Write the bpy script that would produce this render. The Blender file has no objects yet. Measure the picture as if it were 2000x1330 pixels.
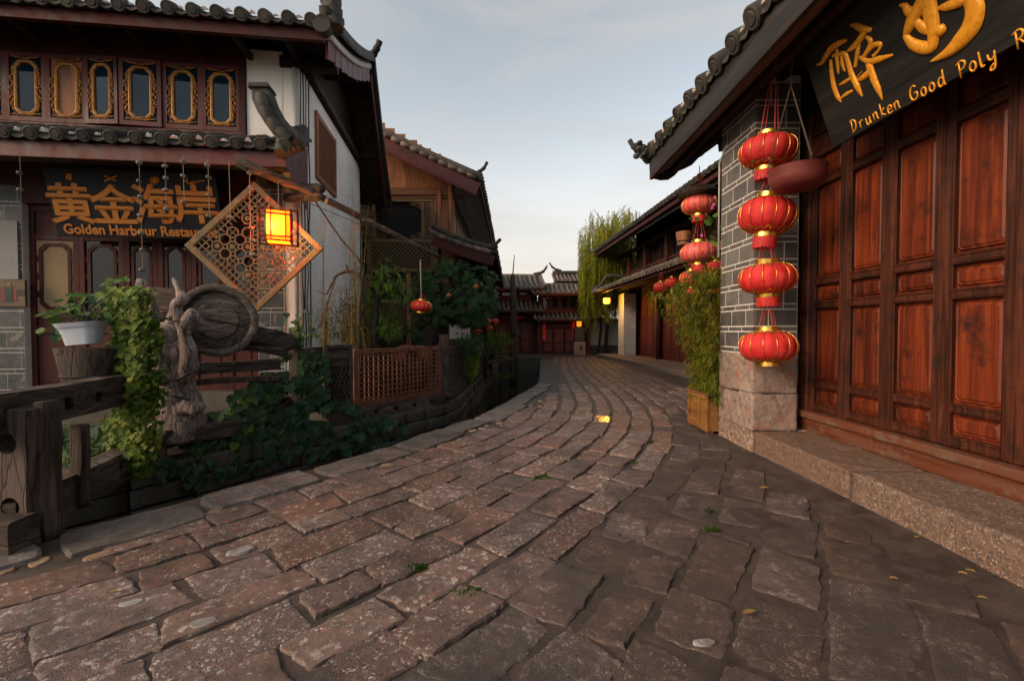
import bpy, bmesh, math, random
from math import sin, cos, pi, radians, sqrt, atan2, atan
from mathutils import Vector, Matrix, noise
V = Vector
R = random.Random(11)
scene = bpy.context.scene
COL = scene.collection
# ------------------------------------------------------------------ camera
F, H = 870.0, 1.3                      # focal length in photo pixels, eye height
PITCH = atan(20 / F)
cam = bpy.data.objects.new('camera', bpy.data.cameras.new('camera'))
COL.objects.link(cam)
cam.data.sensor_width = 36
cam.data.lens = 36 * F / 2000
cam.location = (0, 0, H)
cam.rotation_euler = (pi / 2 - PITCH, 0, 0)
cam.data.clip_start = .05
cam.data.clip_end = 3000
scene.camera = cam
# ------------------------------------------------------------------ sky, sun, exposure
SUN_EL, SUN_AZ = radians(25), radians(-118)     # azimuth clockwise from +Y (the view direction)
world = bpy.data.worlds.new('World'); scene.world = world
world.use_nodes = True
wn, wl = world.node_tree.nodes, world.node_tree.links
sky = wn.new('ShaderNodeTexSky'); sky.sky_type = 'NISHITA'; sky.sun_disc = False
sky.sun_elevation = SUN_EL; sky.sun_rotation = SUN_AZ
sky.air_density = 1.0; sky.dust_density = 5.0; sky.ozone_density = 1.5; sky.altitude = 2400
# thin dawn veil: the whole dome is desaturated, and a pale warm haze thickens evenly towards the horizon all round
hsv = wn.new('ShaderNodeHueSaturation'); hsv.inputs['Saturation'].default_value = .27; hsv.inputs['Value'].default_value = 0.84
wl.new(sky.outputs[0], hsv.inputs['Color'])
tc = wn.new('ShaderNodeTexCoord'); sx = wn.new('ShaderNodeSeparateXYZ'); wl.new(tc.outputs['Generated'], sx.inputs[0])
hz = wn.new('ShaderNodeMapRange'); hz.interpolation_type = 'SMOOTHERSTEP'
for i, v in ((1, .52), (2, 0.), (3, 0.), (4, 1.)): hz.inputs[i].default_value = v
wl.new(sx.outputs[2], hz.inputs[0])
vm = wn.new('ShaderNodeMix'); vm.data_type = 'RGBA'; tint = wn.new('ShaderNodeMix'); tint.data_type = 'RGBA'; tint.blend_type = 'MULTIPLY'; tint.inputs[0].default_value = 1; tint.inputs[7].default_value = (.94, 1., .985, 1); wl.new(hsv.outputs[0], tint.inputs[6]); wl.new(hz.outputs[0], vm.inputs[0]); wl.new(tint.outputs[2], vm.inputs[6]); vm.inputs[7].default_value = (2.95, 2.70, 2.36, 1)
# faint streaks of high cloud
cmap = wn.new('ShaderNodeMapping'); cmap.inputs['Scale'].default_value = (1.3, 1.3, 4.5); wl.new(tc.outputs['Generated'], cmap.inputs[0])
cn = wn.new('ShaderNodeTexNoise'); cn.inputs['Scale'].default_value = 1.6; cn.inputs['Detail'].default_value = 7; cn.inputs['Roughness'].default_value = .55; cn.inputs['Distortion'].default_value = .5; wl.new(cmap.outputs[0], cn.inputs[0])
cr = wn.new('ShaderNodeMapRange'); cr.interpolation_type = 'SMOOTHSTEP'
for i, v in ((1, .42), (2, .72), (3, 0.), (4, .5)): cr.inputs[i].default_value = v
wl.new(cn.outputs[0], cr.inputs[0])
cm = wn.new('ShaderNodeMix'); cm.data_type = 'RGBA'; wl.new(cr.outputs[0], cm.inputs[0]); wl.new(vm.outputs[2], cm.inputs[6]); cm.inputs[7].default_value = (2.15, 2.05, 1.98, 1)
wl.new(cm.outputs[2], wn['Background'].inputs[0])
wn['Background'].inputs[1].default_value = 0.15
sun = bpy.data.objects.new('sun', bpy.data.lights.new('sun', 'SUN')); COL.objects.link(sun)
sd = V((sin(SUN_AZ) * cos(SUN_EL), cos(SUN_AZ) * cos(SUN_EL), sin(SUN_EL)))
sun.rotation_euler = sd.to_track_quat('Z', 'Y').to_euler()
sun.data.energy = 1.9; sun.data.angle = radians(34); sun.data.color = (1, .68, .42)
scene.view_settings.view_transform = 'Standard'
scene.view_settings.look = 'None'
scene.view_settings.exposure = 1.05
scene.view_settings.gamma = 1.0

# ------------------------------------------------------------------ pixel -> place helpers
CAM = V((0, 0, H))
def ray(px, py):
    a, b = (px - 1000) / F, (665 - py) / F
    return V((a, cos(PITCH) + b * sin(PITCH), -sin(PITCH) + b * cos(PITCH)))
def PT(px, py, Y):
    d = ray(px, py); return CAM + d * (Y / d.y)
def GP(px, py, z=0.):
    d = ray(px, py); return CAM + d * ((z - H) / d.z)
def PL(px, py, M, ax, val):
    """where the sight line meets the plane local[ax] = val of frame M, in M's own coordinates"""
    I = M.inverted(); o = I @ CAM; d = I.to_3x3() @ ray(px, py)
    return o + d * ((val - o[ax]) / d[ax])
def TR(x, y, z, rz=0.):
    return Matrix.Translation((x, y, z)) @ Matrix.Rotation(rz, 4, 'Z')
def axes(o, x, y, z):
    return Matrix(((x[0], y[0], z[0], o[0]), (x[1], y[1], z[1], o[1]), (x[2], y[2], z[2], o[2]), (0, 0, 0, 1)))
ID = Matrix.Identity(4)

# ------------------------------------------------------------------ objects
WM = {}
def link(o, parent=None, M=None):
    COL.objects.link(o)
    if parent is not None:
        o.parent = parent
        if M is None: WM[o] = WM[parent]
        else:
            o.matrix_basis = WM[parent].inverted() @ M; WM[o] = M
    else:
        if M is not None: o.matrix_basis = M
        WM[o] = M if M is not None else ID.copy()
    return o
def tag(o, label=None, cat=None, group=None, kind=None):
    if label: o['label'] = label
    if cat: o['category'] = cat
    if group: o['group'] = group
    if kind: o['kind'] = kind
    return o
def thing(name, label, cat, loc=(0, 0, 0), rz=0., group=None, M=None):
    o = bpy.data.objects.new(name, None); o.empty_display_size = .1
    link(o, None, M if M is not None else TR(*loc, rz))
    return tag(o, label, cat, group)
def piece(name, mesh, parent, M, kind=None):
    return tag(link(bpy.data.objects.new(name, mesh), parent, M), kind=kind)
class MB:
    def __init__(s, frame=None): s.v, s.f, s.M = [], [], frame
    def add(s, vs, fs, M=None):
        b = len(s.v)
        for p in vs:
            p = V(p)
            if M is not None: p = M @ p
            if s.M is not None: p = s.M @ p
            s.v.append(p)
        for f in fs: s.f.append([i + b for i in f])
        return s
    def box(s, x0, x1, y0, y1, z0, z1, M=None):
        return s.add([(x0,y0,z0),(x1,y0,z0),(x1,y1,z0),(x0,y1,z0),(x0,y0,z1),(x1,y0,z1),(x1,y1,z1),(x0,y1,z1)],
              [(0,3,2,1),(4,5,6,7),(0,1,5,4),(1,2,6,5),(2,3,7,6),(3,0,4,7)], M)
    def pbox(s, px0, py0, px1, py1, Y, th=.05):
        a, b = PT(px0, py1, Y), PT(px1, py0, Y)
        return s.box(a.x, b.x, Y, Y + th, a.z, b.z)
    def bar(s, p0, p1, w, h, up=(0, 0, 1)):
        p0, p1 = V(p0), V(p1); d = p1 - p0; L = d.length
        if L < 1e-6: return s
        x = d / L; up = V(up)
        if abs(x.dot(up)) > .999: up = V((0, 1, 0))
        y = up.cross(x).normalized(); z = x.cross(y)
        return s.box(0, L, -w/2, w/2, -h/2, h/2, axes(p0, x, y, z))
    def tube(s, pts, rad, n=8, cap=True, bumpy=0., bs=6., flat=1.):
        pts = [V(p) for p in pts]
        if not hasattr(rad, '__len__'): rad = [rad] * len(pts)
        vs, fs = [], []; ref = None
        for i, p in enumerate(pts):
            t = (pts[min(i+1, len(pts)-1)] - pts[max(i-1, 0)]).normalized()
            if ref is None: ref = V((0, 0, 1)) if abs(t.z) < .9 else V((1, 0, 0))
            a = (ref - t * ref.dot(t))
            if a.length < 1e-4: a = t.orthogonal()
            a.normalize(); ref = a; b = t.cross(a)
            for k in range(n):
                q = 2 * pi * k / n; r = rad[i]
                dv = a * cos(q) * flat + b * sin(q)
                if bumpy: r *= 1 + bumpy * noise.noise((p + dv * r) * bs) * 1.6
                vs.append(p + dv * r)
        for i in range(len(pts) - 1):
            for k in range(n):
                fs.append((i*n+k, i*n+(k+1) % n, (i+1)*n+(k+1) % n, (i+1)*n+k))
        if cap:
            fs.append(tuple(range(n))[::-1]); fs.append(tuple((len(pts)-1)*n+k for k in range(n)))
        return s.add(vs, fs)
    def lathe(s, prof, n=24, M=None, lobes=0, la=0.):
        vs, fs = [], []
        for r, z in prof:
            for k in range(n):
                q = 2 * pi * k / n
                rr = r * (1 - la * (1 - abs(sin(q * lobes / 2)))) if lobes else r
                vs.append((rr * cos(q), rr * sin(q), z))
        for i in range(len(prof) - 1):
            for k in range(n):
                fs.append((i*n+k, i*n+(k+1) % n, (i+1)*n+(k+1) % n, (i+1)*n+k))
        fs.append(tuple(range(n))[::-1]); fs.append(tuple((len(prof)-1)*n+k for k in range(n)))
        return s.add(vs, fs, M)
    def prism(s, poly, z0, z1, M=None):
        n = len(poly)
        vs = [(p[0], p[1], z0) for p in poly] + [(p[0], p[1], z1) for p in poly]
        fs = [tuple(range(n))[::-1], tuple(range(n, 2*n))] + [(i, (i+1) % n, n+(i+1) % n, n+i) for i in range(n)]
        return s.add(vs, fs, M)
    def beam(s, p0, p1, w, h, nz=.012, ns=4., seg=10, up=(0, 0, 1), bow=0.):
        """hewn timber: rounded-rectangle section, noisy along its length"""
        p0, p1 = V(p0), V(p1); d = p1 - p0; L = d.length; x = d / L; up = V(up)
        y = up.cross(x).normalized(); z = x.cross(y)
        sec = []
        for sx, sy in ((1, 1), (-1, 1), (-1, -1), (1, -1)):
            q0 = {(1, 1): 0, (-1, 1): pi/2, (-1, -1): pi, (1, -1): 1.5*pi}[(sx, sy)]
            r = min(w, h) * .12
            for k in range(3):
                q = q0 + k * pi / 4
                sec.append((sx*(w/2-r) + r*cos(q), sy*(h/2-r) + r*sin(q)))
        dense = []
        for i in range(len(sec)):
            a, b = sec[i], sec[(i+1) % len(sec)]
            dense.append(a)
            if (V(a)-V(b)).length > min(w, h) * .4:
                for t in (.33, .66): dense.append((a[0]+(b[0]-a[0])*t, a[1]+(b[1]-a[1])*t))
        n = len(dense); vs, fs = [], []
        for i in range(seg + 1):
            t = i / seg; c = p0 + d * t + z * (bow * sin(pi * t))
            for a, b in dense:
                q = c + y * a + z * b
                g = noise.noise_vector(V((q.dot(x) * ns * .4, q.dot(y) * ns, q.dot(z) * ns)) + p0 * 3)
                vs.append(q + g * nz)
        for i in range(seg):
            for k in range(n): fs.append((i*n+k, i*n+(k+1) % n, (i+1)*n+(k+1) % n, (i+1)*n+k))
        fs.append(tuple(range(n))[::-1]); fs.append(tuple(seg*n+k for k in range(n)))
        return s.add(vs, fs)
    def mesh(s, name, mat, smooth=False):
        me = bpy.data.meshes.new(name); me.from_pydata([tuple(p) for p in s.v], [], s.f)
        if mat: me.materials.append(mat)
        if smooth: me.polygons.foreach_set('use_smooth', [True] * len(me.polygons))
        me.update(); return me
    def build(s, name, mat, parent=None, smooth=False, bevel=0., kind=None, auto=None):
        """vertices are in world space; the object shares its parent's frame"""
        if parent is not None:
            I = WM[parent].inverted(); s.v = [I @ p for p in s.v]
        me = s.mesh(name, mat, smooth)
        o = link(bpy.data.objects.new(name, me), parent)
        if auto: me.set_sharp_from_angle(angle=radians(auto))
        if bevel:
            b = o.modifiers.new('bevel', 'BEVEL'); b.width = bevel; b.segments = 2; b.limit_method = 'ANGLE'
        return tag(o, kind=kind)

# ------------------------------------------------------------------ materials
def ramp(nt, cols, pos=None):
    r = nt.nodes.new('ShaderNodeValToRGB'); e = r.color_ramp.elements
    n = len(cols)
    pos = pos or [.3 + .4 * i / max(1, n - 1) for i in range(n)]
    while len(e) < n: e.new(.5)
    for i in range(n):
        e[i].position = pos[i]; c = cols[i]
        e[i].color = (c, c, c, 1) if not hasattr(c, '__len__') else (*c, 1)
    return r
def nmix(nt, fac, a, b, mode='MIX'):
    m = nt.nodes.new('ShaderNodeMix'); m.data_type = 'RGBA'; m.blend_type = mode
    for sock, val in ((m.inputs[0], fac), (m.inputs[6], a), (m.inputs[7], b)):
        if hasattr(val, 'is_linked') or hasattr(val, 'links'): nt.links.new(val, sock)
        elif hasattr(val, '__len__'): sock.default_value = (*val, 1)
        else: sock.default_value = val
    return m.outputs[2]
def coords(nt, scale=(1, 1, 1), obj=False, rot=(0, 0, 0)):
    if obj: c = nt.nodes.new('ShaderNodeTexCoord').outputs['Object']
    else: c = nt.nodes.new('ShaderNodeNewGeometry').outputs['Position']
    m = nt.nodes.new('ShaderNodeMapping'); m.inputs['Scale'].default_value = scale; m.inputs['Rotation'].default_value = rot
    nt.links.new(c, m.inputs[0]); return m.outputs[0]
def ntex(nt, co, scale=1., detail=6., rough=.6, dist=0.):
    t = nt.nodes.new('ShaderNodeTexNoise'); nt.links.new(co, t.inputs[0])
    t.inputs['Scale'].default_value = scale; t.inputs['Detail'].default_value = detail
    t.inputs['Roughness'].default_value = rough; t.inputs['Distortion'].default_value = dist
    return t.outputs[0]
def newmat(name):
    m = bpy.data.materials.new(name); m.use_nodes = True
    return m, m.node_tree, m.node_tree.nodes['Principled BSDF']
def mat(name, cols, scale=(4, 4, 4), rough=(.55, .85), bump=.3, bscale=60., bdist=.004, rnd=.12, detail=7., dist=.6,
        spec=.5, metal=0., wear=None, wscale=3., obj=False, trans=0., dirt=None, crack=0.):
    """noise-mottled material; anisotropic scale gives wood grain, wear mixes a second colour in patches"""
    m, nt, b = newmat(name); L = nt.links.new
    co = coords(nt, scale, obj); n1 = ntex(nt, co, 1., detail, .62, dist)
    col = ramp(nt, cols); L(n1, col.inputs[0]); c = col.outputs[0]
    co2 = coords(nt, (1, 1, 1), obj)
    if wear is not None:
        w = ntex(nt, co2, wscale, 8., .7); wr = ramp(nt, [0., 1.], [.52, .66]); L(w, wr.inputs[0])
        c = nmix(nt, wr.outputs[0], c, wear)
    if dirt is not None:
        w = ntex(nt, co2, 1.3, 5., .6); wr = ramp(nt, [0., 1.], [.45, .75]); L(w, wr.inputs[0])
        c = nmix(nt, wr.outputs[0], c, dirt)
    ck = None
    if crack:
        wv = nt.nodes.new('ShaderNodeTexNoise'); wv.inputs['Scale'].default_value = .8; L(co, wv.inputs[0])
        wa = nt.nodes.new('ShaderNodeVectorMath'); wa.operation = 'MULTIPLY_ADD'; wa.inputs[1].default_value = (1.2,)*3; L(wv.outputs[1], wa.inputs[0]); L(co, wa.inputs[2])
        vo = nt.nodes.new('ShaderNodeTexVoronoi'); vo.feature = 'DISTANCE_TO_EDGE'; vo.inputs['Scale'].default_value = .8; L(wa.outputs[0], vo.inputs[0])
        ckr = ramp(nt, [.6, 1.], [.0, .04]); L(vo.outputs[0], ckr.inputs[0]); ck = ckr.outputs[0]
        c = nmix(nt, ck, tuple(t*.35 for t in cols[0]), c)
    if rnd:
        oi = nt.nodes.new('ShaderNodeObjectInfo'); mr = nt.nodes.new('ShaderNodeMapRange')
        mr.inputs[3].default_value = 1 - rnd; mr.inputs[4].default_value = 1 + rnd
        L(oi.outputs['Random'], mr.inputs[0])
        hs = nt.nodes.new('ShaderNodeHueSaturation'); L(mr.outputs[0], hs.inputs['Value']); L(c, hs.inputs['Color']); c = hs.outputs[0]
    L(c, b.inputs['Base Color'])
    rr = ramp(nt, [rough[0], rough[1]]); L(n1, rr.inputs[0]); L(rr.outputs[0], b.inputs['Roughness'])
    b.inputs['Specular IOR Level'].default_value = spec; b.inputs['Metallic'].default_value = metal
    if trans: b.inputs['Transmission Weight'].default_value = trans
    if bump:
        k = bscale / max(scale)
        co3 = coords(nt, tuple(s * k for s in scale), obj) if max(scale) > 2.5 * min(scale) else co2
        n2 = ntex(nt, co3, 1. if co3 is not co2 else bscale, 8., .7)
        bp = nt.nodes.new('ShaderNodeBump'); bp.inputs['Strength'].default_value = bump; bp.inputs['Distance'].default_value = bdist
        if ck is not None:
            ma = nt.nodes.new('ShaderNodeMath'); ma.operation = 'MULTIPLY_ADD'; ma.inputs[1].default_value = crack; L(ck, ma.inputs[0]); L(n2, ma.inputs[2]); n2 = ma.outputs[0]
        L(n2, bp.inputs['Height']); L(bp.outputs[0], b.inputs['Normal'])
    return m
def leafmat(name, cols, sc=6., rough=.62, tr=.35):
    m, nt, b = newmat(name); L = nt.links.new
    n1 = ntex(nt, coords(nt), sc, 3., .6)
    r = ramp(nt, cols); L(n1, r.inputs[0])
    oi = nt.nodes.new('ShaderNodeObjectInfo')
    mr = nt.nodes.new('ShaderNodeMapRange'); mr.inputs[3].default_value = .7; mr.inputs[4].default_value = 1.3; L(oi.outputs['Random'], mr.inputs[0])
    hs = nt.nodes.new('ShaderNodeHueSaturation'); L(mr.outputs[0], hs.inputs['Value']); L(r.outputs[0], hs.inputs['Color'])
    L(hs.outputs[0], b.inputs['Base Color']); b.inputs['Roughness'].default_value = rough; b.inputs['Specular IOR Level'].default_value = .22
    t = nt.nodes.new('ShaderNodeBsdfTranslucent'); L(hs.outputs[0], t.inputs[0])
    mx = nt.nodes.new('ShaderNodeMixShader'); mx.inputs[0].default_value = tr
    L(b.outputs[0], mx.inputs[1]); L(t.outputs[0], mx.inputs[2]); L(mx.outputs[0], nt.nodes['Material Output'].inputs[0])
    return m
def emit(name, col, strength):
    m, nt, b = newmat(name)
    b.inputs['Base Color'].default_value = (*col, 1); b.inputs['Emission Color'].default_value = (*col, 1)
    b.inputs['Emission Strength'].default_value = strength; b.inputs['Roughness'].default_value = .6
    return m
def pavemat(name, base, pale, peb=1., mudcov=.35, rlo=.42, rhi=.75, polish=0.):
    """worn conglomerate: pebbles of mixed colours set in a red-brown matrix, joints and hollows silted with mud"""
    m, nt, b = newmat(name); L = nt.links.new
    co = coords(nt)
    oi = nt.nodes.new('ShaderNodeObjectInfo')
    sh = nt.nodes.new('ShaderNodeVectorMath'); sh.operation = 'SCALE'; sh.inputs[0].default_value = (3.1, 7.7, 1.3); L(oi.outputs['Random'], sh.inputs['Scale'])
    ad = nt.nodes.new('ShaderNodeVectorMath'); L(co, ad.inputs[0]); L(sh.outputs[0], ad.inputs[1]); co = ad.outputs[0]
    wob = nt.nodes.new('ShaderNodeTexNoise'); wob.inputs['Scale'].default_value = 30; L(co, wob.inputs[0])
    cw = nt.nodes.new('ShaderNodeVectorMath'); cw.operation = 'MULTIPLY_ADD'; cw.inputs[1].default_value = (.014,) * 3
    L(wob.outputs[1], cw.inputs[0]); L(co, cw.inputs[2])
    def vor(scale, feat):
        v = nt.nodes.new('ShaderNodeTexVoronoi'); v.feature = feat; v.inputs['Scale'].default_value = scale
        L(cw.outputs[0], v.inputs[0]); return v
    v1, v1e = vor(38, 'F1'), vor(38, 'DISTANCE_TO_EDGE')
    v2, v2e = vor(84, 'F1'), vor(84, 'DISTANCE_TO_EDGE')
    sep = nt.nodes.new('ShaderNodeSeparateColor'); L(v1.outputs['Color'], sep.inputs[0])
    sep2 = nt.nodes.new('ShaderNodeSeparateColor'); L(v2.outputs['Color'], sep2.inputs[0])
    pal = [base, tuple(x*.6 for x in base), (.17, .12, .105), (.29, .235, .205), pale, (.22, .11, .07), (.10, .095, .095)]
    pp = [0, .22, .36, .50, .66, .86, .94]
    r1 = ramp(nt, pal, pp); L(sep.outputs[0], r1.inputs[0]); r1.color_ramp.interpolation = 'CONSTANT'
    r2 = ramp(nt, pal, pp); L(sep2.outputs[1], r2.inputs[0]); r2.color_ramp.interpolation = 'CONSTANT'
    nm = ntex(nt, co, 5., 6., .65); mr = ramp(nt, [0., 1.], [.48, .62]); rn = nt.nodes.new('ShaderNodeMath'); rn.operation = 'MULTIPLY_ADD'; rn.inputs[1].default_value = .3; L(oi.outputs['Random'], rn.inputs[0]); L(nm, rn.inputs[2]); rn2 = nt.nodes.new('ShaderNodeMath'); rn2.inputs[1].default_value = -.13; L(rn.outputs[0], rn2.inputs[0]); L(rn2.outputs[0], mr.inputs[0])
    peb_c = nmix(nt, mr.outputs[0], r2.outputs[0], r1.outputs[0])
    mot = ramp(nt, [tuple(x*.62 for x in base), base, tuple(x*1.25 for x in base)]); L(ntex(nt, co, 22., 8., .75), mot.inputs[0])
    # only part of the cells stand out as pebbles
    pm = ramp(nt, [0., peb, peb], [.42, .55, 1.]); 
    ro = nt.nodes.new('ShaderNodeMath'); ro.operation = 'MULTIPLY'; ro.inputs[1].default_value = 13.7; L(oi.outputs['Random'], ro.inputs[0])
    rf = nt.nodes.new('ShaderNodeMath'); rf.operation = 'FRACT'; L(ro.outputs[0], rf.inputs[0])
    rs = nt.nodes.new('ShaderNodeMath'); rs.operation = 'MULTIPLY_ADD'; rs.inputs[1].default_value = .62; rs.inputs[2].default_value = -.34; L(rf.outputs[0], rs.inputs[0])
    ra = nt.nodes.new('ShaderNodeMath'); L(rs.outputs[0], ra.inputs[0]); L(sep.outputs[2], ra.inputs[1]); L(ra.outputs[0], pm.inputs[0])
    em = ramp(nt, [0., 1.], [.02, .12]); L(v2e.outputs[0], em.inputs[0])
    pmm = nt.nodes.new('ShaderNodeMath'); pmm.operation = 'MULTIPLY'; L(pm.outputs[0], pmm.inputs[0]); L(em.outputs[0], pmm.inputs[1])
    c = nmix(nt, pmm.outputs[0], mot.outputs[0], peb_c)
    mn = ramp(nt, [0., 1.], [1 - mudcov - .16, 1 - mudcov + .06]); L(ntex(nt, co, 3.2, 9., .72), mn.inputs[0])
    c = nmix(nt, mn.outputs[0], c, (.064, .046, .037))
    mr2 = nt.nodes.new('ShaderNodeMapRange'); mr2.inputs[3].default_value = .68; mr2.inputs[4].default_value = 1.18; L(oi.outputs['Random'], mr2.inputs[0])
    hs = nt.nodes.new('ShaderNodeHueSaturation'); L(mr2.outputs[0], hs.inputs['Value']); L(c, hs.inputs['Color'])
    fr = nt.nodes.new('ShaderNodeMath'); fr.operation = 'MULTIPLY'; fr.inputs[1].default_value = 7.31; L(oi.outputs['Random'], fr.inputs[0])
    f2 = nt.nodes.new('ShaderNodeMath'); f2.operation = 'FRACT'; L(fr.outputs[0], f2.inputs[0])
    sr = nt.nodes.new('ShaderNodeMapRange'); sr.inputs[3].default_value = .72; sr.inputs[4].default_value = 1.12; L(f2.outputs[0], sr.inputs[0]); L(sr.outputs[0], hs.inputs['Saturation'])
    L(hs.outputs[0], b.inputs['Base Color'])
    rr = ramp(nt, [rhi, rlo], [.3, .7]); L(ntex(nt, co, 9., 6., .6), rr.inputs[0]); L(rr.outputs[0], b.inputs['Roughness'])
    hgt = nt.nodes.new('ShaderNodeMath'); hgt.operation = 'MULTIPLY_ADD'; hgt.inputs[1].default_value = .0
    er = ramp(nt, [0., 1.], [0., .2]); L(v2e.outputs[0], er.inputs[0]); L(er.outputs[0], hgt.inputs[0]); L(ntex(nt, co, 34., 9., .72), hgt.inputs[2])
    h2 = nt.nodes.new('ShaderNodeMath'); h2.operation = 'MULTIPLY_ADD'; h2.inputs[1].default_value = .55
    L(pmm.outputs[0], h2.inputs[0]); L(hgt.outputs[0], h2.inputs[2])
    bp = nt.nodes.new('ShaderNodeBump'); bp.inputs['Strength'].default_value = .75 * (1 - polish); bp.inputs['Distance'].default_value = .008
    L(h2.outputs[0], bp.inputs['Height']); L(bp.outputs[0], b.inputs['Normal'])
    b.inputs['Specular IOR Level'].default_value = .5
    return m
VG = lambda s, t: (s, s, t)            # vertical grain
m_pave = pavemat('conglomerate_stone', (.160, .093, .071), (.56, .47, .41), .95, .38)
m_worn = pavemat('silted_stone', (.118, .074, .058), (.40, .33, .28), .9, .5, .5, .8)
m_polish = pavemat('polished_stone', (.11, .08, .065), (.25, .2, .16), .6, .1, .08, .16, .82)
m_slab = pavemat('slab_stone', (.12, .105, .095), (.32, .30, .28), .7, .4, .45, .8)
m_step = pavemat('granite_step', (.21, .128, .088), (.42, .31, .22), 1., .16, .5, .8)
m_mud = mat('packed_mud', [(.026, .018, .014), (.055, .039, .031), (.088, .063, .050)], (5, 5, 5), (.5, .9), .9, 70, .008, 0)
m_earth = mat('bank_earth', [(.03, .026, .02), (.06, .05, .038), (.05, .06, .03)], (3, 3, 3), (.8, 1), .8, 30, .02, 0)
m_wallstone = mat('canal_wall_stone', [(.03, .03, .025), (.07, .06, .05), (.05, .06, .03)], (4, 4, 4), (.5, .9), .9, 25, .02, 0)
m_cobble = mat('tan_cobble', [(.16, .09, .045), (.25, .16, .09), (.20, .17, .14)], (18, 18, 18), (.5, .8), .6, 80, .004, .3)
m_doorwood = mat('lacquered_door_wood', [(.022, .005, .002), (.105, .016, .003), (.20, .036, .005)], (14, 14, .8), (.44, .66), .35, 80, .002, .25, 8., 1.0, .35, wear=(.028, .007, .004), wscale=3.4)
m_doorframe = mat('dark_door_frame', [(.015, .005, .003), (.055, .013, .005), (.11, .027, .009)], (22, 22, 1.2), (.36, .62), .4, 90, .002, .1, 8., 1., .5, wear=(.02, .009, .006), wscale=6)
m_sillwood = mat('worn_sill_wood', [(.045, .015, .008), (.12, .032, .012), (.10, .052, .034)], (12, 1.1, 14), (.4, .8), .6, 70, .003, .1, wear=(.13, .09, .065), wscale=5)
m_darkwood = mat('black_brown_wood', [(.012, .008, .006), (.03, .02, .014), (.05, .034, .022)], (9, 9, 2), (.5, .85), .5, 50, .004, .15, spec=.12)
m_fascia = mat('weathered_fascia', [(.006, .0045, .0035), (.016, .011, .008), (.036, .026, .018)], (6, 1.2, 14), (.45, .75), .5, 60, .004, .1)
m_soffit = mat('soffit_plaster', [(.13, .085, .065), (.19, .13, .10)], (3, 3, 3), (.8, .95), .4, 30, .004, 0)
m_redwood = mat('red_painted_wood', [(.040, .006, .0045), (.088, .0105, .008), (.125, .017, .012)], (7, 7, 2), (.4, .75), .35, 60, .002, .12, wear=(.05, .016, .012), wscale=6)
m_darkred = mat('dull_dark_red_wood', [(.022, .005, .004), (.05, .010, .008), (.075, .015, .011)], (8, 8, 2), (.45, .8), .4, 60, .002, .15, spec=.25)
m_farred = mat('far_red_wood', [(.045, .009, .008), (.085, .015, .012), (.12, .022, .016)], (6, 6, 1.4), (.5, .8), .3, 40, .003, .15, spec=.25)
m_gold = mat('gilt_carving', [(.14, .055, .012), (.36, .16, .035), (.5, .25, .06)], (20, 20, 20), (.35, .6), .6, 90, .003, .1, metal=.35)
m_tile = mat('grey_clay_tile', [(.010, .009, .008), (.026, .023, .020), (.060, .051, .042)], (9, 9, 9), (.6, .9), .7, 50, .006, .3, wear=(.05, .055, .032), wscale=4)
m_tilelit = mat('sunlit_weathered_tile', [(.07, .052, .04), (.15, .11, .085), (.24, .19, .15)], (7, 7, 7), (.6, .9), .7, 40, .008, .3, wear=(.06, .055, .04), wscale=4)  # lit version of the roof tile: warm sunlight is put into the paler colour
m_lime = mat('lime_mortar', [(.45, .43, .40), (.62, .60, .57)], (20, 20, 20), (.8, .95), .5, 60, .004, .1)
m_white = mat('whitewashed_plaster', [(.74, .71, .66), (.85, .82, .78), (.88, .86, .83)], (2.2, 2.2, .9), (.75, .95), .3, 40, .004, 0, dirt=(.70, .62, .54))
m_brick = mat('grey_painted_brick', [(.062, .060, .060), (.095, .092, .089), (.125, .12, .115)], (8, 8, 8), (.4, .65), .5, 40, .004, .28, wear=(.06, .058, .056), wscale=9, dirt=(.15, .14, .13))
m_brickdark = mat('dark_slate_brick', [(.02, .024, .028), (.04, .045, .05), (.065, .068, .07)], (9, 9, 9), (.3, .6), .5, 50, .003, .2, wear=(.30, .25, .2), wscale=2.2)
m_granite = mat('rough_granite_block', [(.13, .09, .075), (.25, .19, .16), (.34, .28, .245)], (14, 14, 14), (.6, .9), 1., 55, .014, .2, wear=(.24, .11, .075), wscale=3.5)
m_rawwood = mat('raw_brown_wood', [(.09, .03, .011), (.25, .09, .034), (.37, .15, .06)], (10, 10, 1.1), (.5, .8), .5, 70, .003, .2, 8., 1.2)
m_rawwoodh = mat('raw_brown_beam', [(.06, .022, .01), (.16, .06, .026), (.24, .1, .045)], (1.4, 8, 12), (.5, .8), .5, 60, .003, .2)
m_lattice = mat('orange_lattice_wood', [(.060, .034, .012), (.132, .082, .030), (.195, .127, .050)], (12, 12, 12), (.45, .75), .4, 80, .003, .15)
m_fence = mat('brown_fence_wood', [(.055, .022, .012), (.13, .05, .024), (.19, .08, .042)], (9, 9, 9), (.5, .8), .5, 70, .003, .15)
m_greywood = mat('weathered_grey_wood', [(.016, .012, .009), (.06, .045, .036), (.145, .115, .097)], (3, 3, 12), (.65, .95), 1., 45, .014, .18, 9., 1.2, spec=.25, crack=1.2)
m_greyvert = mat('weathered_grey_post', [(.02, .014, .011), (.06, .044, .035), (.12, .094, .078)], (13, 13, 1.6), (.65, .95), 1., 45, .014, .18, 9., 1.2, spec=.25, crack=1.2)
m_stump = mat('bleached_driftwood', [(.06, .044, .038), (.28, .22, .20), (.50, .43, .40)], (15, 15, 3), (.65, .95), 1., 40, .03, .1, 9., 2., spec=.25, crack=1.2)
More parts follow.
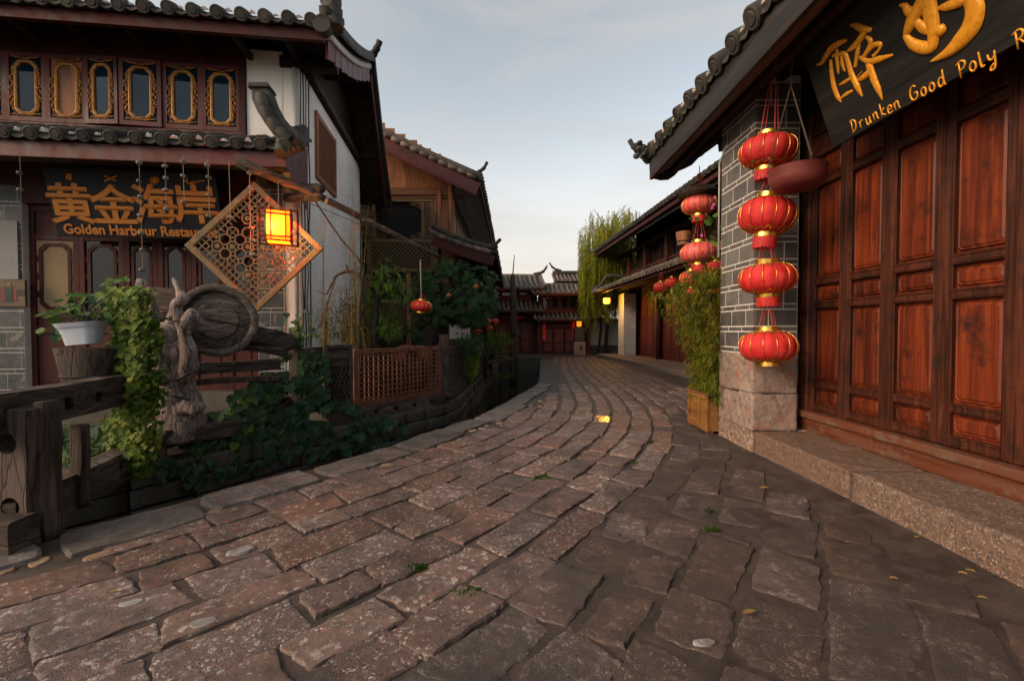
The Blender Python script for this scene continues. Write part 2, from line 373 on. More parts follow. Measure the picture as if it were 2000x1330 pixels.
m_wheel = mat('pale_weathered_wheel', [(.03, .024, .02), (.12, .096, .083), (.24, .20, .175)], (4, 4, 14), (.65, .95), 1., 45, .014, .1, 9., 1.2, spec=.25, crack=1.)
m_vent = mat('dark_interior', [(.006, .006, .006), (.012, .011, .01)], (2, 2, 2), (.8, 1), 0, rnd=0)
m_tan = mat('tan_window_paper', [(.22, .15, .085), (.30, .21, .12)], (3, 3, 3), (.8, 1), 0, rnd=0)
m_signbk = mat('black_sign_board', [(.008, .008, .008), (.014, .014, .014), (.026, .023, .019)], (2, 1, 12), (.45, .7), .3, 60, .002, 0, spec=.2)
m_signbl = mat('dark_blue_sign_board', [(.008, .010, .013), (.015, .018, .022)], (3, 3, 3), (.5, .75), .2, 60, .002, 0, spec=.15)
m_goldpaint = mat('gold_leaf_lettering', [(.66, .25, .012), (.84, .40, .03)], (30, 30, 30), (.22, .4), .5, 90, .003, 0, metal=.2)
m_orange = mat('orange_paint_lettering', [(.36, .115, .004), (.46, .16, .006)], (9, 9, 9), (.5, .7), .2, 60, .002, 0)
m_lantred = mat('red_lantern_silk', [(.36, .009, .010), (.52, .022, .022), (.58, .05, .046)], (6, 6, 6), (.5, .7), .5, 16, .016, .1, spec=.3)
m_lantpale = mat('faded_red_lantern_silk', [(.50, .05, .045), (.62, .09, .08), (.66, .15, .13)], (6, 6, 6), (.4, .65), .3, 14, .012, .1)
m_brass = mat('gold_foil_trim', [(.65, .34, .05), (.9, .56, .12)], (12, 12, 12), (.16, .3), .3, 60, .002, .05, metal=.9)
m_fringe = mat('red_fringe', [(.40, .012, .012), (.55, .03, .025)], (60, 60, 3), (.6, .8), .6, 150, .003, .1)
m_terra = mat('red_terracotta', [(.11, .018, .015), (.17, .032, .026)], (7, 7, 7), (.5, .75), .3, 60, .003, 0)
m_wire = mat('dark_cable', [(.01, .01, .01), (.02, .018, .016)], (5, 5, 5), (.5, .7), 0, rnd=.1)
m_string = mat('pale_string', [(.25, .21, .16), (.35, .3, .24)], (5, 5, 40), (.8, 1), 0, rnd=.1)
m_pipe = mat('pale_pipe', [(.42, .43, .42), (.55, .55, .54)], (3, 3, 3), (.4, .6), 0, rnd=0)
m_pot = mat('white_plastic', [(.42, .47, .56), (.50, .55, .63)], (3, 3, 3), (.35, .5), .1, 30, .002, 0)
m_crate = mat('ochre_planter_wood', [(.11, .045, .012), (.19, .085, .02), (.25, .12, .035)], (9, 1.4, 12), (.4, .7), .4, 60, .003, .1)
m_shell = mat('grey_shell', [(.05, .045, .04), (.12, .105, .09), (.2, .18, .16)], (40, 40, 40), (.5, .8), .6, 90, .004, .3)
m_whitewall = mat('far_white_wall', [(.40, .39, .39), (.55, .54, .53)], (1.2, 1.2, .8), (.8, 1), .2, 20, .004, 0, dirt=(.3, .28, .26))
m_pierwhite = mat('pale_plaster_pier', [(.38, .35, .33), (.55, .52, .49)], (3, 3, 3), (.7, .95), .4, 30, .004, 0)
m_poster = mat('red_paper', [(.5, .02, .015), (.65, .04, .03)], (6, 6, 6), (.6, .8), 0, rnd=.1)
m_flower = mat('pink_flower', [(.5, .08, .22), (.65, .16, .34)], (9, 9, 9), (.6, .8), 0, rnd=.1)
m_ivy = leafmat('dark_ivy_leaf', [(.016, .046, .022), (.036, .088, .040), (.075, .14, .048)], 7)
m_vine = leafmat('yellow_green_leaf', [(.035, .08, .012), (.10, .17, .018), (.25, .27, .026)], 8)
m_bamboo = leafmat('bamboo_leaf', [(.07, .10, .008), (.17, .20, .014), (.32, .26, .028)], 5)
m_willow = leafmat('willow_leaf', [(.12, .15, .007), (.24, .27, .012), (.38, .35, .02)], 1.2)
m_maple = leafmat('dark_maple_leaf', [(.018, .060, .020), (.042, .115, .030), (.085, .17, .04)], 3)
m_leafg = leafmat('fresh_green_leaf', [(.03, .08, .012), (.07, .15, .02), (.13, .19, .03)], 6)
m_drybam = leafmat('dry_bamboo_leaf', [(.05, .045, .012), (.10, .085, .02), (.16, .12, .03)], 6)
m_dryleaf = mat('fallen_leaf', [(.20, .12, .03), (.32, .2, .05)], (30, 30, 30), (.6, .8), 0, rnd=.2)
m_twig = mat('thin_twig_bark', [(.03, .022, .016), (.07, .052, .04)], (20, 20, 6), (.7, .95), .5, 60, .005, .2)
m_culm = mat('bamboo_culm', [(.12, .09, .02), (.2, .15, .04)], (20, 20, 2), (.4, .7), 0, rnd=.2)
m_bark = mat('dark_tree_bark', [(.018, .014, .011), (.05, .038, .03)], (16, 16, 3), (.8, 1), .9, 40, .015, .1)
def glassmat(name, col, ior=1.9):
    m, nt, b = newmat(name)
    b.inputs['Base Color'].default_value = (*col, 1); b.inputs['Roughness'].default_value = .03; b.inputs['IOR'].default_value = ior
    bp = nt.nodes.new('ShaderNodeBump'); bp.inputs['Strength'].default_value = .04; bp.inputs['Distance'].default_value = .02
    nt.links.new(ntex(nt, coords(nt), 2.5, 2.), bp.inputs['Height']); nt.links.new(bp.outputs[0], b.inputs['Normal'])
    return m
m_glass = glassmat('dark_window_glass', (.006, .020, .036), 1.36)  # blue of the reflected sky is put into the base colour
m_glasslow = glassmat('dim_door_glass', (.012, .012, .012), 1.5)
def watermat():
    m, nt, b = newmat('dark_canal_water')
    b.inputs['Base Color'].default_value = (.008, .012, .008, 1); b.inputs['Roughness'].default_value = .06
    bp = nt.nodes.new('ShaderNodeBump'); bp.inputs['Strength'].default_value = .25; bp.inputs['Distance'].default_value = .03
    nt.links.new(ntex(nt, coords(nt, (3, 1.2, 1)), 2., 4.), bp.inputs['Height']); nt.links.new(bp.outputs[0], b.inputs['Normal'])
    return m
m_water = watermat()
m_lamp = emit('lit_lamp_paper', (1., .43, .03), 1.7)
m_bulb = emit('lit_bulb', (1., .62, .12), 60.)
# ================================================================== GROUND, CANAL, STREET
g = MB(); g.add([(-700, -700, -.85), (700, -700, -.85), (700, 700, -.85), (-700, 700, -.85)], [(0, 1, 2, 3)])
tag(g.build('ground', m_earth), kind='structure')
EDGE = [(-9, -3.4), (-5.9, -.2), (-4.4, 1.2), (-3.02, 2.63), (-2.49, 3.33), (-1.95, 4.05), (-1.53, 4.6), (-1.38, 4.92), (-1.11, 5.54), (-.64, 6.3), (-.21, 7.64), (.08, 8.7), (.62, 10.7), (.8, 13), (1.05, 16.5), (1.25, 19.8)]
BANK = [(-12, -1.2), (-6.9, 1.2), (-4.75, 2.5), (-3.95, 3.7), (-3.35, 4.62), (-2.75, 5.6), (-2.28, 6.35), (-1.26, 7.88), (-1.12, 8.5), (-.9, 14.1), (-.6, 19.8)]
def interp(poly, y):
    for (x0, y0), (x1, y1) in zip(poly, poly[1:]):
        if y <= y1 or (x1, y1) == poly[-1]:
            t = (y - y0) / (y1 - y0); return x0 + (x1 - x0) * t
xedge = lambda y: interp(EDGE, max(-3.3, min(19.8, y)))
def edge_rough(y): return .03 * noise.noise(V((y * 3.1, 0, 0))) + .02 * noise.noise(V((y * 9., 4, 0)))
# street bed: packed mud between the stones, rows across the street, left edge following the canal
ys = []; y = -3.2
while y < 19.8:
    ys.append(y); y += .07 if 0.4 < y < 6.5 else (.14 if y < 10 else .4)
ys.append(19.8)
NC = 100; sv, sf = [], []
XR = 9.0
for y in ys:
    x0 = xedge(y) + edge_rough(y)
    for k in range(NC + 1):
        t = k / NC; x = x0 + (XR - x0) * (t ** 1.35)
        z = .010 * noise.noise(V((x * 2.2, y * 2.2, 1))) + .006 * noise.noise(V((x * 7, y * 7, 3)))
        if x > 5.5 or y < .3: z = 0
        sv.append((x, y, z))
W1 = NC + 1
for i in range(len(ys) - 1):
    for k in range(NC): sf.append((i*W1+k, i*W1+k+1, (i+1)*W1+k+1, (i+1)*W1+k))
b0 = len(sv)
for i, y in enumerate(ys): sv.append((sv[i*W1][0] + .02, y, -.84))
for i in range(len(ys) - 1): sf.append((b0+i, i*W1, (i+1)*W1, b0+i+1))
sb = MB(); sb.add(sv, sf)
street = tag(sb.build('street', m_mud, smooth=True), kind='structure')
fp = MB()
fp.add([(-6, 19.8, -.01), (12, 19.8, -.006), (12, 40, -.006), (-6, 40, -.006), (-6, 19.8, -.84), (1.25, 19.8, -.84), (1.25, 19.8, -.006)], [(0, 1, 2, 3), (4, 5, 6, 0)])
tag(fp.build('far_square', m_mud), kind='structure')
bk = MB()
poly = BANK + [(-6, 19.8), (-40, 19.8), (-40, -1.2)]
bk.prism(poly, -.85, .04)
bank = tag(bk.build('bank', m_earth), kind='structure')
wt = MB(); wt.prism([(a - .6, b) for a, b in BANK] + [(a + .6, b) for a, b in EDGE[::-1]], -.62, -.55)
tag(wt.build('canal_water', m_water), kind='structure')
# canal retaining wall under the bank: rough stones
rw = MB(); 
for (a, b), (c, d) in zip(BANK[2:], BANK[3:]):
    L = sqrt((c-a)**2 + (d-b)**2); n = max(1, int(L / .45))
    for i in range(n):
        for j in range(3):
            p0 = V((a + (c-a)*i/n, b + (d-b)*i/n, 0)); p1 = V((a + (c-a)*(i+1)/n, b + (d-b)*(i+1)/n, 0))
            p0 += (p1-p0)*.04; nrm = V((d-b, -(c-a), 0)).normalized() * (.03 + R.random()*.05)
            z0 = -.6 + j*.2
            p0.z = p1.z = z0 + .1
            rw.beam(p0 + nrm*.5, p1 + nrm*.5, .12 + R.random()*.06, .185, .02, 6, 3)
rwo = tag(rw.build('bank_wall_stones', m_wallstone, bank, smooth=True), kind='stuff')
mb = MB(); mb.box(-1.0, 1.3, 19.3, 19.8, -.84, .16)
tag(mb.build('canal_head_wall', m_wallstone, bevel=.03), 'low mossy stone block closing the end of the canal', 'wall')

# ------------------------------------------------------------------ paving stones
MP = [(-6.5, -1.7), (-4.4, -.6), (-3.2, .2), (-2.2, .98), (-1.4, 1.7), (-.75, 2.42), (-.28, 3.0), (.1, 3.59), (.50, 4.2), (.885, 4.87), (1.25, 5.65), (1.5, 6.43), (1.75, 7.6), (1.87, 8.8), (1.96, 10.5), (2.05, 12.2), (2.17, 14), (2.55, 18), (3.1, 22.5), (3.6, 26)]
def catmull(P, n=12):
    out = []
    for i in range(len(P) - 1):
        p0, p1, p2, p3 = [V((*P[max(0, min(len(P)-1, i+k))], 0)) for k in (-1, 0, 1, 2)]
        for j in range(n):
            t = j / n
            out.append(.5 * ((2*p1) + (p2-p0)*t + (2*p0-5*p1+4*p2-p3)*t*t + (3*p1-p0-3*p2+p3)*t**3))
    out.append(V((*P[-1], 0))); return out
CP = catmull(MP); CS = [0.]
for a, b in zip(CP, CP[1:]): CS.append(CS[-1] + (b-a).length)
def sn(s, n):
    lo, hi = 0, len(CS) - 2
    while lo < hi:
        m = (lo + hi + 1) // 2
        if CS[m] <= s: lo = m
        else: hi = m - 1
    t = (s - CS[lo]) / (CS[lo+1] - CS[lo])
    p = CP[lo].lerp(CP[lo+1], t)
    ta = (CP[min(lo+2, len(CP)-1)] - CP[max(lo-1, 0)]).normalized()
    return p + V((ta.y, -ta.x, 0)) * n
def xright(y): return 2.5 if y < 5.5 else (2.38 if y < 6.2 else (min(4.15, 2.6 + (y - 6.2) * 1.2)))
def stone_mesh(mb, C, nu, nv, top, amp, seed, skew=.0, rnd=.025):
    """C: four ground corners; a worn block with rounded shoulders and a chipped, uneven top"""
    vs, fs = [], []
    for j in range(nv + 1):
        b = sin(pi/2 * (-1 + 2 * j / nv))
        for i in range(nu + 1):
            a = sin(pi/2 * (-1 + 2 * i / nu))
            # round the plan's corners
            k = 1 - rnd * (a*a) * (b*b)
            aa, bb = a * k, b * k
            p = ((C[0]*(1-aa)*(1-bb) + C[1]*(1+aa)*(1-bb) + C[2]*(1+aa)*(1+bb) + C[3]*(1-aa)*(1+bb)) / 4)
            e = max(abs(a), abs(b))
            off = noise.noise_vector(V((p.x*5, p.y*5, seed))) * .016 * e**2 + noise.noise_vector(V((p.x*17, p.y*17, seed))) * .015 * e**3 + noise.noise_vector(V((p.x*45, p.y*45, seed))) * .008 * e**5
            sh = (1 - abs(a)**70) * (1 - abs(b)**50)
            z = -.02 + (top + .02) * sh ** .5
            q = V((p.x, p.y, seed*.37))
            z += amp * sh * (noise.noise(q * 6) * .9 + noise.noise(q * 15) * .55 + noise.noise(q * 38) * .35)
            z += skew * (a * sin(seed) + b * cos(seed)) * sh
            vs.append((p.x + off.x, p.y + off.y, z))
    W = nu + 1
    for j in range(nv):
        for i in range(nu): fs.append((j*W+i, j*W+i+1, (j+1)*W+i+1, (j+1)*W+i))
    mb.add(vs, fs)
stones = []
n = -4.2; ci = 0
while n < 4.6:
    w = .25 + R.random() * .09; s = R.random() * .4
    while s < CS[-1] - 1.2:
        ln = R.choice((.28, .34, .42, .5, .6)) + R.random() * .10
        gap = .002 + R.random() * .006
        worn = n > .7
        c = sn(s + ln/2, n + w/2)
        if .15 < c.y < 21.5 and (worn and c.y < 6.5):
            gap += .003 + .008 * R.random()
        if c.y > .35 and xedge(c.y) + .62 < c.x < xright(c.y) - .16 and c.y < 21.5 and not (c.y < 1.0 and abs(c.x) > 3):
            C = [sn(s + gap, n + gap), sn(s + ln - gap, n + gap), sn(s + ln - gap, n + w - gap), sn(s + gap, n + w - gap)]
            C = [p + V((R.uniform(-1, 1), R.uniform(-1, 1), 0)) * (.026 if not worn else .04) for p in C]
            stones.append((c, C, worn and c.y < 6.8, ln))
        s += ln
    n += w; ci += 1
# row of larger slabs along the canal edge
slabs = []
y = .9
while y < 10.4:
    ln = .55 + R.random() * .55
    y1 = y + ln * .87
    a, b = V((xedge(y) + .03, y, 0)), V((xedge(y1) + .03, y1, 0)); t = (b - a).normalized(); nr = V((t.y, -t.x, 0))
    wd = .34 + R.random() * .16
    slabs.append(((a+b)/2, [a + t*.02, b - t*.02, b - t*.02 + nr*wd, a + t*.02 + nr*wd]))
    y = y1
def key(c): return (c.length) 
vis = sorted(stones, key=lambda t: key(t[0]))
far = MB()
polish_px = GP(1180, 822)
best = min(range(len(vis)), key=lambda i: (vis[i][0] - polish_px).length)
for i, (c, C, worn, ln) in enumerate(vis):
    d = c.length; seed = R.random() * 50
    top = R.uniform(.007, .019) if not worn else R.uniform(.002, .011)
    amp = (.0075 if not worn else .0075)
    nu, nv = (26, 16) if d < 2.6 else ((18, 11) if d < 4.2 else ((10, 7) if d < 7 else (6, 4)))
    if i < 265:
        m = MB(); stone_mesh(m, C, nu, nv, top, amp if i != best else .0006, seed, .004 if i != best else 0.)
        o = m.build('paving_stone', m_polish if i == best else (m_worn if worn else m_pave), street, smooth=True, auto=32)
    else: stone_mesh(far, C, nu, nv, top, .006, seed, .003)
tag(far.build('distant_paving_stones', m_pave, street, smooth=True, auto=32), kind='stuff')
for c, C in slabs:
    m = MB(); stone_mesh(m, C, 20, 8, R.uniform(.022, .035), .007, R.random()*50, .004, .1)
    m.build('edge_slab', m_slab, street, smooth=True, auto=32)
cob = MB(); stone_mesh(cob, [V((-.5, -.5, 0)), V((.5, -.5, 0)), V((.5, .5, 0)), V((-.5, .5, 0))], 8, 7, .22, .06, 3.3, 0, .42)
cme = cob.mesh('cobble', m_cobble, True)
for i in range(60):
    y = R.uniform(1.2, 8.5); x = xedge(y) + R.uniform(.40, .75)
    sz = R.uniform(.035, .10)
    piece('cobble', cme, street, TR(x, y, 0, R.random()*6) @ Matrix.Diagonal((sz*R.uniform(1, 1.7), sz, .055*R.uniform(.7, 1.2), 1)))
m_marble = mat('white_marble', [(.14, .13, .12), (.24, .225, .21), (.34, .32, .3)], (22, 6, 22), (.5, .8), .7, 60, .005, .1)
for px, py, sx_, sy_, r_ in ((257, 1178, .10, .055, .5), (397, 1216, .11, .07, .3), (1375, 1255, .10, .04, .1), (470, 1075, .15, .08, .6)):
    p = GP(px, py, .012); me = cob.mesh('pale_chip', m_marble, True)
    piece('pale_chip', me, street, TR(p.x, p.y, .002, r_) @ Matrix.Diagonal((sx_, sy_, .075, 1)))
# ------------------------------------------------------------------ moss in the joints, fallen leaves
def tuft(loc, n, r, h, name, label, grp):
    m = MB()
    for i in range(n):
        a = R.random()*2*pi; rr = r*sqrt(R.random()); p = V((loc[0]+cos(a)*rr, loc[1]+sin(a)*rr*.6, .0))
        d = V((R.uniform(-1, 1), R.uniform(-1, 1), R.uniform(.6, 1.6))).normalized(); s = d.orthogonal().normalized()
        L = h*R.uniform(.5, 1.2)
        m.add([p, p + d*L*.5 + s*L*.22, p + d*L, p + d*L*.5 - s*L*.22], [(0, 1, 2), (0, 2, 3)])
    o = m.build(name, m_leafg); tag(o, label, 'moss', grp); return o
for px, py, n_, r_ in ((817, 1113, 60, .05), (915, 1163, 70, .06), (1393, 1038, 90, .045), (1060, 935, 60, .08), (1385, 1000, 40, .04), (1270, 865, 40, .05), (1240, 905, 30, .05)):
    p = GP(px, py); tuft(p, n_, r_, .035, 'moss_tuft', 'small tuft of green moss growing in a joint between paving stones', 'moss in the paving joints')
def fallen(px, py, L, rot):
    p = GP(px, py, .022); m = MB()
    n_ = 6; vs, fs = [], []
    for i in range(n_+1):
        t = i/n_; w = L*.17*sin(pi*(t*.9+.05)); z = .002*sin(pi*t) + .002*t
        vs += [(L*(t-.5), -w, z+.006), (L*(t-.5), 0, z), (L*(t-.5), w, z+.007)]
    for i in range(n_):
        for k in (0, 1): fs.append((i*3+k, i*3+k+3, i*3+k+4, i*3+k+1))
    m.add(vs, fs, TR(p.x, p.y, p.z, rot))
    return m.build('fallen_leaf', m_dryleaf)
tag(fallen(1462, 1197, .075, .25), 'long yellow fallen leaf lying on the rust-stained paving', 'leaf')
tag(fallen(1492, 953, .07, -.1), 'small straw-coloured leaf on the muddy paving below the doorstep', 'leaf')
tag(fallen(220, 1157, .05, .3), 'tiny yellow leaf on paving near a pale stone chip', 'leaf')
for px, py, r_ in ((1895, 1115, -.7), (1880, 1120, -.6), (1790, 1050, .1), (1745, 1130, -.5), (1918, 1168, -.4)):
    tag(fallen(px, py, .035, r_), 'thin dry straw leaf scattered beside the granite doorstep', 'leaf', 'straw leaves beside the doorstep')
# ================================================================== ROOF BUILDER
def tiled_roof(parent, o, u, length, up, pitch, r, tm, deckm, sag=0., seg=.26, nseg=6, thick=.07, lime=True, over=.0, cap=True, tname='tile_row'):
    """a slope of tiles: deck slab, a row of half-round cover tiles every pitch, a disc-ended tile and a drip tile at each eave end"""
    o, u, up = V(o), V(u).normalized(), V(up); Ls = up.length; x = up / Ls
    nrm = x.cross(u) if x.cross(u).z > 0 else u.cross(x)
    y = nrm.cross(x); sgn = 1 if y.dot(u) > 0 else -1
    Fm = lambda p: axes(p, x, y, nrm)
    zt = lambda t: -sag * sin(pi * t)
    n = 10
    dk = MB(); vs, fs = [], []
    for i in range(n + 1):
        t = i / n
        for k, (a, z) in enumerate(((0, 0), (length, 0), (length, -thick), (0, -thick))):
            vs.append((t * Ls, a * sgn, zt(t) + z))
    for i in range(n):
        for k in range(4): fs.append((i*4+k, i*4+(k+1) % 4, (i+1)*4+(k+1) % 4, (i+1)*4+k))
    fs += [(3, 2, 1, 0), (n*4, n*4+1, n*4+2, n*4+3)]
    dk.add(vs, fs, Fm(o)); deck = dk.build('roof_deck', deckm, parent)
    # one cover-tile row
    cm = MB(); k = 0; tl = 0.
    while tl < Ls - .02:
        t1 = min(Ls, tl + seg)
        vs, fs = [], []
        for a, rr in ((tl - .03, r), (t1, r * .86)):
            a = max(a, -.0)
            for j in range(nseg + 1):
                q = pi * j / nseg
                vs.append((a, cos(q) * rr, zt(a / Ls) + sin(q) * rr * 1.0 + .004))
        for j in range(nseg): fs.append((j, j+1, nseg+1+j+1, nseg+1+j))
        fs.append(tuple(range(nseg+1)))
        cm.add(vs, fs); tl = t1; k += 1
    cme = cm.mesh('tile_row', tm, True); cme.set_sharp_from_angle(angle=radians(50))
    em = MB()
    if cap:
        vs, fs = [], []; N = 14
        for a, rr in ((.10, r*1.02), (-.05, r*1.06), (-.06, r*.9), (-.055, r*.62), (-.066, r*.55)):
            for j in range(N):
                q = 2*pi*j/N; vs.append((a, cos(q)*rr, sin(q)*rr + .004 - .0*r))
        for i in range(4):
            for j in range(N): fs.append((i*N+j, i*N+(j+1) % N, (i+1)*N+(j+1) % N, (i+1)*N+j))
        fs.append(tuple(4*N+j for j in range(N)))
        em.add(vs, fs)
    eme = em.mesh('eave_tile', tm, True) if cap else None
    if eme: eme.set_sharp_from_angle(angle=radians(40))
    # drip tile: a concave pan lip hanging over the eave between rows
    dm = MB(); vs, fs = [], []
    for a, dz in ((.12, 0), (-.03, 0), (-.05, -.045)):
        for j in range(7):
            q = -1 + j / 3; w = (pitch/2 - r*.5) * q
            vs.append((a, w, .012 + (q*q - 1)*.03 + dz*(1 - .5*abs(q))))
    for i in range(2):
        for j in range(6): fs.append((i*7+j, i*7+j+1, (i+1)*7+j+1, (i+1)*7+j))
    dm.add(vs, fs); dme = dm.mesh('drip_tile', tm, True)
    lm = MB()
    if lime:
        vs = []
        for j in range(9):
            q = pi*j/8; vs.append((-.02 - .02*abs(sin(j*2.3)), cos(q)*(pitch/2-r)*.75, .02 + sin(q)*.045*(1+.3*sin(j*5))))
        vs.append((.06, 0, .06)); lm.add(vs, [(j, j+1, 9) for j in range(8)] + [tuple(range(9))])
    lme = lm.mesh('lime_dab', m_lime) if lime else None
    nc = int(length / pitch + .5)
    for i in range(nc + 1):
        a = min(length, i * pitch); jit = TR(R.uniform(-.008, .008), 0, R.uniform(-.004, .006)) @ Matrix.Rotation(R.uniform(-.012, .012), 4, 'Z')
        B = Fm(o + u * a) @ jit
        piece(tname, cme, parent, B)
        if eme: piece('eave_tile', eme, parent, B @ Matrix.Rotation(R.uniform(-.05, .05), 4, 'Y'))
        if i < nc and cap:
            B2 = Fm(o + u * (a + pitch/2))
            piece('drip_tile', dme, parent, B2)
            if lme and R.random() < .8: piece('lime_dab', lme, parent, B2 @ Matrix.Rotation(pi*(R.random() < .5), 4, 'X') @ Matrix.Diagonal((1, R.uniform(.6, 1.1), R.uniform(.5, 1.1), 1)) if False else B2 @ Matrix.Diagonal((1, R.uniform(.6, 1.1), R.uniform(.5, 1.1), 1)))
    return deck
def horn(parent, pts, r0, r1, m=None, name='ridge_horn', n=10):
    """upswept ridge end made of overlapping tiles"""
    pts = [V(p) for p in pts]; mb = MB(); k = len(pts) - 1
    for i in range(k):
        ra = r0 + (r1 - r0) * i / k; rb = r0 + (r1 - r0) * (i+1) / k
        a, b = pts[i], pts[i+1]
        mb.tube([a, a + (b-a)*.92, b + (b-a)*.12], [ra*.9, ra*1.04, rb*1.1], n, True, .08, 9)
    return mb.build(name, m or m_tile, parent, smooth=True, auto=40)

# ================================================================== RIGHT SHOP HOUSE (doors, pier, eave)
XD = 3.25
shop = thing('shop_house', 'dark timber shop house with red-brown panelled doors and grey tiled eave above a granite step', 'house', (XD, 2.0, 0))
mb = MB(); mb.box(XD + .10, 8.5, -4, 5.9, 0, 4.33); mb.build('wall', m_darkwood, shop)
# ---- doors
LW = .49; Y0 = 4.80
zr = [(.45, .53), (.70, .765), (1.525, 1.60), (1.775, 1.85), (2.80, 2.875), (3.11, 3.19)]
def leaf_mesh():
    m = MB()
    st = .062
    for y0 in (0, LW - st): m.box(-.045, .02, y0, y0 + st, .45, 3.19)
    for z0, z1 in zr: m.box(-.04, .015, st, LW - st, z0, z1)
    # beads along the stiles and rails
    for y in (.012, .047, LW - .047, LW - .012): m.tube([(-.047, y, .455), (-.047, y, 3.185)], .006, 5)
    for z0, z1 in zr:
        for z in (z0 + .012, z1 - .012): m.tube([(-.042, st, z), (-.042, LW - st, z)], .0065, 5)
    for (za, zb) in zip(zr, zr[1:]):
        for y in (st + .005, LW - st - .005): m.tube([(-.034, y, za[1]), (-.034, y, zb[0])], .008, 5)
    return m.mesh('door_leaf', m_doorframe, False)
def panel_mesh(h):
    w = LW - .124; m = MB(); m.box(.004, .012, 0, w, 0, h)
    def ring(ins, ch):
        return [(ins+ch, ins), (w-ins-ch, ins), (w-ins, ins+ch), (w-ins, h-ins-ch), (w-ins-ch, h-ins), (ins+ch, h-ins), (ins, h-ins-ch), (ins, ins+ch)]
    rs = [(.002, .020, .003), (-.016, .026, .024), (-.012, .034, .020), (-.022, .05, .018)]
    vs, fs = [], []
    for xx, ins, ch in rs:
        vs += [(xx, a, b) for a, b in ring(ins, ch)]
    for i in range(3):
        for k in range(8): fs.append((i*8+k, (i+1)*8+k, (i+1)*8+(k+1) % 8, i*8+(k+1) % 8))
    fs.append(tuple(24+k for k in range(8))[::-1])
    m.add(vs, fs); return m.mesh('panel', m_doorwood)
lm = leaf_mesh(); pms = [panel_mesh(b[0] - a[1]) for a, b in zip(zr, zr[1:])]
for i in range(10):
    y = Y0 - (i + 1) * LW
    d = piece('door_leaf', lm, shop, TR(XD, y + .002, 0))
    for k, (a, b) in enumerate(zip(zr, zr[1:])):
        piece('panel', pms[k], d, TR(XD, y + .062, a[1]))
mb = MB(); mb.box(XD - .07, XD + .05, Y0 + .004, Y0 + .13, .43, 3.6); mb.box(XD - .03, XD + .1, Y0 + .132, 5.5, .2, 3.5)
mb.build('door_jamb', m_sillwood, shop, bevel=.008)
mb = MB(); mb.box(XD - .02, XD + .1, -4, Y0, 3.195, 3.34); mb.box(XD - .05, XD + .1, -4, Y0, 3.343, 3.5); mb.box(XD - .01, XD + .1, -4, 5.9, 3.503, 4.27)
mb.build('lintel', m_doorframe, shop, bevel=.006)
mb = MB(); mb.beam((XD - .03, 5.1, .295), (XD - .03, -3.5, .295), .12, .15, .004, 3, 40); mb.build('base_board', m_sillwood, shop, smooth=True)
mb = MB(); mb.beam((XD - .055, 5.06, .405), (XD - .055, -3.5, .405), .17, .07, .004, 3, 40); mb.build('sill', m_sillwood, shop, smooth=True)
# ---- brick pier on granite blocks
PX0, PX1, PY0, PY1 = 2.57, 3.04, 4.75, 5.5
mb = MB(); mb.box(PX0 + .0015, PX1, PY0 + .0015, PY1, 1.0, 3.98)
pier = mb.build('brick_pier', m_lime, shop)
mb = MB(); mb.box(PX1 + .002, XD - .04, 5.12, 5.5, .2, 4.05); mb.build('corner_post', m_darkwood, shop, bevel=.01)
def rough_block(x0, x1, y0, y1, z0, z1, amp, seed, name, m, parent, n=14, smooth=True):
    bm = bmesh.new(); bmesh.ops.create_cube(bm, size=1)
    bmesh.ops.subdivide_edges(bm, edges=bm.edges[:], cuts=n, use_grid_fill=True)
    I = WM[parent].inverted() if parent else ID
    for v in bm.verts:
        c = v.co.copy()
        # soften the arrises
        q = V([math.copysign(abs(t * 2) ** .96, t) for t in c])
        e = sum(1 for t in c if abs(t) > .47)
        k = 1 - .012 * (e >= 2)
        p = V((x0 + (x1-x0)*(c.x*k+.5), y0 + (y1-y0)*(c.y*k+.5), z0 + (z1-z0)*(c.z*k+.5)))
        s = V((seed, seed*.7, 0))
        p += noise.noise_vector(p * 7 + s) * amp + noise.noise_vector(p * 22 + s) * amp * .6
        v.co = I @ p
    me = bpy.data.meshes.new(name); bm.to_mesh(me); bm.free(); me.materials.append(m)
    if smooth: me.polygons.foreach_set('use_smooth', [True] * len(me.polygons))
    return link(bpy.data.objects.new(name, me), parent)
for (a, b, c, d, e, f) in ((PX0, PX1, PY0, 5.02, .225, .62), (PX0, PX1, 5.025, PY1, .225, .60), (PX0, PX1, PY0, 5.16, .623, 1.045), (PX0, PX1, 5.165, PY1, .605, 1.045)):
    rough_block(a - .012, b + .01, c - .012, d, e, f, .009, e*9+c, 'granite_block', m_granite, shop, 16)
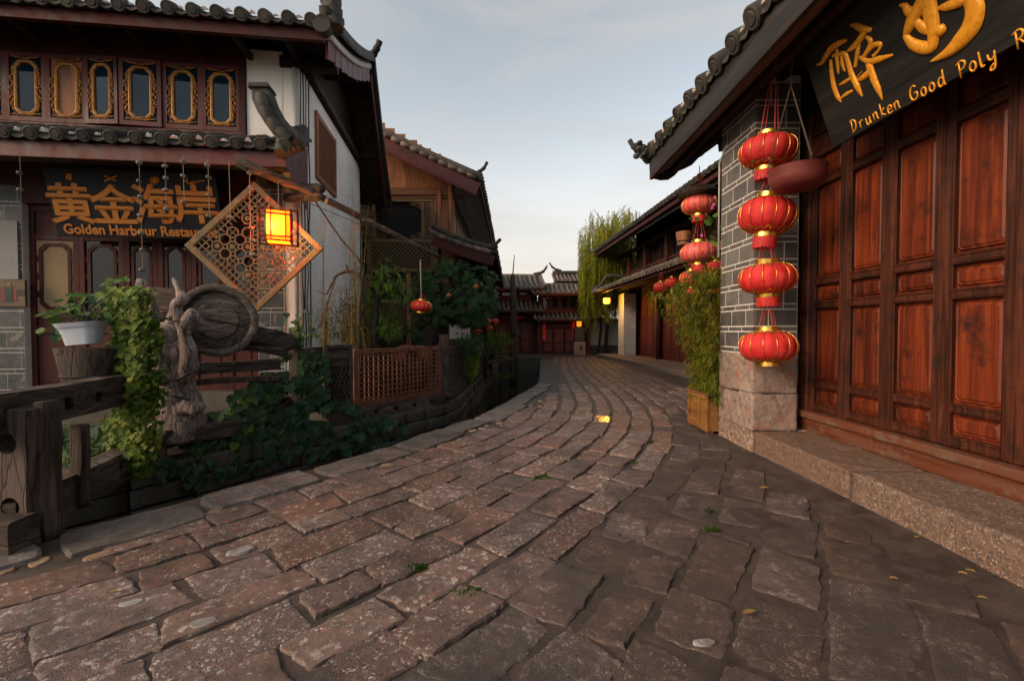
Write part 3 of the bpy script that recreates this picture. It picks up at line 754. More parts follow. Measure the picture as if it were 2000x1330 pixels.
# bricks: tall courses alternate with thin ones, on the street face and the face towards the door
z = 1.055; j = 0
bmc = {}
def brick(x0, x1, y0, y1, z0, z1):
    k = (round(x1-x0, 3), round(y1-y0, 3), round(z1-z0, 3))
    if k not in bmc:
        m = MB(); m.box(0, k[0], 0, k[1], 0, k[2]); bmc[k] = m.mesh('brick', m_brick)
    piece('brick', bmc[k], pier, TR(x0, y0, z0))
JT = .015
while z < 3.95:
    h = .043 if j % 2 == 0 else .165
    if z + h > 3.95: break
    off = 0 if j % 4 == 1 else (.155 if j % 4 == 3 else (.08 if j % 4 == 0 else .23))
    y = PY0 - .002; first = True
    cuts = [PY0]; t = PY0 + (.31 if off == 0 else off)
    while t < PY1 - .05: cuts.append(t); t += .31
    cuts.append(PY1)
    for a, b in zip(cuts, cuts[1:]): brick(PX0 - .001, PX0 + .03, a + (JT/2 if a > PY0 else -.001), b - JT/2, z, z + h)
    cuts = [PX0 + .031]; t = PX0 + (.32 if off in (0, .08) else .16)
    while t < PX1 - .05: cuts.append(t); t += .32
    cuts.append(PX1)
    for a, b in zip(cuts, cuts[1:]): brick(a + (JT/2 if a > PX0 + .04 else 0.), b - JT/2, PY0 - .001, PY0 + .03, z, z + h)
    z += h + JT; j += 1
# ---- granite doorstep
step = thing('doorstep', 'long rough granite doorstep running below the panelled shop doors', 'step', (2.9, 2.0, 0))
y = 5.52
for i, ln in enumerate((.78, 1.35, 1.5, 1.6, 1.8)):
    rough_block(2.585 + (.0 if i else -.02), XD + .06, y - ln + .008, y, -.05, .226 - .004 * (i % 2), .010, i*3.1, 'granite_slab', m_step, step, 40 if i < 4 else 16); y -= ln
# ---- eave and roof
XE, ZE, YE = 2.15, 3.62, 6.93
SL = .6
roof = MB(); 
for ya in (YE - .04,):
    pass
mb = MB(); mb.add([(XE + .03, -4, ZE + .02), (XE + .03, YE - .1, ZE + .02), (XD + .2, YE - .1, ZE + .02 + SL*(XD+.17-XE)), (XD + .2, -4, ZE + .02 + SL*(XD+.17-XE))], [(0, 1, 2, 3)])
mb.build('soffit', m_soffit, shop)
for xx in (2.45, 2.82, 3.12):
    mb = MB(); zz = ZE + .02 + SL*(xx - XE) - .07
    mb.beam((xx, -3.8, zz), (xx, YE - .15, zz), .09, .11, .004, 2, 30); mb.build('purlin', m_darkwood, shop, smooth=True)
for yy in (5.62, .6):
    mb = MB(); mb.beam((XE + .45, yy, 3.62), (XD + .1, yy, 3.72), .11, .16, .006, 4, 8); mb.build('eave_bracket', m_darkwood, shop, smooth=True)
mb = MB(); mb.beam((XE, -4, ZE + .17), (XE, YE, ZE + .17), .05, .34, .006, 2, 60); mb.build('fascia', m_fascia, shop, smooth=True, auto=40)
# curved bargeboard on the far gable end
bp = [(1270, 347), (1290, 352), (1306, 351), (1318, 343), (1326, 334), (1338, 329), (1352, 322), (1364, 309), (1400, 283), (1400, 225), (1330, 225), (1268, 300)]
q = [PT(a, b, YE) for a, b in bp]
mb = MB(); mb.prism([(p.x, p.z) for p in q], 0, .06, axes((0, YE + .03, 0), (1, 0, 0), (0, 0, 1), (0, -1, 0))); mb.build('bargeboard', m_fascia, shop, bevel=.008)
tiled_roof(shop, (XE - .05, YE + .05, ZE + .37), (0, -1, 0), 10.5, (3.2, 0, 3.2*SL), .345, .098, m_tile, m_tile, .05, .3)
o = PT(1258, 290, YE + .02)
horn(shop, [PT(1262, 300, YE), PT(1252, 294, YE), PT(1243, 292, YE), PT(1236, 286, YE), PT(1230, 275, YE)], .055, .03)
mb = MB()
for i in range(14):
    p = PT(1252 + R.uniform(-10, 12), 292 + R.uniform(-14, 16), YE + R.uniform(-.1, .1)); mb.tube([p, p + V((R.uniform(-.05, .05), R.uniform(-.05, .05), R.uniform(-.05, .05)))], [.05, .03], 7, True, .3, 12)
mb.build('corner_ornament', m_tile, shop, smooth=True)
# small drainpipe beside the pier and cable under the eave
mb = MB(); mb.tube([(PX0 - .02, PY1 + .02, 2.2), (PX0 - .02, PY1 + .02, 3.35), (PX0 + .0, PY1 - .1, 3.5), (PX0 + .1, PY1 - .5, 3.62)], .012, 6); mb.build('conduit', m_pipe, shop, smooth=True)

# ================================================================== BIG CARVED SIGN
BL, TL = PT(1627, 289, 3.95), PT(1560, 85, 3.95)
yv = (TL - BL); SH = yv.length; yv.normalize(); xv = V((0, -1, 0)); zv = xv.cross(yv)
SF = axes(BL, xv, yv, zv)
SW = 3.1
sign = thing('carved_sign', 'black carved board with gilded brush characters hung tilted under the eave above the panelled doors', 'sign', M=SF)
mb = MB(SF); mb.box(0, SW, 0, SH, -.045, 0); mb.build('board', m_signbk, sign, bevel=.004)
Z6 = lambda x, y: PL(1540 + x/4.157, y/4.157, SF, 2, 0.)
SC = 1 / 4.157 * (3.6 / F)
strokes = [
 [(228,532,8),(270,512,30),(310,450,46),(350,395,50),(410,355,45),(480,325,14)],
 [(345,485,26),(352,580,34),(372,700,42),(405,790,36),(432,832,6)],
 [(400,400,20),(395,450,32),(402,530,30),(408,600,14)],
 [(360,455,22),(455,438,36),(485,500,38),(515,600,42),(560,700,46),(602,785,10)],
 [(432,440,22),(440,520,30),(462,582,14)],
 [(415,690,10),(470,662,30),(520,622,12)],
 [(425,800,14),(475,765,30),(530,735,14)],
 [(500,205,8),(550,212,36),(610,240,52),(684,243,18)],
 [(625,250,40),(590,315,50),(535,380,44),(485,412,18)],
 [(580,350,18),(565,430,36),(545,545,24)],
 [(632,300,18),(672,335,36),(655,400,36),(600,482,26)],
 [(650,420,16),(700,368,36),(752,362,30),(735,410,18),(690,458,22)],
 [(585,465,22),(655,500,36),(740,482,42),(858,445,10)],
 [(650,515,36),(665,575,46),(620,622,46),(565,655,18)],
 [(668,535,40),(698,640,50),(735,725,42),(768,812,6)],
 [(605,575,7),(550,640,8)],
 [(905,42,8),(950,50,36),(985,95,54),(1050,100,50),(1075,105,6)],
 [(1135,-150,40),(1110,-60,60),(1075,40,74),(1010,170,84),(955,290,30)],
 [(950,285,30),(1015,355,60),(1095,388,72),(1165,385,64),(1185,310,64),(1180,200,78),(1155,80,88),(1140,-40,80),(1100,-110,40),(1085,-130,5)],
 [(1022,150,6),(1035,165,36),(1100,222,58),(1180,252,52),(1250,246,66),(1276,244,40),(1290,242,5)],
 [(1215,65,8),(1290,52,48),(1400,15,56),(1480,-40,40),(1500,-55,5)],
 [(1325,-120,5),(1350,-120,34),(1450,-110,60),(1490,-20,80),(1522,80,98),(1495,205,104),(1410,320,92),(1300,425,58),(1158,502,6)],
]
for si, st in enumerate(strokes):
    P = [Z6(a, b) for a, b, w in st]; rr = [w * SC * .56 for a, b, w in st]
    # smooth the brush stroke
    PP, RR = [], []
    for i in range(len(P) - 1):
        p0, p1, p2, p3 = [P[max(0, min(len(P)-1, i+k))] for k in (-1, 0, 1, 2)]
        for j in range(5):
            t = j / 5; PP.append(.5*((2*p1) + (p2-p0)*t + (2*p0-5*p1+4*p2-p3)*t*t + (3*p1-p0-3*p2+p3)*t**3)); RR.append(rr[i]*(1-t) + rr[i+1]*t)
    PP.append(P[-1]); RR.append(rr[-1])
    vs, fs = [], []; N = 6
    for i, p in enumerate(PP):
        t = (PP[min(i+1, len(PP)-1)] - PP[max(0, i-1)]); t.z = 0; t.normalize(); s_ = V((-t.y, t.x, 0))
        for k in range(N + 1):
            qq = pi * k / N; vs.append(V((p.x, p.y, .0015 + si*.0002)) + s_ * cos(qq) * RR[i] + V((0, 0, 1)) * sin(qq) * min(RR[i] * .6, .022))
    for i in range(len(PP) - 1):
        for k in range(N): fs.append((i*(N+1)+k, i*(N+1)+k+1, (i+1)*(N+1)+k+1, (i+1)*(N+1)+k))
    mb = MB(SF); mb.add(vs, fs); mb.build('brush_stroke', m_goldpaint, sign, smooth=True)
GL = {
 'D': [[(.12,0),(.17,1)],[(-.02,.98),(.4,.98),(.66,.72),(.62,.3),(.4,.06),(.05,0)]],
 'r': [[(.08,.6),(.14,0)],[(.13,.38),(.3,.58),(.5,.56)]],
 'u': [[(.03,.6),(.07,.15),(.22,.0),(.4,.12),(.46,.6)],[(.46,.6),(.5,.1),(.6,.02)]],
 'n': [[(.04,.6),(.1,0)],[(.1,.38),(.28,.6),(.44,.52),(.47,.12),(.6,.02)]],
 'k': [[(.1,1.05),(.1,0)],[(.48,.6),(.12,.3),(.55,.0)]],
 'e': [[(.04,.3),(.46,.36),(.42,.54),(.25,.6),(.06,.44),(.04,.16),(.22,0),(.5,.1)]],
 'G': [[(.64,.84),(.45,1),(.18,.86),(.03,.5),(.14,.1),(.4,0),(.66,.16),(.66,.46),(.4,.45)]],
 'o': [[(.28,.6),(.07,.44),(.05,.16),(.24,0),(.44,.14),(.45,.44),(.28,.6),(.14,.5)]],
 'd': [[(.46,.48),(.25,.6),(.05,.4),(.07,.1),(.24,0),(.46,.2)],[(.52,1.05),(.48,.12),(.6,.0)]],
 'P': [[(.12,-.05),(.16,1)],[(-.05,.88),(.36,1),(.62,.8),(.5,.52),(.15,.42)]],
 'l': [[(.08,1.0),(.1,.14),(.2,0),(.32,.06)]],
 'y': [[(.04,.62),(.1,.3),(.28,.22),(.46,.36)],[(.52,.66),(.46,.0),(.34,-.36),(.12,-.4),(.08,-.24),(.34,-.06)]],
 'R': [[(.12,-.05),(.16,1)],[(-.05,.88),(.36,1),(.6,.8),(.48,.54),(.15,.44)],[(.32,.46),(.66,0)]],
}
for ch, zx, zy in (('D',520,1078),('r',585,1048),('u',640,1020),('n',697,985),('k',757,955),('e',815,930),('n',868,900),('G',1000,828),('o',1085,790),('o',1152,755),('d',1225,715),('P',1390,638),('o',1480,592),('l',1560,555),('y',1628,530),('R',1850,405)):
    p = Z6(zx, zy); mb = MB(SF); s_ = .092
    for pl in GL[ch]:
        pts = [V((p.x + (a + b*.1) * s_ * .86, p.y + b * s_, .001)) for a, b in pl]
        if len(pts) > 2:
            q = []
            for i in range(len(pts) - 1):
                p0, p1, p2, p3 = [pts[max(0, min(len(pts)-1, i+k))] for k in (-1, 0, 1, 2)]
                for j in range(4):
                    t = j/4; q.append(.5*((2*p1)+(p2-p0)*t+(2*p0-5*p1+4*p2-p3)*t*t+(3*p1-p0-3*p2+p3)*t**3))
            pts = q + [pts[-1]]
        mb.tube(pts, [.0048 + .0018*sin(pi*i/max(1, len(pts)-1)) for i in range(len(pts))], 6)
    mb.build('letter', m_goldpaint, sign, smooth=True)
mb = MB()
for t in (.35, 2.2):
    a = SF @ V((t, SH, -.02)); mb.tube([a, a + V((.12, 0, .12))], .008, 5)
mb.build('hanger', m_wire, sign)
# flood lamp fixture under the board (unlit)
fl = thing('flood_lamp', 'small black flood lamp fixed to the door lintel below the gilded sign', 'lamp', PT(1958, 178, 3.1))
c = PT(1958, 178, 3.1)
mb = MB(); mb.lathe([(.02, -.06), (.045, -.055), (.06, .05), (.05, .055), (.045, .04)], 14, Matrix.Translation(c) @ Matrix.Rotation(2.3, 4, 'Y')); mb.build('housing', m_wire, fl, smooth=True, auto=40)
mb = MB(); mb.bar(c, (XD - .04, c.y, c.z + .02), .02, .02); mb.build('arm', m_wire, fl)

# ================================================================== LANTERNS
RIBN = 14
def ribpts(r, h): return [(r * (cos(a) ** .62) + .001, h * sin(a)) for a in [(-80 + 160 * i / 14) * pi / 180 for i in range(15)]]
def lantern(label, c, w, hb, mat_, group=None, cord=.2, tilt=(0, 0), fringe=True, gold=True, topz=None):
    """ribbed silk lantern: body, gilt ribs, gold collars above and below, red fringe, cord"""
    M = Matrix.Translation(c) @ Matrix.Rotation(tilt[0], 4, 'X') @ Matrix.Rotation(tilt[1], 4, 'Y')
    t = thing('red_lantern', label, 'lantern', M=M, group=group)
    r, h = w / 2, hb / 2
    mb = MB(M); pr = ribpts(r, h); mb.lathe(pr, RIBN * 5, None, RIBN, .045); mb.build('silk_body', mat_, t, smooth=True)
    rb = MB(); rb.tube([(a * 1.0 + .002, 0, b) for a, b in pr], .0026 if w > .3 else .0022, 5); rme = rb.mesh('rib', m_brass, True)
    for k in range(RIBN): piece('rib', rme, t, M @ Matrix.Rotation(2*pi*k/RIBN, 4, 'Z'))
    rc = r * .42
    for s_ in (1, -1):
        mb = MB(M); z0 = s_ * h * .97
        mb.lathe([(rc*.9, z0 - .004), (rc, z0 - .004), (rc, z0 + s_*h*.26), (rc*.93, z0 + s_*h*.27), (rc*.9, z0)], 28); mb.build('gold_collar', m_brass, t, smooth=True, auto=35)
    if gold:
        # stencilled gilt petals round the lower and upper edge
        mb = MB(M)
        for s_ in (-1, 1):
            for k in range(8):
                a0 = 2*pi*(k+.5)/8
                for j, (da, el, rr) in enumerate(((0, 52, .034), (.13, 60, .022), (-.13, 60, .022), (.26, 57, .018), (-.26, 57, .018))):
                    e = radians(el); R_ = r * cos(e)**.62 * 1.012; z0 = s_*h*sin(e)*1.012; aa = a0 + da*1.2
                    p = V((R_*cos(aa), R_*sin(aa), z0)); nn = V((cos(aa)*.6, sin(aa)*.6, s_*.8)).normalized(); tx = nn.orthogonal().normalized(); ty = nn.cross(tx)
                    rr *= w / .53 * .62
                    mb.add([p + nn*.003] + [p + (tx*cos(2*pi*q/7) + ty*sin(2*pi*q/7))*rr for q in range(7)], [(0, 1+q, 1+(q+1) % 7) for q in range(7)])
        mb.build('gilt_petals', m_brass, t, kind='stuff')
    if fringe:
        mb = MB(M); z0 = -h * 1.24; fl_ = h * .62
        for k in range(64):
            a = 2*pi*k/64; x, y = cos(a)*rc*.97, sin(a)*rc*.97; s_ = V((-sin(a), cos(a), 0))*rc*.047
            d = fl_*R.uniform(.88, 1.05); p0 = V((x, y, z0 + .01)); p1 = V((x*R.uniform(.98, 1.05), y*R.uniform(.98, 1.05), z0 - d))
            mb.add([p0 - s_, p0 + s_, p1 + s_*.8, p1 - s_*.8], [(0, 1, 2, 3)])
        mb.build('fringe', m_fringe, t, kind='stuff')
    mb = MB(M)
    for a in (0, pi/2, pi, 1.5*pi): mb.tube([(rc*.8*cos(a), rc*.8*sin(a), h*1.2), (rc*.35*cos(a), rc*.35*sin(a), h + cord)], .0035, 4)
    mb.build('cord', m_fringe, t)
    return t
g1 = 'lantern string on the brick pier'
L1Y = 4.42
for i, (px, py, w, hb, tl, tt) in enumerate(((1500, 297, .52, .30, (0, .0), 'topmost, beside the hanging terracotta bowl'), (1498, 422, .52, .35, (0.04, .05), 'second from top, its silk wrinkled'),
        (1499, 544, .52, .30, (0, 0), 'third from the top, above the bottom one'), (1500, 677, .52, .315, (0, -.02), 'the lowest, without fringe'))):
    lantern('red silk lantern hanging on the brick pier, ' + tt, PT(px, py, L1Y), w, hb, m_lantred, g1, .24 if i else .5, (tl[0] + (.05, -.03, .02, -.06)[i], tl[1] + (.04, .03, -.05, .03)[i]), fringe=(i != 3))
g2 = 'faded lanterns beyond the pier'
for px, py, Y, w, hb, tt in ((1366, 400, 6.4, .48, .27, 'below the dark hat-shaped shade'), (1366, 494, 6.4, .52, .29, 'wrapped by the climbing vine beyond the brick pier'), (1352, 545, 7.3, .40, .26, 'small, half hidden by bamboo leaves'), (1400, 532, 7.0, .52, .34, 'in shadow just behind the brick pier')):
    lantern('faded red lantern ' + tt, PT(px, py, Y), w, hb, m_lantpale if Y < 6.9 else m_lantred, g2, .3)
hat = thing('hat_shade', 'dark shallow conical shade hanging above the faded lanterns under the eave', 'lampshade', PT(1366, 362, 6.35))
mb = MB(); c = PT(1366, 372, 6.35); mb.lathe([(.30, -.07), (.27, -.04), (.18, .03), (.08, .07), (.03, .085), (.02, .075), (.1, .05), (.25, -.055)], 30, Matrix.Translation(c)); mb.build('shade', m_darkwood, hat, smooth=True)
mb = MB(); mb.tube([c + V((0, 0, .07)), (c.x, c.y, 3.62)], .006, 5); mb.build('wire', m_wire, hat)
# hanging terracotta bowl
c = PT(1557, 350, 4.02)
bowl = thing('hanging_bowl', 'wide red terracotta bowl hanging on chains beside the top lantern', 'bowl', c)
mb = MB(); mb.lathe([(.09, -.12), (.16, -.11), (.205, -.07), (.228, 0), (.23, .095), (.238, .11), (.22, .11), (.21, .09), (.205, 0), (.14, -.08)], 40, Matrix.Translation(c) @ Matrix.Diagonal((1, 1, .8, 1))); mb.build('pot', m_terra, bowl, smooth=True, auto=50)
ap = PT(1545, 168, 4.02)
mb = MB()
for a in (.4, 2.5, 4.6): mb.tube([c + V((.235*cos(a), .235*sin(a), .12)), ap], .005, 5)
mb.tube([ap, ap + V((.02, 0, .42))], .006, 5)
mb.build('chain', m_twig, bowl)
# ================================================================== PLANTER WITH BAMBOO
pl = thing('planter_box', 'ochre wooden planter box with framed panels standing against the brick pier', 'planter', (2.6, 5.82, 0))
X0, X1, Y0p, Y1p, ZT = 2.435, 2.80, 5.52, 6.13, .475
mb = MB(); mb.box(X0 + .012, X1, Y0p + .012, Y1p - .01, .035, ZT - .05); mb.build('box', m_crate, pl, bevel=.004)
for a, b, c, d in ((Y0p, Y0p + .045, .03, ZT), (Y0p + .235, Y0p + .275, .1, ZT - .04), (Y1p - .045, Y1p, .03, ZT)):
    mb = MB(); mb.box(X0 - .012, X0 + .014, a, b, c, d); mb.build('stile', m_crate, pl, bevel=.004)
for c, d in ((.03, .1), (ZT - .045, ZT)):
    mb = MB(); mb.box(X0 - .010, X0 + .013, Y0p + .047, Y1p - .047, c, d); mb.build('rail', m_crate, pl, bevel=.004)
mb = MB(); mb.box(X0 - .02, X0 + .03, Y0p - .02, Y1p + .02, ZT + .002, ZT + .03); mb.build('lip', m_fence, pl, bevel=.005)
mb = MB(); mb.box(X0 + .02, X1 - .02, Y0p + .02, Y1p - .02, ZT - .08, ZT - .02); mb.build('soil', m_earth, pl)
for sy in (Y0p + .05, Y1p - .05):
    mb = MB(); mb.box(X0 + .02, X0 + .08, sy - .03, sy + .03, 0, .034); mb.build('foot', m_fence, pl)
def blade(mb, p, d, L, w, droop=.3):
    """narrow folded leaf with a drooping tip"""
    d = d.normalized(); s = d.cross(V((0, 0, 1)))
    s = s.normalized() if s.length > .05 else V((1, 0, 0))
    up = s.cross(d)
    s = (s + up * R.uniform(-.8, .8)).normalized()
    a = p + d * L * .4; b = p + d * L + V((0, 0, -droop * L))
    mb.add([p, a + s*w, b, a - s*w, a - up*w*.3], [(0, 1, 4), (1, 2, 4), (0, 4, 3), (4, 2, 3)])
def rnd_dir(zlo=-1, zhi=1):
    a = R.random()*2*pi; z = R.uniform(zlo, zhi); r = sqrt(max(0, 1-z*z)); return V((r*cos(a), r*sin(a), z))
bb = thing('bamboo_plant', 'bushy yellow-green bamboo spilling over the ochre planter beside the brick pier', 'plant', (2.6, 5.82, .4))
cul = MB(); lv = MB()
base = V((2.62, 5.82, .42))
# outline of the foliage mass: height -> (left reach, right reach)
def bam_x(z):
    for z0, l0, r0, z1, l1, r1 in ((.42, 2.46, 2.6, .9, 2.40, 2.70), (.9, 2.40, 2.70, 1.35, 2.24, 2.75), (1.35, 2.22, 2.75, 1.62, 1.98, 2.8), (1.62, 1.98, 2.8, 1.83, 1.88, 2.8), (1.83, 2.05, 2.8, 2.1, 2.4, 2.78)):
        if z0 <= z <= z1:
            t = (z-z0)/(z1-z0); return l0+(l1-l0)*t, r0+(r1-r0)*t
    return 2.4, 2.7
for i in range(26):
    x1 = R.uniform(2.0, 2.75); z1 = R.uniform(1.3, 2.05)
    p0 = base + V((R.uniform(-.14, .12), R.uniform(-.22, .25), 0)); p1 = V((x1, R.uniform(5.35, 6.15), z1)); m_ = (p0 + p1) / 2 + V((.1, 0, .25))
    cul.tube([p0, p0.lerp(m_, .5) + V((.02, 0, .06)), m_, m_.lerp(p1, .5) + V((0, 0, .06)), p1], [.007, .006, .005, .004, .002], 5)
cul.build('culm', m_culm, bb)
cnt = 0
while cnt < 7600:
    z = R.uniform(.42, 2.1); l, r = bam_x(z); x = l + (r-l)*R.random()
    y = R.uniform(5.36 if x < 2.5 else 5.5, 6.2)
    if noise.noise(V((x*5, y*5, z*4))) < -.22 - .2*(x > 2.4): continue
    p = V((x, y, z)); d = V((R.uniform(-1.3, .5), R.uniform(-1, .8), R.uniform(-.9, .5)))
    for k in range(R.randint(2, 4)):
        blade(lv, p, d + rnd_dir()*.6, R.uniform(.055, .115), R.uniform(.0045, .008), R.uniform(.1, .5)); cnt += 1
lv.build('foliage', m_bamboo, bb, kind='stuff')
# heart-leaved climber on the lanterns
cl = thing('climbing_vine', 'green heart-leaved climbing vine with pink flowers twining down the faded lanterns', 'vine', PT(1400, 560, 6.0))
st = MB()
vp = [[(1402, 400), (1400, 430), (1404, 470), (1398, 500), (1402, 540)], [(1400, 440), (1388, 460), (1380, 490), (1370, 520), (1360, 560)], [(1400, 420), (1385, 440), (1362, 450), (1345, 470)], [(1395, 480), (1350, 525), (1335, 518)], [(1390, 545), (1360, 565), (1340, 590)]]
for v_ in vp: st.tube([PT(a + R.uniform(-2, 2), b, 5.95 + R.uniform(-.08, .08)) for a, b in v_], .004, 4)
st.build('stem', m_twig, cl)
hm = MB(); hv = [(0, 0, 0)] + [(.5*sin(a)*(1.0 + .15*cos(a*1)), .42 - .58*cos(a)*.95 - .0, .09*abs(sin(a))) for a in [2*pi*i/12 for i in range(12)]]
hm.add([(0, .3, -.04)] + hv[1:], [(0, 1+i, 1+(i+1) % 12) for i in range(12)]); hme = hm.mesh('leaf', m_leafg, True)
for (px, py, s_) in ((1388, 424, .13), (1380, 430, .1), (1396, 418, .09), (1403, 452, .08), (1392, 470, .1), (1395, 462, .08), (1360, 425, .07), (1352, 428, .06), (1378, 545, .15), (1384, 538, .12), (1357, 538, .09), (1350, 530, .08), (1370, 556, .1), (1342, 523, .05), (1337, 515, .045), (1396, 510, .06), (1393, 500, .05), (1405, 440, .07), (1346, 521, .05), (1362, 560, .1), (1330, 555, .05), (1390, 560, .12), (1400, 555, .1)):
    c = PT(px, py, 5.92 + R.uniform(-.1, .05))
    piece('leaf', hme, cl, Matrix.Translation(c) @ Matrix.Rotation(R.uniform(-.8, .8), 4, 'Y') @ Matrix.Rotation(R.uniform(.5, 1.3) + pi, 4, 'X') @ Matrix.Rotation(R.uniform(-1, 1), 4, 'Z') @ Matrix.Diagonal((s_, s_, s_, 1)))
fm = MB(); fm.add([(0, 0, 0)] + [(cos(2*pi*i/10)*(.5 if i % 2 else .28), sin(2*pi*i/10)*(.5 if i % 2 else .28), .15) for i in range(10)], [(0, 1+i, 1+(i+1) % 10) for i in range(10)]); fme = fm.mesh('flower', m_flower)
for px, py in ((1395, 386), (1389, 406), (1369, 460), (1392, 400)):
    piece('flower', fme, cl, Matrix.Translation(PT(px, py, 5.9)) @ Matrix.Rotation(pi/2, 4, 'X') @ Matrix.Diagonal((.06, .06, .06, 1)))

# ================================================================== SECOND HOUSE ON THE RIGHT
A2 = radians(3.7)
D2 = V((sin(A2), -cos(A2), 0)); N2 = V((-cos(A2), -sin(A2), 0)); O2 = V((5.70, 22.0, 0))
H2F = axes(O2, D2, N2, V((0, 0, 1)))     # local: x towards the camera along the front, y out to the street
h2 = thing('veranda_house', 'two-storey red timber house with tiled eaves, panelled doors and veranda beside the willow', 'house', M=H2F)
LEN2 = 15.0
mb = MB(H2F); mb.box(.0, 1.3, -5, -.06, 0, 3.7); mb.box(1.3, LEN2, -5, -.06, 0, 5.7); mb.build('wall', m_darkred, h2)
mb = MB(H2F); mb.box(0.3, LEN2, .75, .85, 3.1, 3.3); mb.box(.3, LEN2, -.05, .02, 2.75, 3.2); mb.build('lintel_beam', m_darkwood, h2)
ps = MB(H2F); ps.box(1.15, 1.95, .25, .82, .15, 2.95); ps.build('plaster_pier', m_pierwhite, h2, bevel=.015)
mb = MB(H2F); mb.box(0, LEN2 - 1, -.1, 1.55, -.02, .15); mb.build('stone_plinth', m_step, h2, bevel=.02)
# doors: two visible bays of four leaves and one more towards the camera
def leaf2(w, h):
    m = MB(); s_ = .05
    for a in (0, w - s_): m.box(a, a + s_, -.03, .03, 0, h)
    for z0 in (0, .16*h, .54*h, .63*h, h - .06): m.box(s_, w - s_, -.025, .025, z0, z0 + .06)
    return m.mesh('door_leaf', m_farred)
def pan2(w, h): 
    m = MB(); m.box(0, w, -.008, .008, 0, h); m.box(.03, w - .03, .008, .016, .03, h - .03); return m.mesh('panel', m_redwood)
lw2, lh2 = .735, 2.6; lm2 = leaf2(lw2, lh2)
pz = [(.06, .16*lh2), (.16*lh2 + .06, .54*lh2), (.54*lh2 + .06, .63*lh2), (.63*lh2 + .06, lh2 - .06)]
pm2 = [pan2(lw2 - .1, b - a) for a, b in pz]
for bay in range(3):
    for k in range(4):
        xx = 1.15 + bay*3.25 + k*lw2 - (1.0 if False else 0)
        B = H2F @ TR(xx, .0, .15)
        d = piece('door_leaf', lm2, h2, B)
        for (a, b), pm_ in zip(pz, pm2): piece('panel', pm_, d, B @ TR(.05, 0, a))
    mb = MB(H2F); mb.tube([(1.15 + bay*3.25 + 4*lw2 + .15, .12, .15), (1.15 + bay*3.25 + 4*lw2 + .15, .12, 3.1)], .11, 12); mb.build('post', m_darkred, h2, smooth=True)
# lower skirt roof
EV = 1.75
mb = MB(H2F); mb.add([(.2, EV - .05, 3.06), (LEN2, EV - .05, 3.06), (LEN2, 0, 3.78), (.2, 0, 3.78)], [(0, 1, 2, 3)]); mb.build('soffit', m_darkwood, h2)
mb = MB(H2F); mb.box(.2, LEN2, EV - .06, EV, 2.99, 3.12); mb.build('fascia', m_darkred, h2)
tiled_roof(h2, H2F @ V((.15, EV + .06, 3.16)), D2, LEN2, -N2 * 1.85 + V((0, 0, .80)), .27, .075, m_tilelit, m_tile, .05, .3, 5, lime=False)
e0 = H2F @ V((.15, EV + .1, 3.2))
horn(h2, [e0 + V((0, 0, 0)), e0 + V((.25, .02, .16)), e0 + V((.5, .0, .33)), e0 + V((.66, 0, .58)), e0 + V((.78, 0, .78))], .10, .08)
mb = MB(); mb.beam(e0 + V((.8, 0, .76)), e0 + V((1.75, -.1, .72)), .16, .16, .01); mb.build('ridge_cap', m_tile, h2, smooth=True)
# upper storey: boarded wall, open veranda end with posts, eave
for i, xx in enumerate((-.3, 1.25, 3.3, 5.5, 7.7, 9.9)):
    mb = MB(H2F); mb.box(xx - .1, xx + .1, .22, .40, 3.7, 5.0); mb.build('veranda_post', m_darkred, h2, bevel=.01)
mb = MB(H2F)
mb.box(1.3, LEN2, -.05, .04, 3.7, 5.72)
mb.build('upper_wall', m_darkwood, h2)
for i in range(18):
    mb = MB(H2F); mb.box(2.4 + i*.6, 2.4 + i*.6 + .07, .042, .08, 3.8, 5.0); mb.build('upper_batten', m_darkred, h2)
mb = MB(H2F); mb.box(-.4, LEN2, .2, .34, 4.86, 5.0); mb.box(-.4, LEN2, .26, .32, 3.92, 4.0); mb.build('veranda_rail', m_darkred, h2)
UE = 1.45
UZ = 5.02
mb = MB(H2F); mb.add([(-.75, UE, UZ), (LEN2, UE, UZ), (LEN2, -1, UZ + 1.3), (-.75, -1, UZ + 1.3)], [(0, 1, 2, 3)]); mb.build('upper_soffit', m_darkwood, h2)
mb = MB(H2F); mb.box(-.8, LEN2, UE - .02, UE + .05, UZ - .02, UZ + .16); mb.build('upper_fascia', m_darkred, h2)
tiled_roof(h2, H2F @ V((-.85, UE + .12, UZ + .2)), D2, LEN2 + .8, -N2 * 3.6 + V((0, 0, 1.9)), .27, .078, m_tile, m_tile, .06, .4, 5, lime=False)
e1 = H2F @ V((-.85, UE + .12, UZ + .2))
horn(h2, [e1, e1 + V((-.2, .0, .04)), e1 + V((-.42, 0, .12))], .09, .05)
# bucket on the skirt roof
c = PT(1336, 466, 13.6)
bu = thing('wooden_tub', 'small pale wooden tub standing on the lit tiled skirt roof', 'tub', c)
mb = MB(); mb.lathe([(.19, -.2), (.24, .19), (.215, .19), (.2, .1), (.17, -.16)], 18, Matrix.Translation(c)); mb.build('staves', m_rawwood, bu, smooth=True, auto=40)
mb = MB(); mb.lathe([(.205, -.12), (.212, -.08), (.2, -.08)], 18, Matrix.Translation(c)); mb.build('hoop', m_wire, bu)
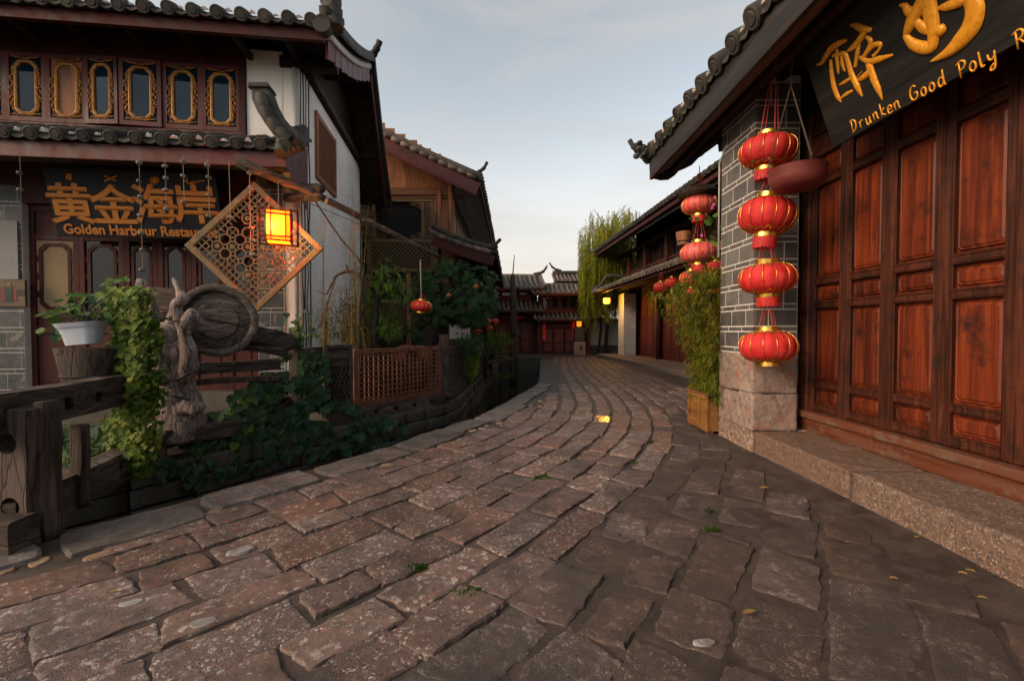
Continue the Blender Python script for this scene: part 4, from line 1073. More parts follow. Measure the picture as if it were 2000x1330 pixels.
# lanterns under its eave
for px, py, tt in ((1291, 562, 'nearer the plaster pier'), (1313, 553, 'nearer the faded lanterns')):
    c = PT(px, py, 13.2)
    t = lantern('dark red lantern with gold skirt under the skirt roof, ' + tt, c, .42, .32, m_lantred, 'lanterns under the veranda house eave', .3, fringe=False, gold=False)
    mb = MB(); mb.lathe([(.085, -.32), (.085, -.16), (.07, -.16)], 16, Matrix.Translation(c)); mb.build('gold_skirt', m_brass, t, smooth=True, auto=40)
# lit lamp at its far corner
c = PT(1185, 587, 20.3)
lp = thing('corner_lamp', 'glowing yellow lantern lamp hanging at the corner of the veranda house eave', 'lamp', c)
mb = MB(); mb.lathe([(.09, -.16), (.15, -.12), (.16, .1), (.1, .15)], 16, Matrix.Translation(c)); mb.build('shade', m_lamp, lp, smooth=True)
mb = MB(); mb.lathe([(.02, -.07), (.06, -.03), (.06, .03), (.02, .07)], 12, Matrix.Translation(c)); mb.build('bulb', m_bulb, lp, smooth=True)
mb = MB(); mb.tube([c + V((0, 0, .13)), c + V((.1, 0, .5))], .015, 6); mb.lathe([(.12, .13), (.17, .1), (.05, .2)], 12, Matrix.Translation(c)); mb.build('hanger', m_wire, lp)
def point(name, loc, energy, col, size, parent=None):
    l = bpy.data.lights.new(name, 'POINT'); l.energy = energy; l.color = col; l.shadow_soft_size = size
    o = bpy.data.objects.new(name, l); link(o, parent, Matrix.Translation(loc)); return o
point('corner_lamp_light', c + V((-.1, -.3, -.02)), 42, (1, .46, .06), .12, lp)

# ================================================================== FAR HOUSES CLOSING THE STREET
def far_house(name, label, px0, px1, Y, eave, ridge, top, sk, dk, skdepth, base_py, rz, col, bays, posters, hornside, doorcols):
    """px extents at depth Y; eave/ridge/skirt heights in photo rows"""
    P = lambda px, py: PT(px, py, Y)
    a, b = P(px0, base_py), P(px1, base_py); L = b.x - a.x
    zz = lambda py: P(px0, py).z
    Fm = TR(a.x, Y, 0, rz)
    t = thing(name, label, 'house', M=Fm)
    ze, zr_ = zz(eave), zz(ridge)
    mb = MB(Fm); mb.box(0, L, .05, 4, 0, ze + .1); mb.build('wall', col, t)
    z1, z0 = zz(sk[0]), zz(sk[1])
    # upper storey windows: posts with dark openings and panes
    wz0, wz1 = z1 + .06, ze - .12
    for k in range(bays):
        x0 = .12 + (L - .24) * k / bays; x1 = .12 + (L - .24) * (k + 1) / bays
        mb = MB(Fm); mb.box(x0 + .05, x1 - .05, -.012, .049, wz0 + .16, wz1); w = mb.build('window', m_darkred, t)
        mb = MB(Fm); mb.box(x0 + .1, x1 - .1, -.02, -.013, wz0 + .24, wz1 - .06); mb.build('pane', m_glasslow, w)
        mb = MB(Fm); mb.box(x0 - .035, x0 + .035, -.05, .048, wz0, wz1 + .1); mb.build('post', m_farred, t)
    mb = MB(Fm); mb.box(0, L, -.03, .047, wz0 - .02, wz0 + .13); mb.build('window_sill', m_farred, t)
    # ground floor doors
    dz = zz(dk)
    for k in range(doorcols):
        x0 = .18 + (L - .36) * k / doorcols; x1 = .18 + (L - .36) * (k + 1) / doorcols
        mb = MB(Fm); mb.box(x0 + .02, x1 - .02, -.02, .046, .08, dz); d = mb.build('door', m_farred if bays < 5 else m_darkred, t)
        mb = MB(Fm); mb.box(x0 + .08, x1 - .08, -.04, -.021, .2, dz * .42); mb.build('panel', m_redwood, d)
        mb = MB(Fm); mb.box(x0 + .08, x1 - .08, -.035, -.021, dz * .48, dz - .1); mb.build('panel', m_redwood, d)
    for x in (.06, L - .06):
        mb = MB(Fm); mb.box(x - .08, x + .08, -.1, .045, 0, z0 + .1); mb.build('corner_post', m_farred, t)
    mb = MB(Fm); mb.box(.14, L - .14, -.06, .044, dz + .02, z0 + .02); mb.build('lintel', m_darkred, t)
    mb = MB(Fm); mb.box(-.1, L + .1, -.3, .2, -.05, .06); mb.build('plinth', m_wallstone, t)
    for (x, w, za, zb) in posters:
        mb = MB(Fm); mb.box(x*L - w/2, x*L + w/2, -.112, -.101, za, zb); mb.build('red_paper', m_poster, t)
    # skirt roof and main roof
    u = (Fm.to_3x3() @ V((1, 0, 0))); nrm = Fm.to_3x3() @ V((0, -1, 0))
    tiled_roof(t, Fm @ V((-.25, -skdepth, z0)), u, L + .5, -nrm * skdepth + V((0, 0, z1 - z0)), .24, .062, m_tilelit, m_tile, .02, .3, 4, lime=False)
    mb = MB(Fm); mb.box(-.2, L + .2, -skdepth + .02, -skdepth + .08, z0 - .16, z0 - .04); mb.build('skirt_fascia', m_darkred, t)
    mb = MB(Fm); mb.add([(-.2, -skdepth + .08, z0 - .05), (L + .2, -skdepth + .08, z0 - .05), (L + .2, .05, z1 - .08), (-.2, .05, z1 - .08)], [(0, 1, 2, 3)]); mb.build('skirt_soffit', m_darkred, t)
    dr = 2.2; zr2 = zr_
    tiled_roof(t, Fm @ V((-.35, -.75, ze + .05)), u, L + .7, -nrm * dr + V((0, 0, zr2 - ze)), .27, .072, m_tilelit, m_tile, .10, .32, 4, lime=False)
    mb = MB(Fm); mb.box(-.3, L + .3, -.74, -.66, ze - .12, ze + .02); mb.build('eave_fascia', m_farred, t)
    mb = MB(Fm); mb.add([(-.3, -.66, ze - .03), (L + .3, -.66, ze - .03), (L + .3, .05, ze + .2), (-.3, .05, ze + .2)], [(0, 1, 2, 3)]); mb.build('eave_soffit', m_darkred, t)
    # ridge with upswept horns, rake tiles at the ends
    yr = -.75 + dr
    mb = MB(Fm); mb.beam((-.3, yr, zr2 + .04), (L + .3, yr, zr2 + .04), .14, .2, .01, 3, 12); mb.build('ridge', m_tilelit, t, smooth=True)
    for s_ in hornside:
        x = L + .3 if s_ > 0 else -.3
        horn(t, [Fm @ V((x - s_*.35, yr, zr2 + .12)), Fm @ V((x, yr, zr2 + .18)), Fm @ V((x + s_*.22, yr, zr2 + .30)), Fm @ V((x + s_*.36, yr, zr2 + .50)), Fm @ V((x + s_*.42, yr, zr2 + .62))], .10, .03, m_tile)
        rk = MB(Fm); xx = L + .36 if s_ > 0 else -.36
        rk.beam((xx, -.8, ze + .14), (xx, yr, zr2 + .06), .13, .13, .01, 4, 8, bow=-.1); rk.build('rake_ridge', m_tilelit, t, smooth=True)
    return t
far_house('far_house', 'distant red timber house with closed red shutters and curved tiled roof behind the thin pole', 905, 1050, 24.0, 565, 533, 0, (588, 606), 628, 1.1, 693, radians(3), m_farred, 4, [(.78, .5, 1.9, 2.05)], (1,), 5)
far_house('far_house', 'distant narrow red house with red couplets beside its doors, next to the willow', 1053, 1150, 23.6, 575, 553, 0, (612, 622), 640, .7, 693, radians(-2), m_darkred, 5, [(.1, .16, .75, 1.75), (.68, .16, .75, 1.75), (.4, .36, 1.85, 1.97)], (), 4)
# roof ridge of a house behind it
hb = thing('rear_house', 'tiled roof with a long upswept ridge horn rising behind the narrow far house', 'house', PT(1110, 693, 29))
a = PT(1086, 545, 29); b = PT(1180, 530, 29)
mb = MB(); mb.box(a.x, b.x, 29.3, 33, 0, a.z); mb.build('wall', m_darkred, hb)
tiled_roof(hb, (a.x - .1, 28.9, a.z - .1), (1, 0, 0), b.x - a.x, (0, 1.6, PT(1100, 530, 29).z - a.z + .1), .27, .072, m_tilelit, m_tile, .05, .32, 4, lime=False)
zr0 = PT(1100, 530, 29).z
mb = MB(); mb.beam((a.x - .1, 30.4, zr0 + .1), (b.x, 30.4, zr0 + .1), .16, .22, .01, 3, 10); mb.build('ridge', m_tile, hb, smooth=True)
horn(hb, [(a.x + .5, 30.4, zr0 + .2), (a.x + .1, 30.4, zr0 + .3), (a.x - .15, 30.4, zr0 + .5), (a.x - .3, 30.4, zr0 + .75)], .10, .03)
# white garden wall under the willow, stone gate pier
mb = MB(); p0, p1 = PT(1147, 693, 24.6), PT(1240, 630, 24.6); mb.box(p0.x, p1.x, 24.6, 24.85, 0, p1.z + .1)
gw = thing('garden_wall', 'whitewashed garden wall on a dark stone base under the willow', 'wall', (p0.x, 24.7, 0))
mb.build('plaster', m_whitewall, gw)
mb = MB(); mb.box(p0.x - .02, p1.x, 24.5, 24.598, 0, .48); mb.build('stone_base', m_wallstone, gw, bevel=.02)
mb = MB(); mb.box(p0.x - .1, p1.x, 24.5, 24.95, p1.z + .1, p1.z + .22); mb.build('coping', m_tile, gw)
gp = thing('gate_pier', 'weathered stone gate pier with a dark plaque beside the narrow far house', 'pillar', PT(1132, 693, 23.0))
p0, p1 = PT(1121, 693, 23.0), PT(1144, 640, 23.0)
rough_block(p0.x, p1.x, 23.0, 23.5, -.02, .7, .02, 2, 'base_stone', m_granite, gp, 8)
rough_block(p0.x + .05, p1.x - .05, 23.03, 23.45, .7, p1.z, .02, 5, 'shaft', m_wallstone, gp, 8)
mb = MB(); mb.box(p0.x + .3, p1.x - .18, 22.955, 22.99, .3, .52); mb.build('plaque', m_wire, gp)
c = PT(1131, 632, 23.2)
gl = thing('gate_lamp', 'small glowing amber lamp on the stone gate pier half hidden by willow strands', 'lamp', c)
mb = MB(); mb.lathe([(.06, -.16), (.12, -.14), (.13, .1), (.07, .14)], 12, Matrix.Translation(c)); mb.build('shade', emit('dim_lamp_paper', (1., .32, .02), .55), gl, smooth=True)
mb = MB(); mb.tube([c + V((0, 0, .12)), c + V((0, .1, .35))], .015, 6); mb.build('hook', m_wire, gl)
# ================================================================== LEFT RESTAURANT HOUSE
L1 = TR(-3.53, 7.49, 0, radians(7))     # local x along the front (0 = street corner), y back from the street, z up
U = lambda px, py=200, v=0.: PL(px, py, L1, 1, v)
rest = thing('restaurant_house', 'two-storey white plastered house with red timber front, carved gilt windows and tiled eaves', 'house', M=L1)
LB = lambda: MB(L1)
u480 = U(480, 170).x
zw0, zw1 = U(240, 249).z, U(240, 78).z
# plaster walls: street corner and long side
mb = LB(); mb.box(-.26, 0, .0, 4.6, 0, 5.68); mb.box(u480 + .005, -.262, 0, .24, 3.4, 5.9); mb.build('plaster_wall', m_white, rest, bevel=.02)
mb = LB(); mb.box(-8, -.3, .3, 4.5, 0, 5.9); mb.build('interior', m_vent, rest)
mb = LB(); mb.prism([(0.02, 5.685), (.02, 5.85), (2.9, 7.28), (4.58, 5.95), (4.58, 5.685)], -.24, -.03, axes((0, 0, 0), (0, 1, 0), (0, 0, 1), (1, 0, 0))); mb.build('gable_boards', m_darkwood, rest)
for v_, z_ in ((.0, 5.85), (1.5, 6.55), (2.9, 7.22), (4.2, 6.0)):
    mb = LB(); mb.beam((-.3, v_ + .05, z_ - .12), (.6, v_ + .05, z_ - .12), .16, .2, .005, 4, 6); mb.build('purlin_end', m_darkwood, rest, smooth=True)
mb = LB(); mb.beam((.0, .3, 5.76), (.0, 4.9, 5.76), .2, .16, .006, 3, 12); mb.build('tie_beam', m_darkwood, rest, smooth=True)
# ---- upper window band
mb = LB(); mb.box(-8, u480, .05, .2, zw0 - .05, zw1 + .5); mb.build('window_wall', m_darkred, rest)
mb = LB(); mb.box(-8, u480, -.03, .048, zw1 - .34, zw1 + .1); mb.box(u480 - .10, u480 + .003, -.035, .047, zw0 - .08, zw1 - .342); mb.build('window_head', m_darkred, rest, bevel=.006)
mb = LB(); mb.box(-8, u480 + .002, -.045, .046, zw0 - .12, zw0 - .0); mb.build('window_sill_rail', m_redwood, rest, bevel=.006)
bounds = [-62, 14, 93, 172, 240, 320, 396, 470]
zo0, zo1 = zw0 + .01, U(240, 118).z
WW = .585
wmesh = {}
def carved_window(Wd, Ht):
    f = MB(); s_ = .06
    f.box(0, s_, -.03, .03, 0, Ht); f.box(Wd - s_, Wd, -.03, .03, 0, Ht); f.box(s_, Wd - s_, -.03, .03, 0, .07); f.box(s_, Wd - s_, -.03, .03, Ht - .06, Ht)
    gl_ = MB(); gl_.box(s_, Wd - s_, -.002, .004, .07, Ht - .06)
    # elongated octagon ring with moulded section
    c = Wd / 2; rw, rz0, rz1, ch = Wd*.24, .13, Ht - .14, .07
    def octo(w, a, b, k): return [(c-w+k, a), (c+w-k, a), (c+w, a+k), (c+w, b-k), (c+w-k, b), (c-w+k, b), (c-w, b-k), (c-w, a+k)]
    ring = MB(); vs, fs = [], []
    for w, d, yy in ((rw + .03, .03, -.005), (rw + .026, .026, -.03), (rw + .008, .008, -.038), (rw - .012, -.012, -.026), (rw - .016, -.016, -.004)):
        vs += [(x, yy, z) for x, z in octo(w, rz0 - d, rz1 + d, ch)]
    for i in range(4):
        for k in range(8): fs.append((i*8+k, i*8+(k+1) % 8, (i+1)*8+(k+1) % 8, (i+1)*8+k))
    ring.add(vs, fs)
    # carved scrollwork either side, above and below
    cv = MB(); RR_ = random.Random(5)
    for s2 in (-1, 1):
        for i in range(40):
            t = i / 39; z = rz0 + .04 + (rz1 - rz0 - .12) * t
            bulge = sin(pi * t) ** .5
            x = c + s2 * (rw + .032 + RR_.uniform(.0, .062) * bulge)
            a = RR_.uniform(0, 6); L_ = .05
            cv.tube([(x - cos(a)*L_*.5, -.016, z - sin(a)*L_*.5), (x, -.03, z), (x + cos(a)*L_*.5, -.014, z + sin(a)*L_*.5)], [.004, .014, .004], 6)
    for zc, hh in ((rz0 - .045, 1), (rz1 + .05, 1)):
        for i in range(13):
            t = -1 + i / 6; x = c + t * rw * 1.35; z = zc + .022 * (t*t) * (1 if zc < 1 else -1) + RR_.uniform(-.01, .01)
            cv.tube([(x - .03, -.016, z - .01*t), (x, -.03, z), (x + .03, -.014, z + .012*t)], [.003, .014, .003], 6)
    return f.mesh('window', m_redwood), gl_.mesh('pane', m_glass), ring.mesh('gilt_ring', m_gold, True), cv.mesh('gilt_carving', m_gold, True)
wms = carved_window(WW, zo1 - zo0)
wms[2].set_sharp_from_angle(angle=radians(35))
blind = wms[1].copy(); blind.materials.clear(); blind.materials.append(m_rawwood)
for i in range(7):
    u0 = U(bounds[i], 180).x; u1 = U(bounds[i+1], 180).x
    op = {3: -.16, 4: .10}.get(i, 0.)
    B = L1 @ TR(u0, -.005 - (.02 if op else 0), zo0) @ Matrix.Diagonal(((u1 - u0) / WW, 1, 1, 1))
    if op:
        hx = 0 if op < 0 else (u1 - u0)
        B = L1 @ TR(u0 + hx, -.012, zo0, op*.55) @ TR(-hx, -.02, 0) @ Matrix.Diagonal(((u1 - u0) / WW * .985, 1, 1, 1))
    w = piece('window', wms[0], rest, B)
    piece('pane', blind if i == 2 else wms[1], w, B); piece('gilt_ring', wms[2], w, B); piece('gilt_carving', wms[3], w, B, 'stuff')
# ---- upper roof
pe = PL(552, 34, L1, 1, -.78); ZE1 = pe.z - .03
uR = .62
tiled_roof(rest, L1 @ V((-8, -.80, ZE1)), L1.to_3x3() @ V((1, 0, 0)), 8 + uR, L1.to_3x3() @ V((0, 3.7, 7.50 - ZE1)), .325, .092, m_tile, m_tile, .13, .3)
tiled_roof(rest, L1 @ V((-8, 5.35, 4.95)), L1.to_3x3() @ V((1, 0, 0)), 8 + uR, L1.to_3x3() @ V((0, -2.45, 7.50 - 4.95)), .325, .092, m_tile, m_darkwood, .10, .3, lime=False)
mb = LB(); mb.beam((-8, 2.9, 7.55), (uR, 2.9, 7.55), .2, .26, .01, 3, 20); mb.build('ridge', m_tile, rest, smooth=True)
mb = LB(); mb.box(-8, uR - .02, -.74, -.66, ZE1 - .24, ZE1 - .075); mb.build('eave_fascia', m_darkred, rest)
mb = LB(); mb.add([(-8, -.66, ZE1 - .1), (uR - .1, -.66, ZE1 - .1), (uR - .1, 0.02, ZE1 + .16), (-8, .02, ZE1 + .16)], [(0, 1, 2, 3)]); mb.build('eave_soffit', m_darkwood, rest)
for i in range(11):
    mb = LB(); x = -7.5 + i*.75; mb.box(x - .035, x + .035, -.655, .03, ZE1 - .2, ZE1 - .1); mb.build('rafter_tail', m_darkwood, rest)
# rake: red bargeboards hung in planks, strip of pale tile ends above
rk0, rk1 = V((uR - .03, -.55, ZE1 - .1)), V((uR - .03, 2.85, 7.32))
d = rk1 - rk0
for i in range(8):
    a, b = rk0 + d * (i / 8 + .004), rk0 + d * ((i + 1) / 8 - .004); dip = V((0, 0, -.13*sin(pi*(i+.5)/8)))
    a, b = a + dip, b + dip
    mb = LB(); mb.add([a + V((-.02, 0, -.28)), b + V((-.02, 0, -.28)), b + V((-.02, 0, .0)), a + V((-.02, 0, 0)), a + V((.02, 0, -.28)), b + V((.02, 0, -.28)), b + V((.02, 0, 0)), a + V((.02, 0, 0))],
       [(0, 1, 2, 3), (7, 6, 5, 4), (0, 4, 5, 1), (2, 6, 7, 3), (1, 5, 6, 2), (0, 3, 7, 4)]); mb.build('bargeboard', m_redwood, rest)
tm_ = MB(); tm_.lathe([(.05, 0), (.055, .1), (.045, .1)], 10, Matrix.Rotation(pi/2, 4, 'Y')); tme = tm_.mesh('rake_tile', m_lime, True)
for i in range(26):
    t = i / 26; p = rk0 + d * t + V((-.03, 0, .05 - .13*sin(pi*t))); piece('rake_tile', tme, rest, L1 @ Matrix.Translation(p))
rs0, rs1 = V((uR - .02, 5.2, 4.85)), V((uR - .02, 2.95, 7.32))
mb = LB(); mb.beam(rs0 + V((0, 0, -.08)), rs1 + V((0, 0, -.08)), .05, .26, .004, 3, 12); mb.build('rear_bargeboard', m_darkred, rest, smooth=True, auto=40)
mb = LB(); mb.beam(V((uR + .02, -.8, ZE1 + .14)), V((uR + .02, 2.9, 7.62)), .16, .17, .008, 4, 14, bow=-.13); mb.build('rake_ridge', m_tile, rest, smooth=True)
mb = LB(); mb.beam(V((uR + .02, 5.35, 5.05)), V((uR + .02, 2.9, 7.62)), .16, .15, .008, 4, 14, bow=-.1); mb.build('rear_rake_ridge', m_tile, rest, smooth=True)
horn(rest, [L1 @ V(p) for p in ((uR, 2.9, 7.62), (uR + .1, 2.82, 7.66), (uR + .18, 2.75, 7.74), (uR + .24, 2.7, 7.86))], .09, .06)
c0 = PL(655, 58, L1, 1, -.7)
horn(rest, [L1 @ V((c0.x, -.7, c0.z)), L1 @ V((c0.x - .02, -.66, c0.z + .14)), L1 @ V((c0.x - .06, -.6, c0.z + .3)), L1 @ V((c0.x - .1, -.55, c0.z + .5))], .13, .15)
mb = LB(); mb.tube([(uR - .02, -.86, ZE1 - .06), (uR - .02, -.7, ZE1 - .06)], .13, 16); mb.build('corner_disc', m_tile, rest, smooth=True, auto=40)
# ---- skirt roof between the storeys
ps_ = PL(429, 275, L1, 1, -1.0); ZS = ps_.z - .02
zsw = zw0 - .10
tiled_roof(rest, L1 @ V((-8, -1.0, ZS)), L1.to_3x3() @ V((1, 0, 0)), 8.15, L1.to_3x3() @ V((0, .98, zsw - ZS)), .325, .085, m_tile, m_tile, .0, .26)
mb = LB(); mb.box(-8, .12, -.95, -.88, ZS - .30, ZS - .08); mb.build('skirt_fascia', m_redwood, rest, bevel=.005)
mb = LB(); mb.add([(-8, -.88, ZS - .2), (.1, -.88, ZS - .2), (.1, 0, ZS - .06), (-8, 0, ZS - .06)], [(0, 1, 2, 3)]); mb.build('skirt_soffit', m_soffit, rest)
mb = LB(); mb.add([(.12, -.9, ZS - .3), (.12, -.9, ZS - .05), (.12, .0, zsw - .1), (.12, 0, ZS - .75)], [(0, 1, 2, 3)]); mb.build('skirt_end_board', m_redwood, rest)
hp = lambda px, py, v: L1 @ PL(px, py, L1, 1, v)
HO = [(494, 180), (499, 173), (527, 173), (534, 186), (541, 206), (554, 230), (571, 250), (589, 262), (593, 280), (575, 292), (556, 286), (538, 268), (522, 246), (507, 222), (497, 200)]
q_ = [PL(a, b, L1, 1, -.86) for a, b in HO]
mb = MB(); mb.prism([(p.x, p.z) for p in q_], -.11, .11, L1 @ axes((0, -.86, 0), (1, 0, 0), (0, 0, 1), (0, -1, 0))); wobv = [v for v in mb.v]
mb.build('ridge_horn', m_tile, rest, bevel=.03)
for i, (a, b, c_, d_) in enumerate(((509, 186, 516, 212), (514, 208, 528, 236), (526, 232, 545, 256), (543, 253, 566, 274))):
    mb = MB(); mb.tube([hp(a, b, -.97), hp((a + c_)/2, (b + d_)/2, -.985), hp(c_, d_, -.965)], [.075, .095, .085], 12, True, .05, 8, 1.); mb.build('horn_tile', m_tile, rest, smooth=True, auto=50)
mb = MB(); mb.prism([(PL(a, b, L1, 1, -.86).x, PL(a, b, L1, 1, -.86).z) for a, b in ((491, 180), (493, 170), (530, 170), (534, 180))], -.14, .14, L1 @ axes((0, -.86, 0), (1, 0, 0), (0, 0, 1), (0, -1, 0))); mb.build('horn_cap', m_tile, rest, bevel=.015)
for i in range(5):
    a = hp(548 + i*9, 300 - i*3, -1.05 + i*.06); b = hp(556 + i*9, 262 - i*2, -.8 + i*.06)
    mb = MB(); mb.tube([a, a.lerp(b, .5) + V((0, 0, .03)), b], [.085, .09, .085], 12); mb.build('hip_tile', m_tile, rest, smooth=True, auto=40)
# ---- ground floor
zfl = .3
mb = LB(); mb.box(-8, -.005, -.1, .3, -.1, zfl); mb.build('plinth', m_wallstone, rest)
mb = LB(); mb.box(-8, -.262, .16, .28, zfl, ZS + .2); mb.build('front_wall', m_darkred, rest)
uL = U(62, 600, .1).x; uP = U(505, 560, .0).x
mb = LB(); mb.box(uL - 3.5, uL, -.03, .158, zfl, 3.5); lp_ = mb.build('brick_pier', m_lime, rest)
mb = LB(); mb.box(uP, -.264, -.03, .157, zfl, ZS + .1); rp_ = mb.build('brick_pier', m_lime, rest)
for par, ua, ub, zt in ((lp_, uL - 1.4, uL, 3.45), (rp_, uP, -.27, ZS)):
    z = zfl + .01; j = 0
    while z < zt:
        h = .055 if j % 2 == 0 else .245
        off = (.2, .38, .1, .19)[j % 4]; cuts = [ua]; t = ua + off
        while t < ub - .04: cuts.append(t); t += .385
        cuts.append(ub)
        for a, b in zip(cuts, cuts[1:]):
            m = MB(); m.box(0, b - a - .012, 0, .05, 0, h); piece('brick', m.mesh('brick', m_brickdark), par, L1 @ TR(a + .006, -.034, z))
        z += h + .012; j += 1
mb = LB(); mb.box(-8, uP, -.02, .155, 3.28, ZS); mb.build('door_head', m_darkred, rest)
# doors with octagonal glazed openings
db = [62, 158, 246, 311, 376, 445, 505]
def shop_leaf(wd, ht):
    f = MB(); s_ = .075
    f.box(0, s_, -.03, .03, 0, ht); f.box(wd - s_, wd, -.03, .03, 0, ht)
    for a, b in ((0, .12), (.95, 1.05), (1.2, 1.28), (ht - .55, ht - .47), (ht - .1, ht)): f.box(s_, wd - s_, -.028, .028, a, b)
    f.box(s_, wd - s_, -.005, .005, .12, .95); f.box(s_ + .05, wd - s_ - .05, -.016, -.005, .17, .9); f.box(s_, wd - s_, -.005, .006, 1.05, 1.2); f.box(s_, wd - s_, -.006, .006, ht - .47, ht - .1)
    g_ = MB(); g_.box(s_, wd - s_, -.002, .004, 1.28, ht - .55)
    c = wd / 2; z0, z1 = 1.36, ht - .63; w = (wd - 2*s_) * .36
    r_ = MB(); vs, fs = [], []; ch = .09
    for ww, dd, yy in ((w + .03, .03, -.002), (w + .03, .03, -.02), (w - .015, -.015, -.02), (w - .015, -.015, -.002)):
        vs += [(x, yy, z) for x, z in ((c-ww+ch, z0-dd), (c+ww-ch, z0-dd), (c+ww, z0-dd+ch), (c+ww, z1+dd-ch), (c+ww-ch, z1+dd), (c-ww+ch, z1+dd), (c-ww, z1+dd-ch), (c-ww, z0-dd+ch))]
    for i in range(3):
        for k in range(8): fs.append((i*8+k, i*8+(k+1) % 8, (i+1)*8+(k+1) % 8, (i+1)*8+k))
    r_.add(vs, fs)
    zm = (z0 + z1) / 2
    for s2 in (-1, 1):
        for dz in (-.28, 0, .28):
            r_.box(c + s2*(w + .02) - (.0 if s2 > 0 else .09), c + s2*(w + .02) + (.09 if s2 > 0 else 0), -.016, -.003, zm + dz - .05, zm + dz + .05)
    return f.mesh('door_leaf', m_darkred), g_.mesh('pane', m_glasslow), r_.mesh('octagon_frame', m_darkred)
HT = 3.28 - zfl
for i in range(6):
    u0, u1 = U(db[i], 560, .1).x, U(db[i+1], 560, .1).x
    ms = shop_leaf(u1 - u0 - .006, HT); B = L1 @ TR(u0 + .003, .1, zfl)
    dl = piece('door_leaf', ms[0], rest, B)
    if i == 0: ms[1].materials.clear(); ms[1].materials.append(m_tan)
    piece('pane', ms[1], dl, B); piece('octagon_frame', ms[2], dl, B)
# side window with timber lattice
q0, q1 = PL(614, 215, L1, 0, 0.), PL(653, 330, L1, 0, 0.); zb_ = PL(614, 345, L1, 0, 0.).z
sw = LB(); v0, v1, z0, z1 = q0.y, q1.y, zb_, q0.z
for a in (v0, v1 - .09): sw.box(.0, .05, a, a + .09, z0, z1)
for a in (z0, z1 - .09): sw.box(.0, .045, v0 + .09, v1 - .09, a, a + .09)
sw_ = sw.build('side_window', m_rawwood, rest, bevel=.005)
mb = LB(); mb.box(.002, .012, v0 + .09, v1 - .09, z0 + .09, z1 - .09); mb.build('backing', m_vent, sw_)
mb = LB(); k = v0 - (z1 - z0)
while k < v1:
    for s2 in (1, -1):
        pts = []
        for t in range(0, 41):
            z = z0 + .09 + (z1 - z0 - .18) * t / 40; v = k + (z - z0) if s2 > 0 else k + (z1 - z)
            if v0 + .09 < v < v1 - .09: pts.append((.026 + .008*s2, v, z))
        if len(pts) > 1: mb.bar(pts[0], pts[-1], .014, .02, (1, 0, 0))
    k += .085
mb.build('lattice', m_rawwood, sw_, kind='stuff')
# downpipe, cables
mb = LB(); mb.tube([(-.06, -.05, .4), (-.06, -.05, ZE1 - .3)], .035, 10); mb.build('downpipe', m_pipe, rest, smooth=True)
for i in range(4):
    pts = []
    x = .03 + i*.035
    for t in range(12): pts.append((x + .025*noise.noise(V((i*7, t*.7, 0))), -.03 + .02*i + .04*noise.noise(V((t*.9, i*3, 2))), .9 + t*.43))
    mb = LB(); mb.tube(pts, .009 + .003*(i % 2), 5); mb.build('cable', m_wire, rest, smooth=True)
for k_, pts_ in enumerate((((-20, 52), (150, 66), (300, 78), (470, 92)), ((-20, 58), (120, 76), (330, 84), (470, 98)), ((560, 380), (640, 412), (700, 438), (760, 448)))):
    mb = MB(); mb.tube([L1 @ PL(a, b, L1, 1, -.12 if k_ < 2 else .0) for a, b in pts_], .006, 5); mb.build('cable', m_wire, rest)
# ---- restaurant sign
vb, vt = -.32, -.56
a, b = PL(110, 463, L1, 1, vb), PL(438, 467, L1, 1, vb); zt_ = PL(250, 333, L1, 1, vt).z
zb_ = (a.z + b.z) / 2 + .0
ub0, ub1 = a.x + .02, b.x
o_ = L1 @ V((ub0, vb, zb_)); xv = L1.to_3x3() @ V((1, 0, 0)); yv = (L1.to_3x3() @ V((0, vt - vb, zt_ - zb_))); SH1 = yv.length; yv.normalize()
S1 = axes(o_, xv, yv, xv.cross(yv)); W1_ = ub1 - ub0
sg = thing('restaurant_sign', 'dark hanging board with orange Chinese characters and Golden Harbour lettering under the skirt roof', 'sign', M=S1)
mb = MB(S1); mb.prism([(0, 0), (W1_, 0), (W1_, SH1 - .06), (W1_ - .06, SH1), (0, SH1)], -.05, 0); mb.build('board', m_signbl, sg, bevel=.006)
def text_mesh(s, size, bold, ext, name):
    cu = bpy.data.curves.new(name, 'FONT'); cu.body = s; cu.size = size; cu.offset = bold; cu.extrude = ext; cu.align_x = 'CENTER'; cu.resolution_u = 3
    o = bpy.data.objects.new(name, cu); COL.objects.link(o)
    bpy.context.view_layer.update(); me = bpy.data.meshes.new_from_object(o.evaluated_get(bpy.context.evaluated_depsgraph_get()))
    bpy.data.objects.remove(o); bpy.data.curves.remove(cu)
    return me
def on_sign(px, py): return PL(px, py, S1, 2, 0.)
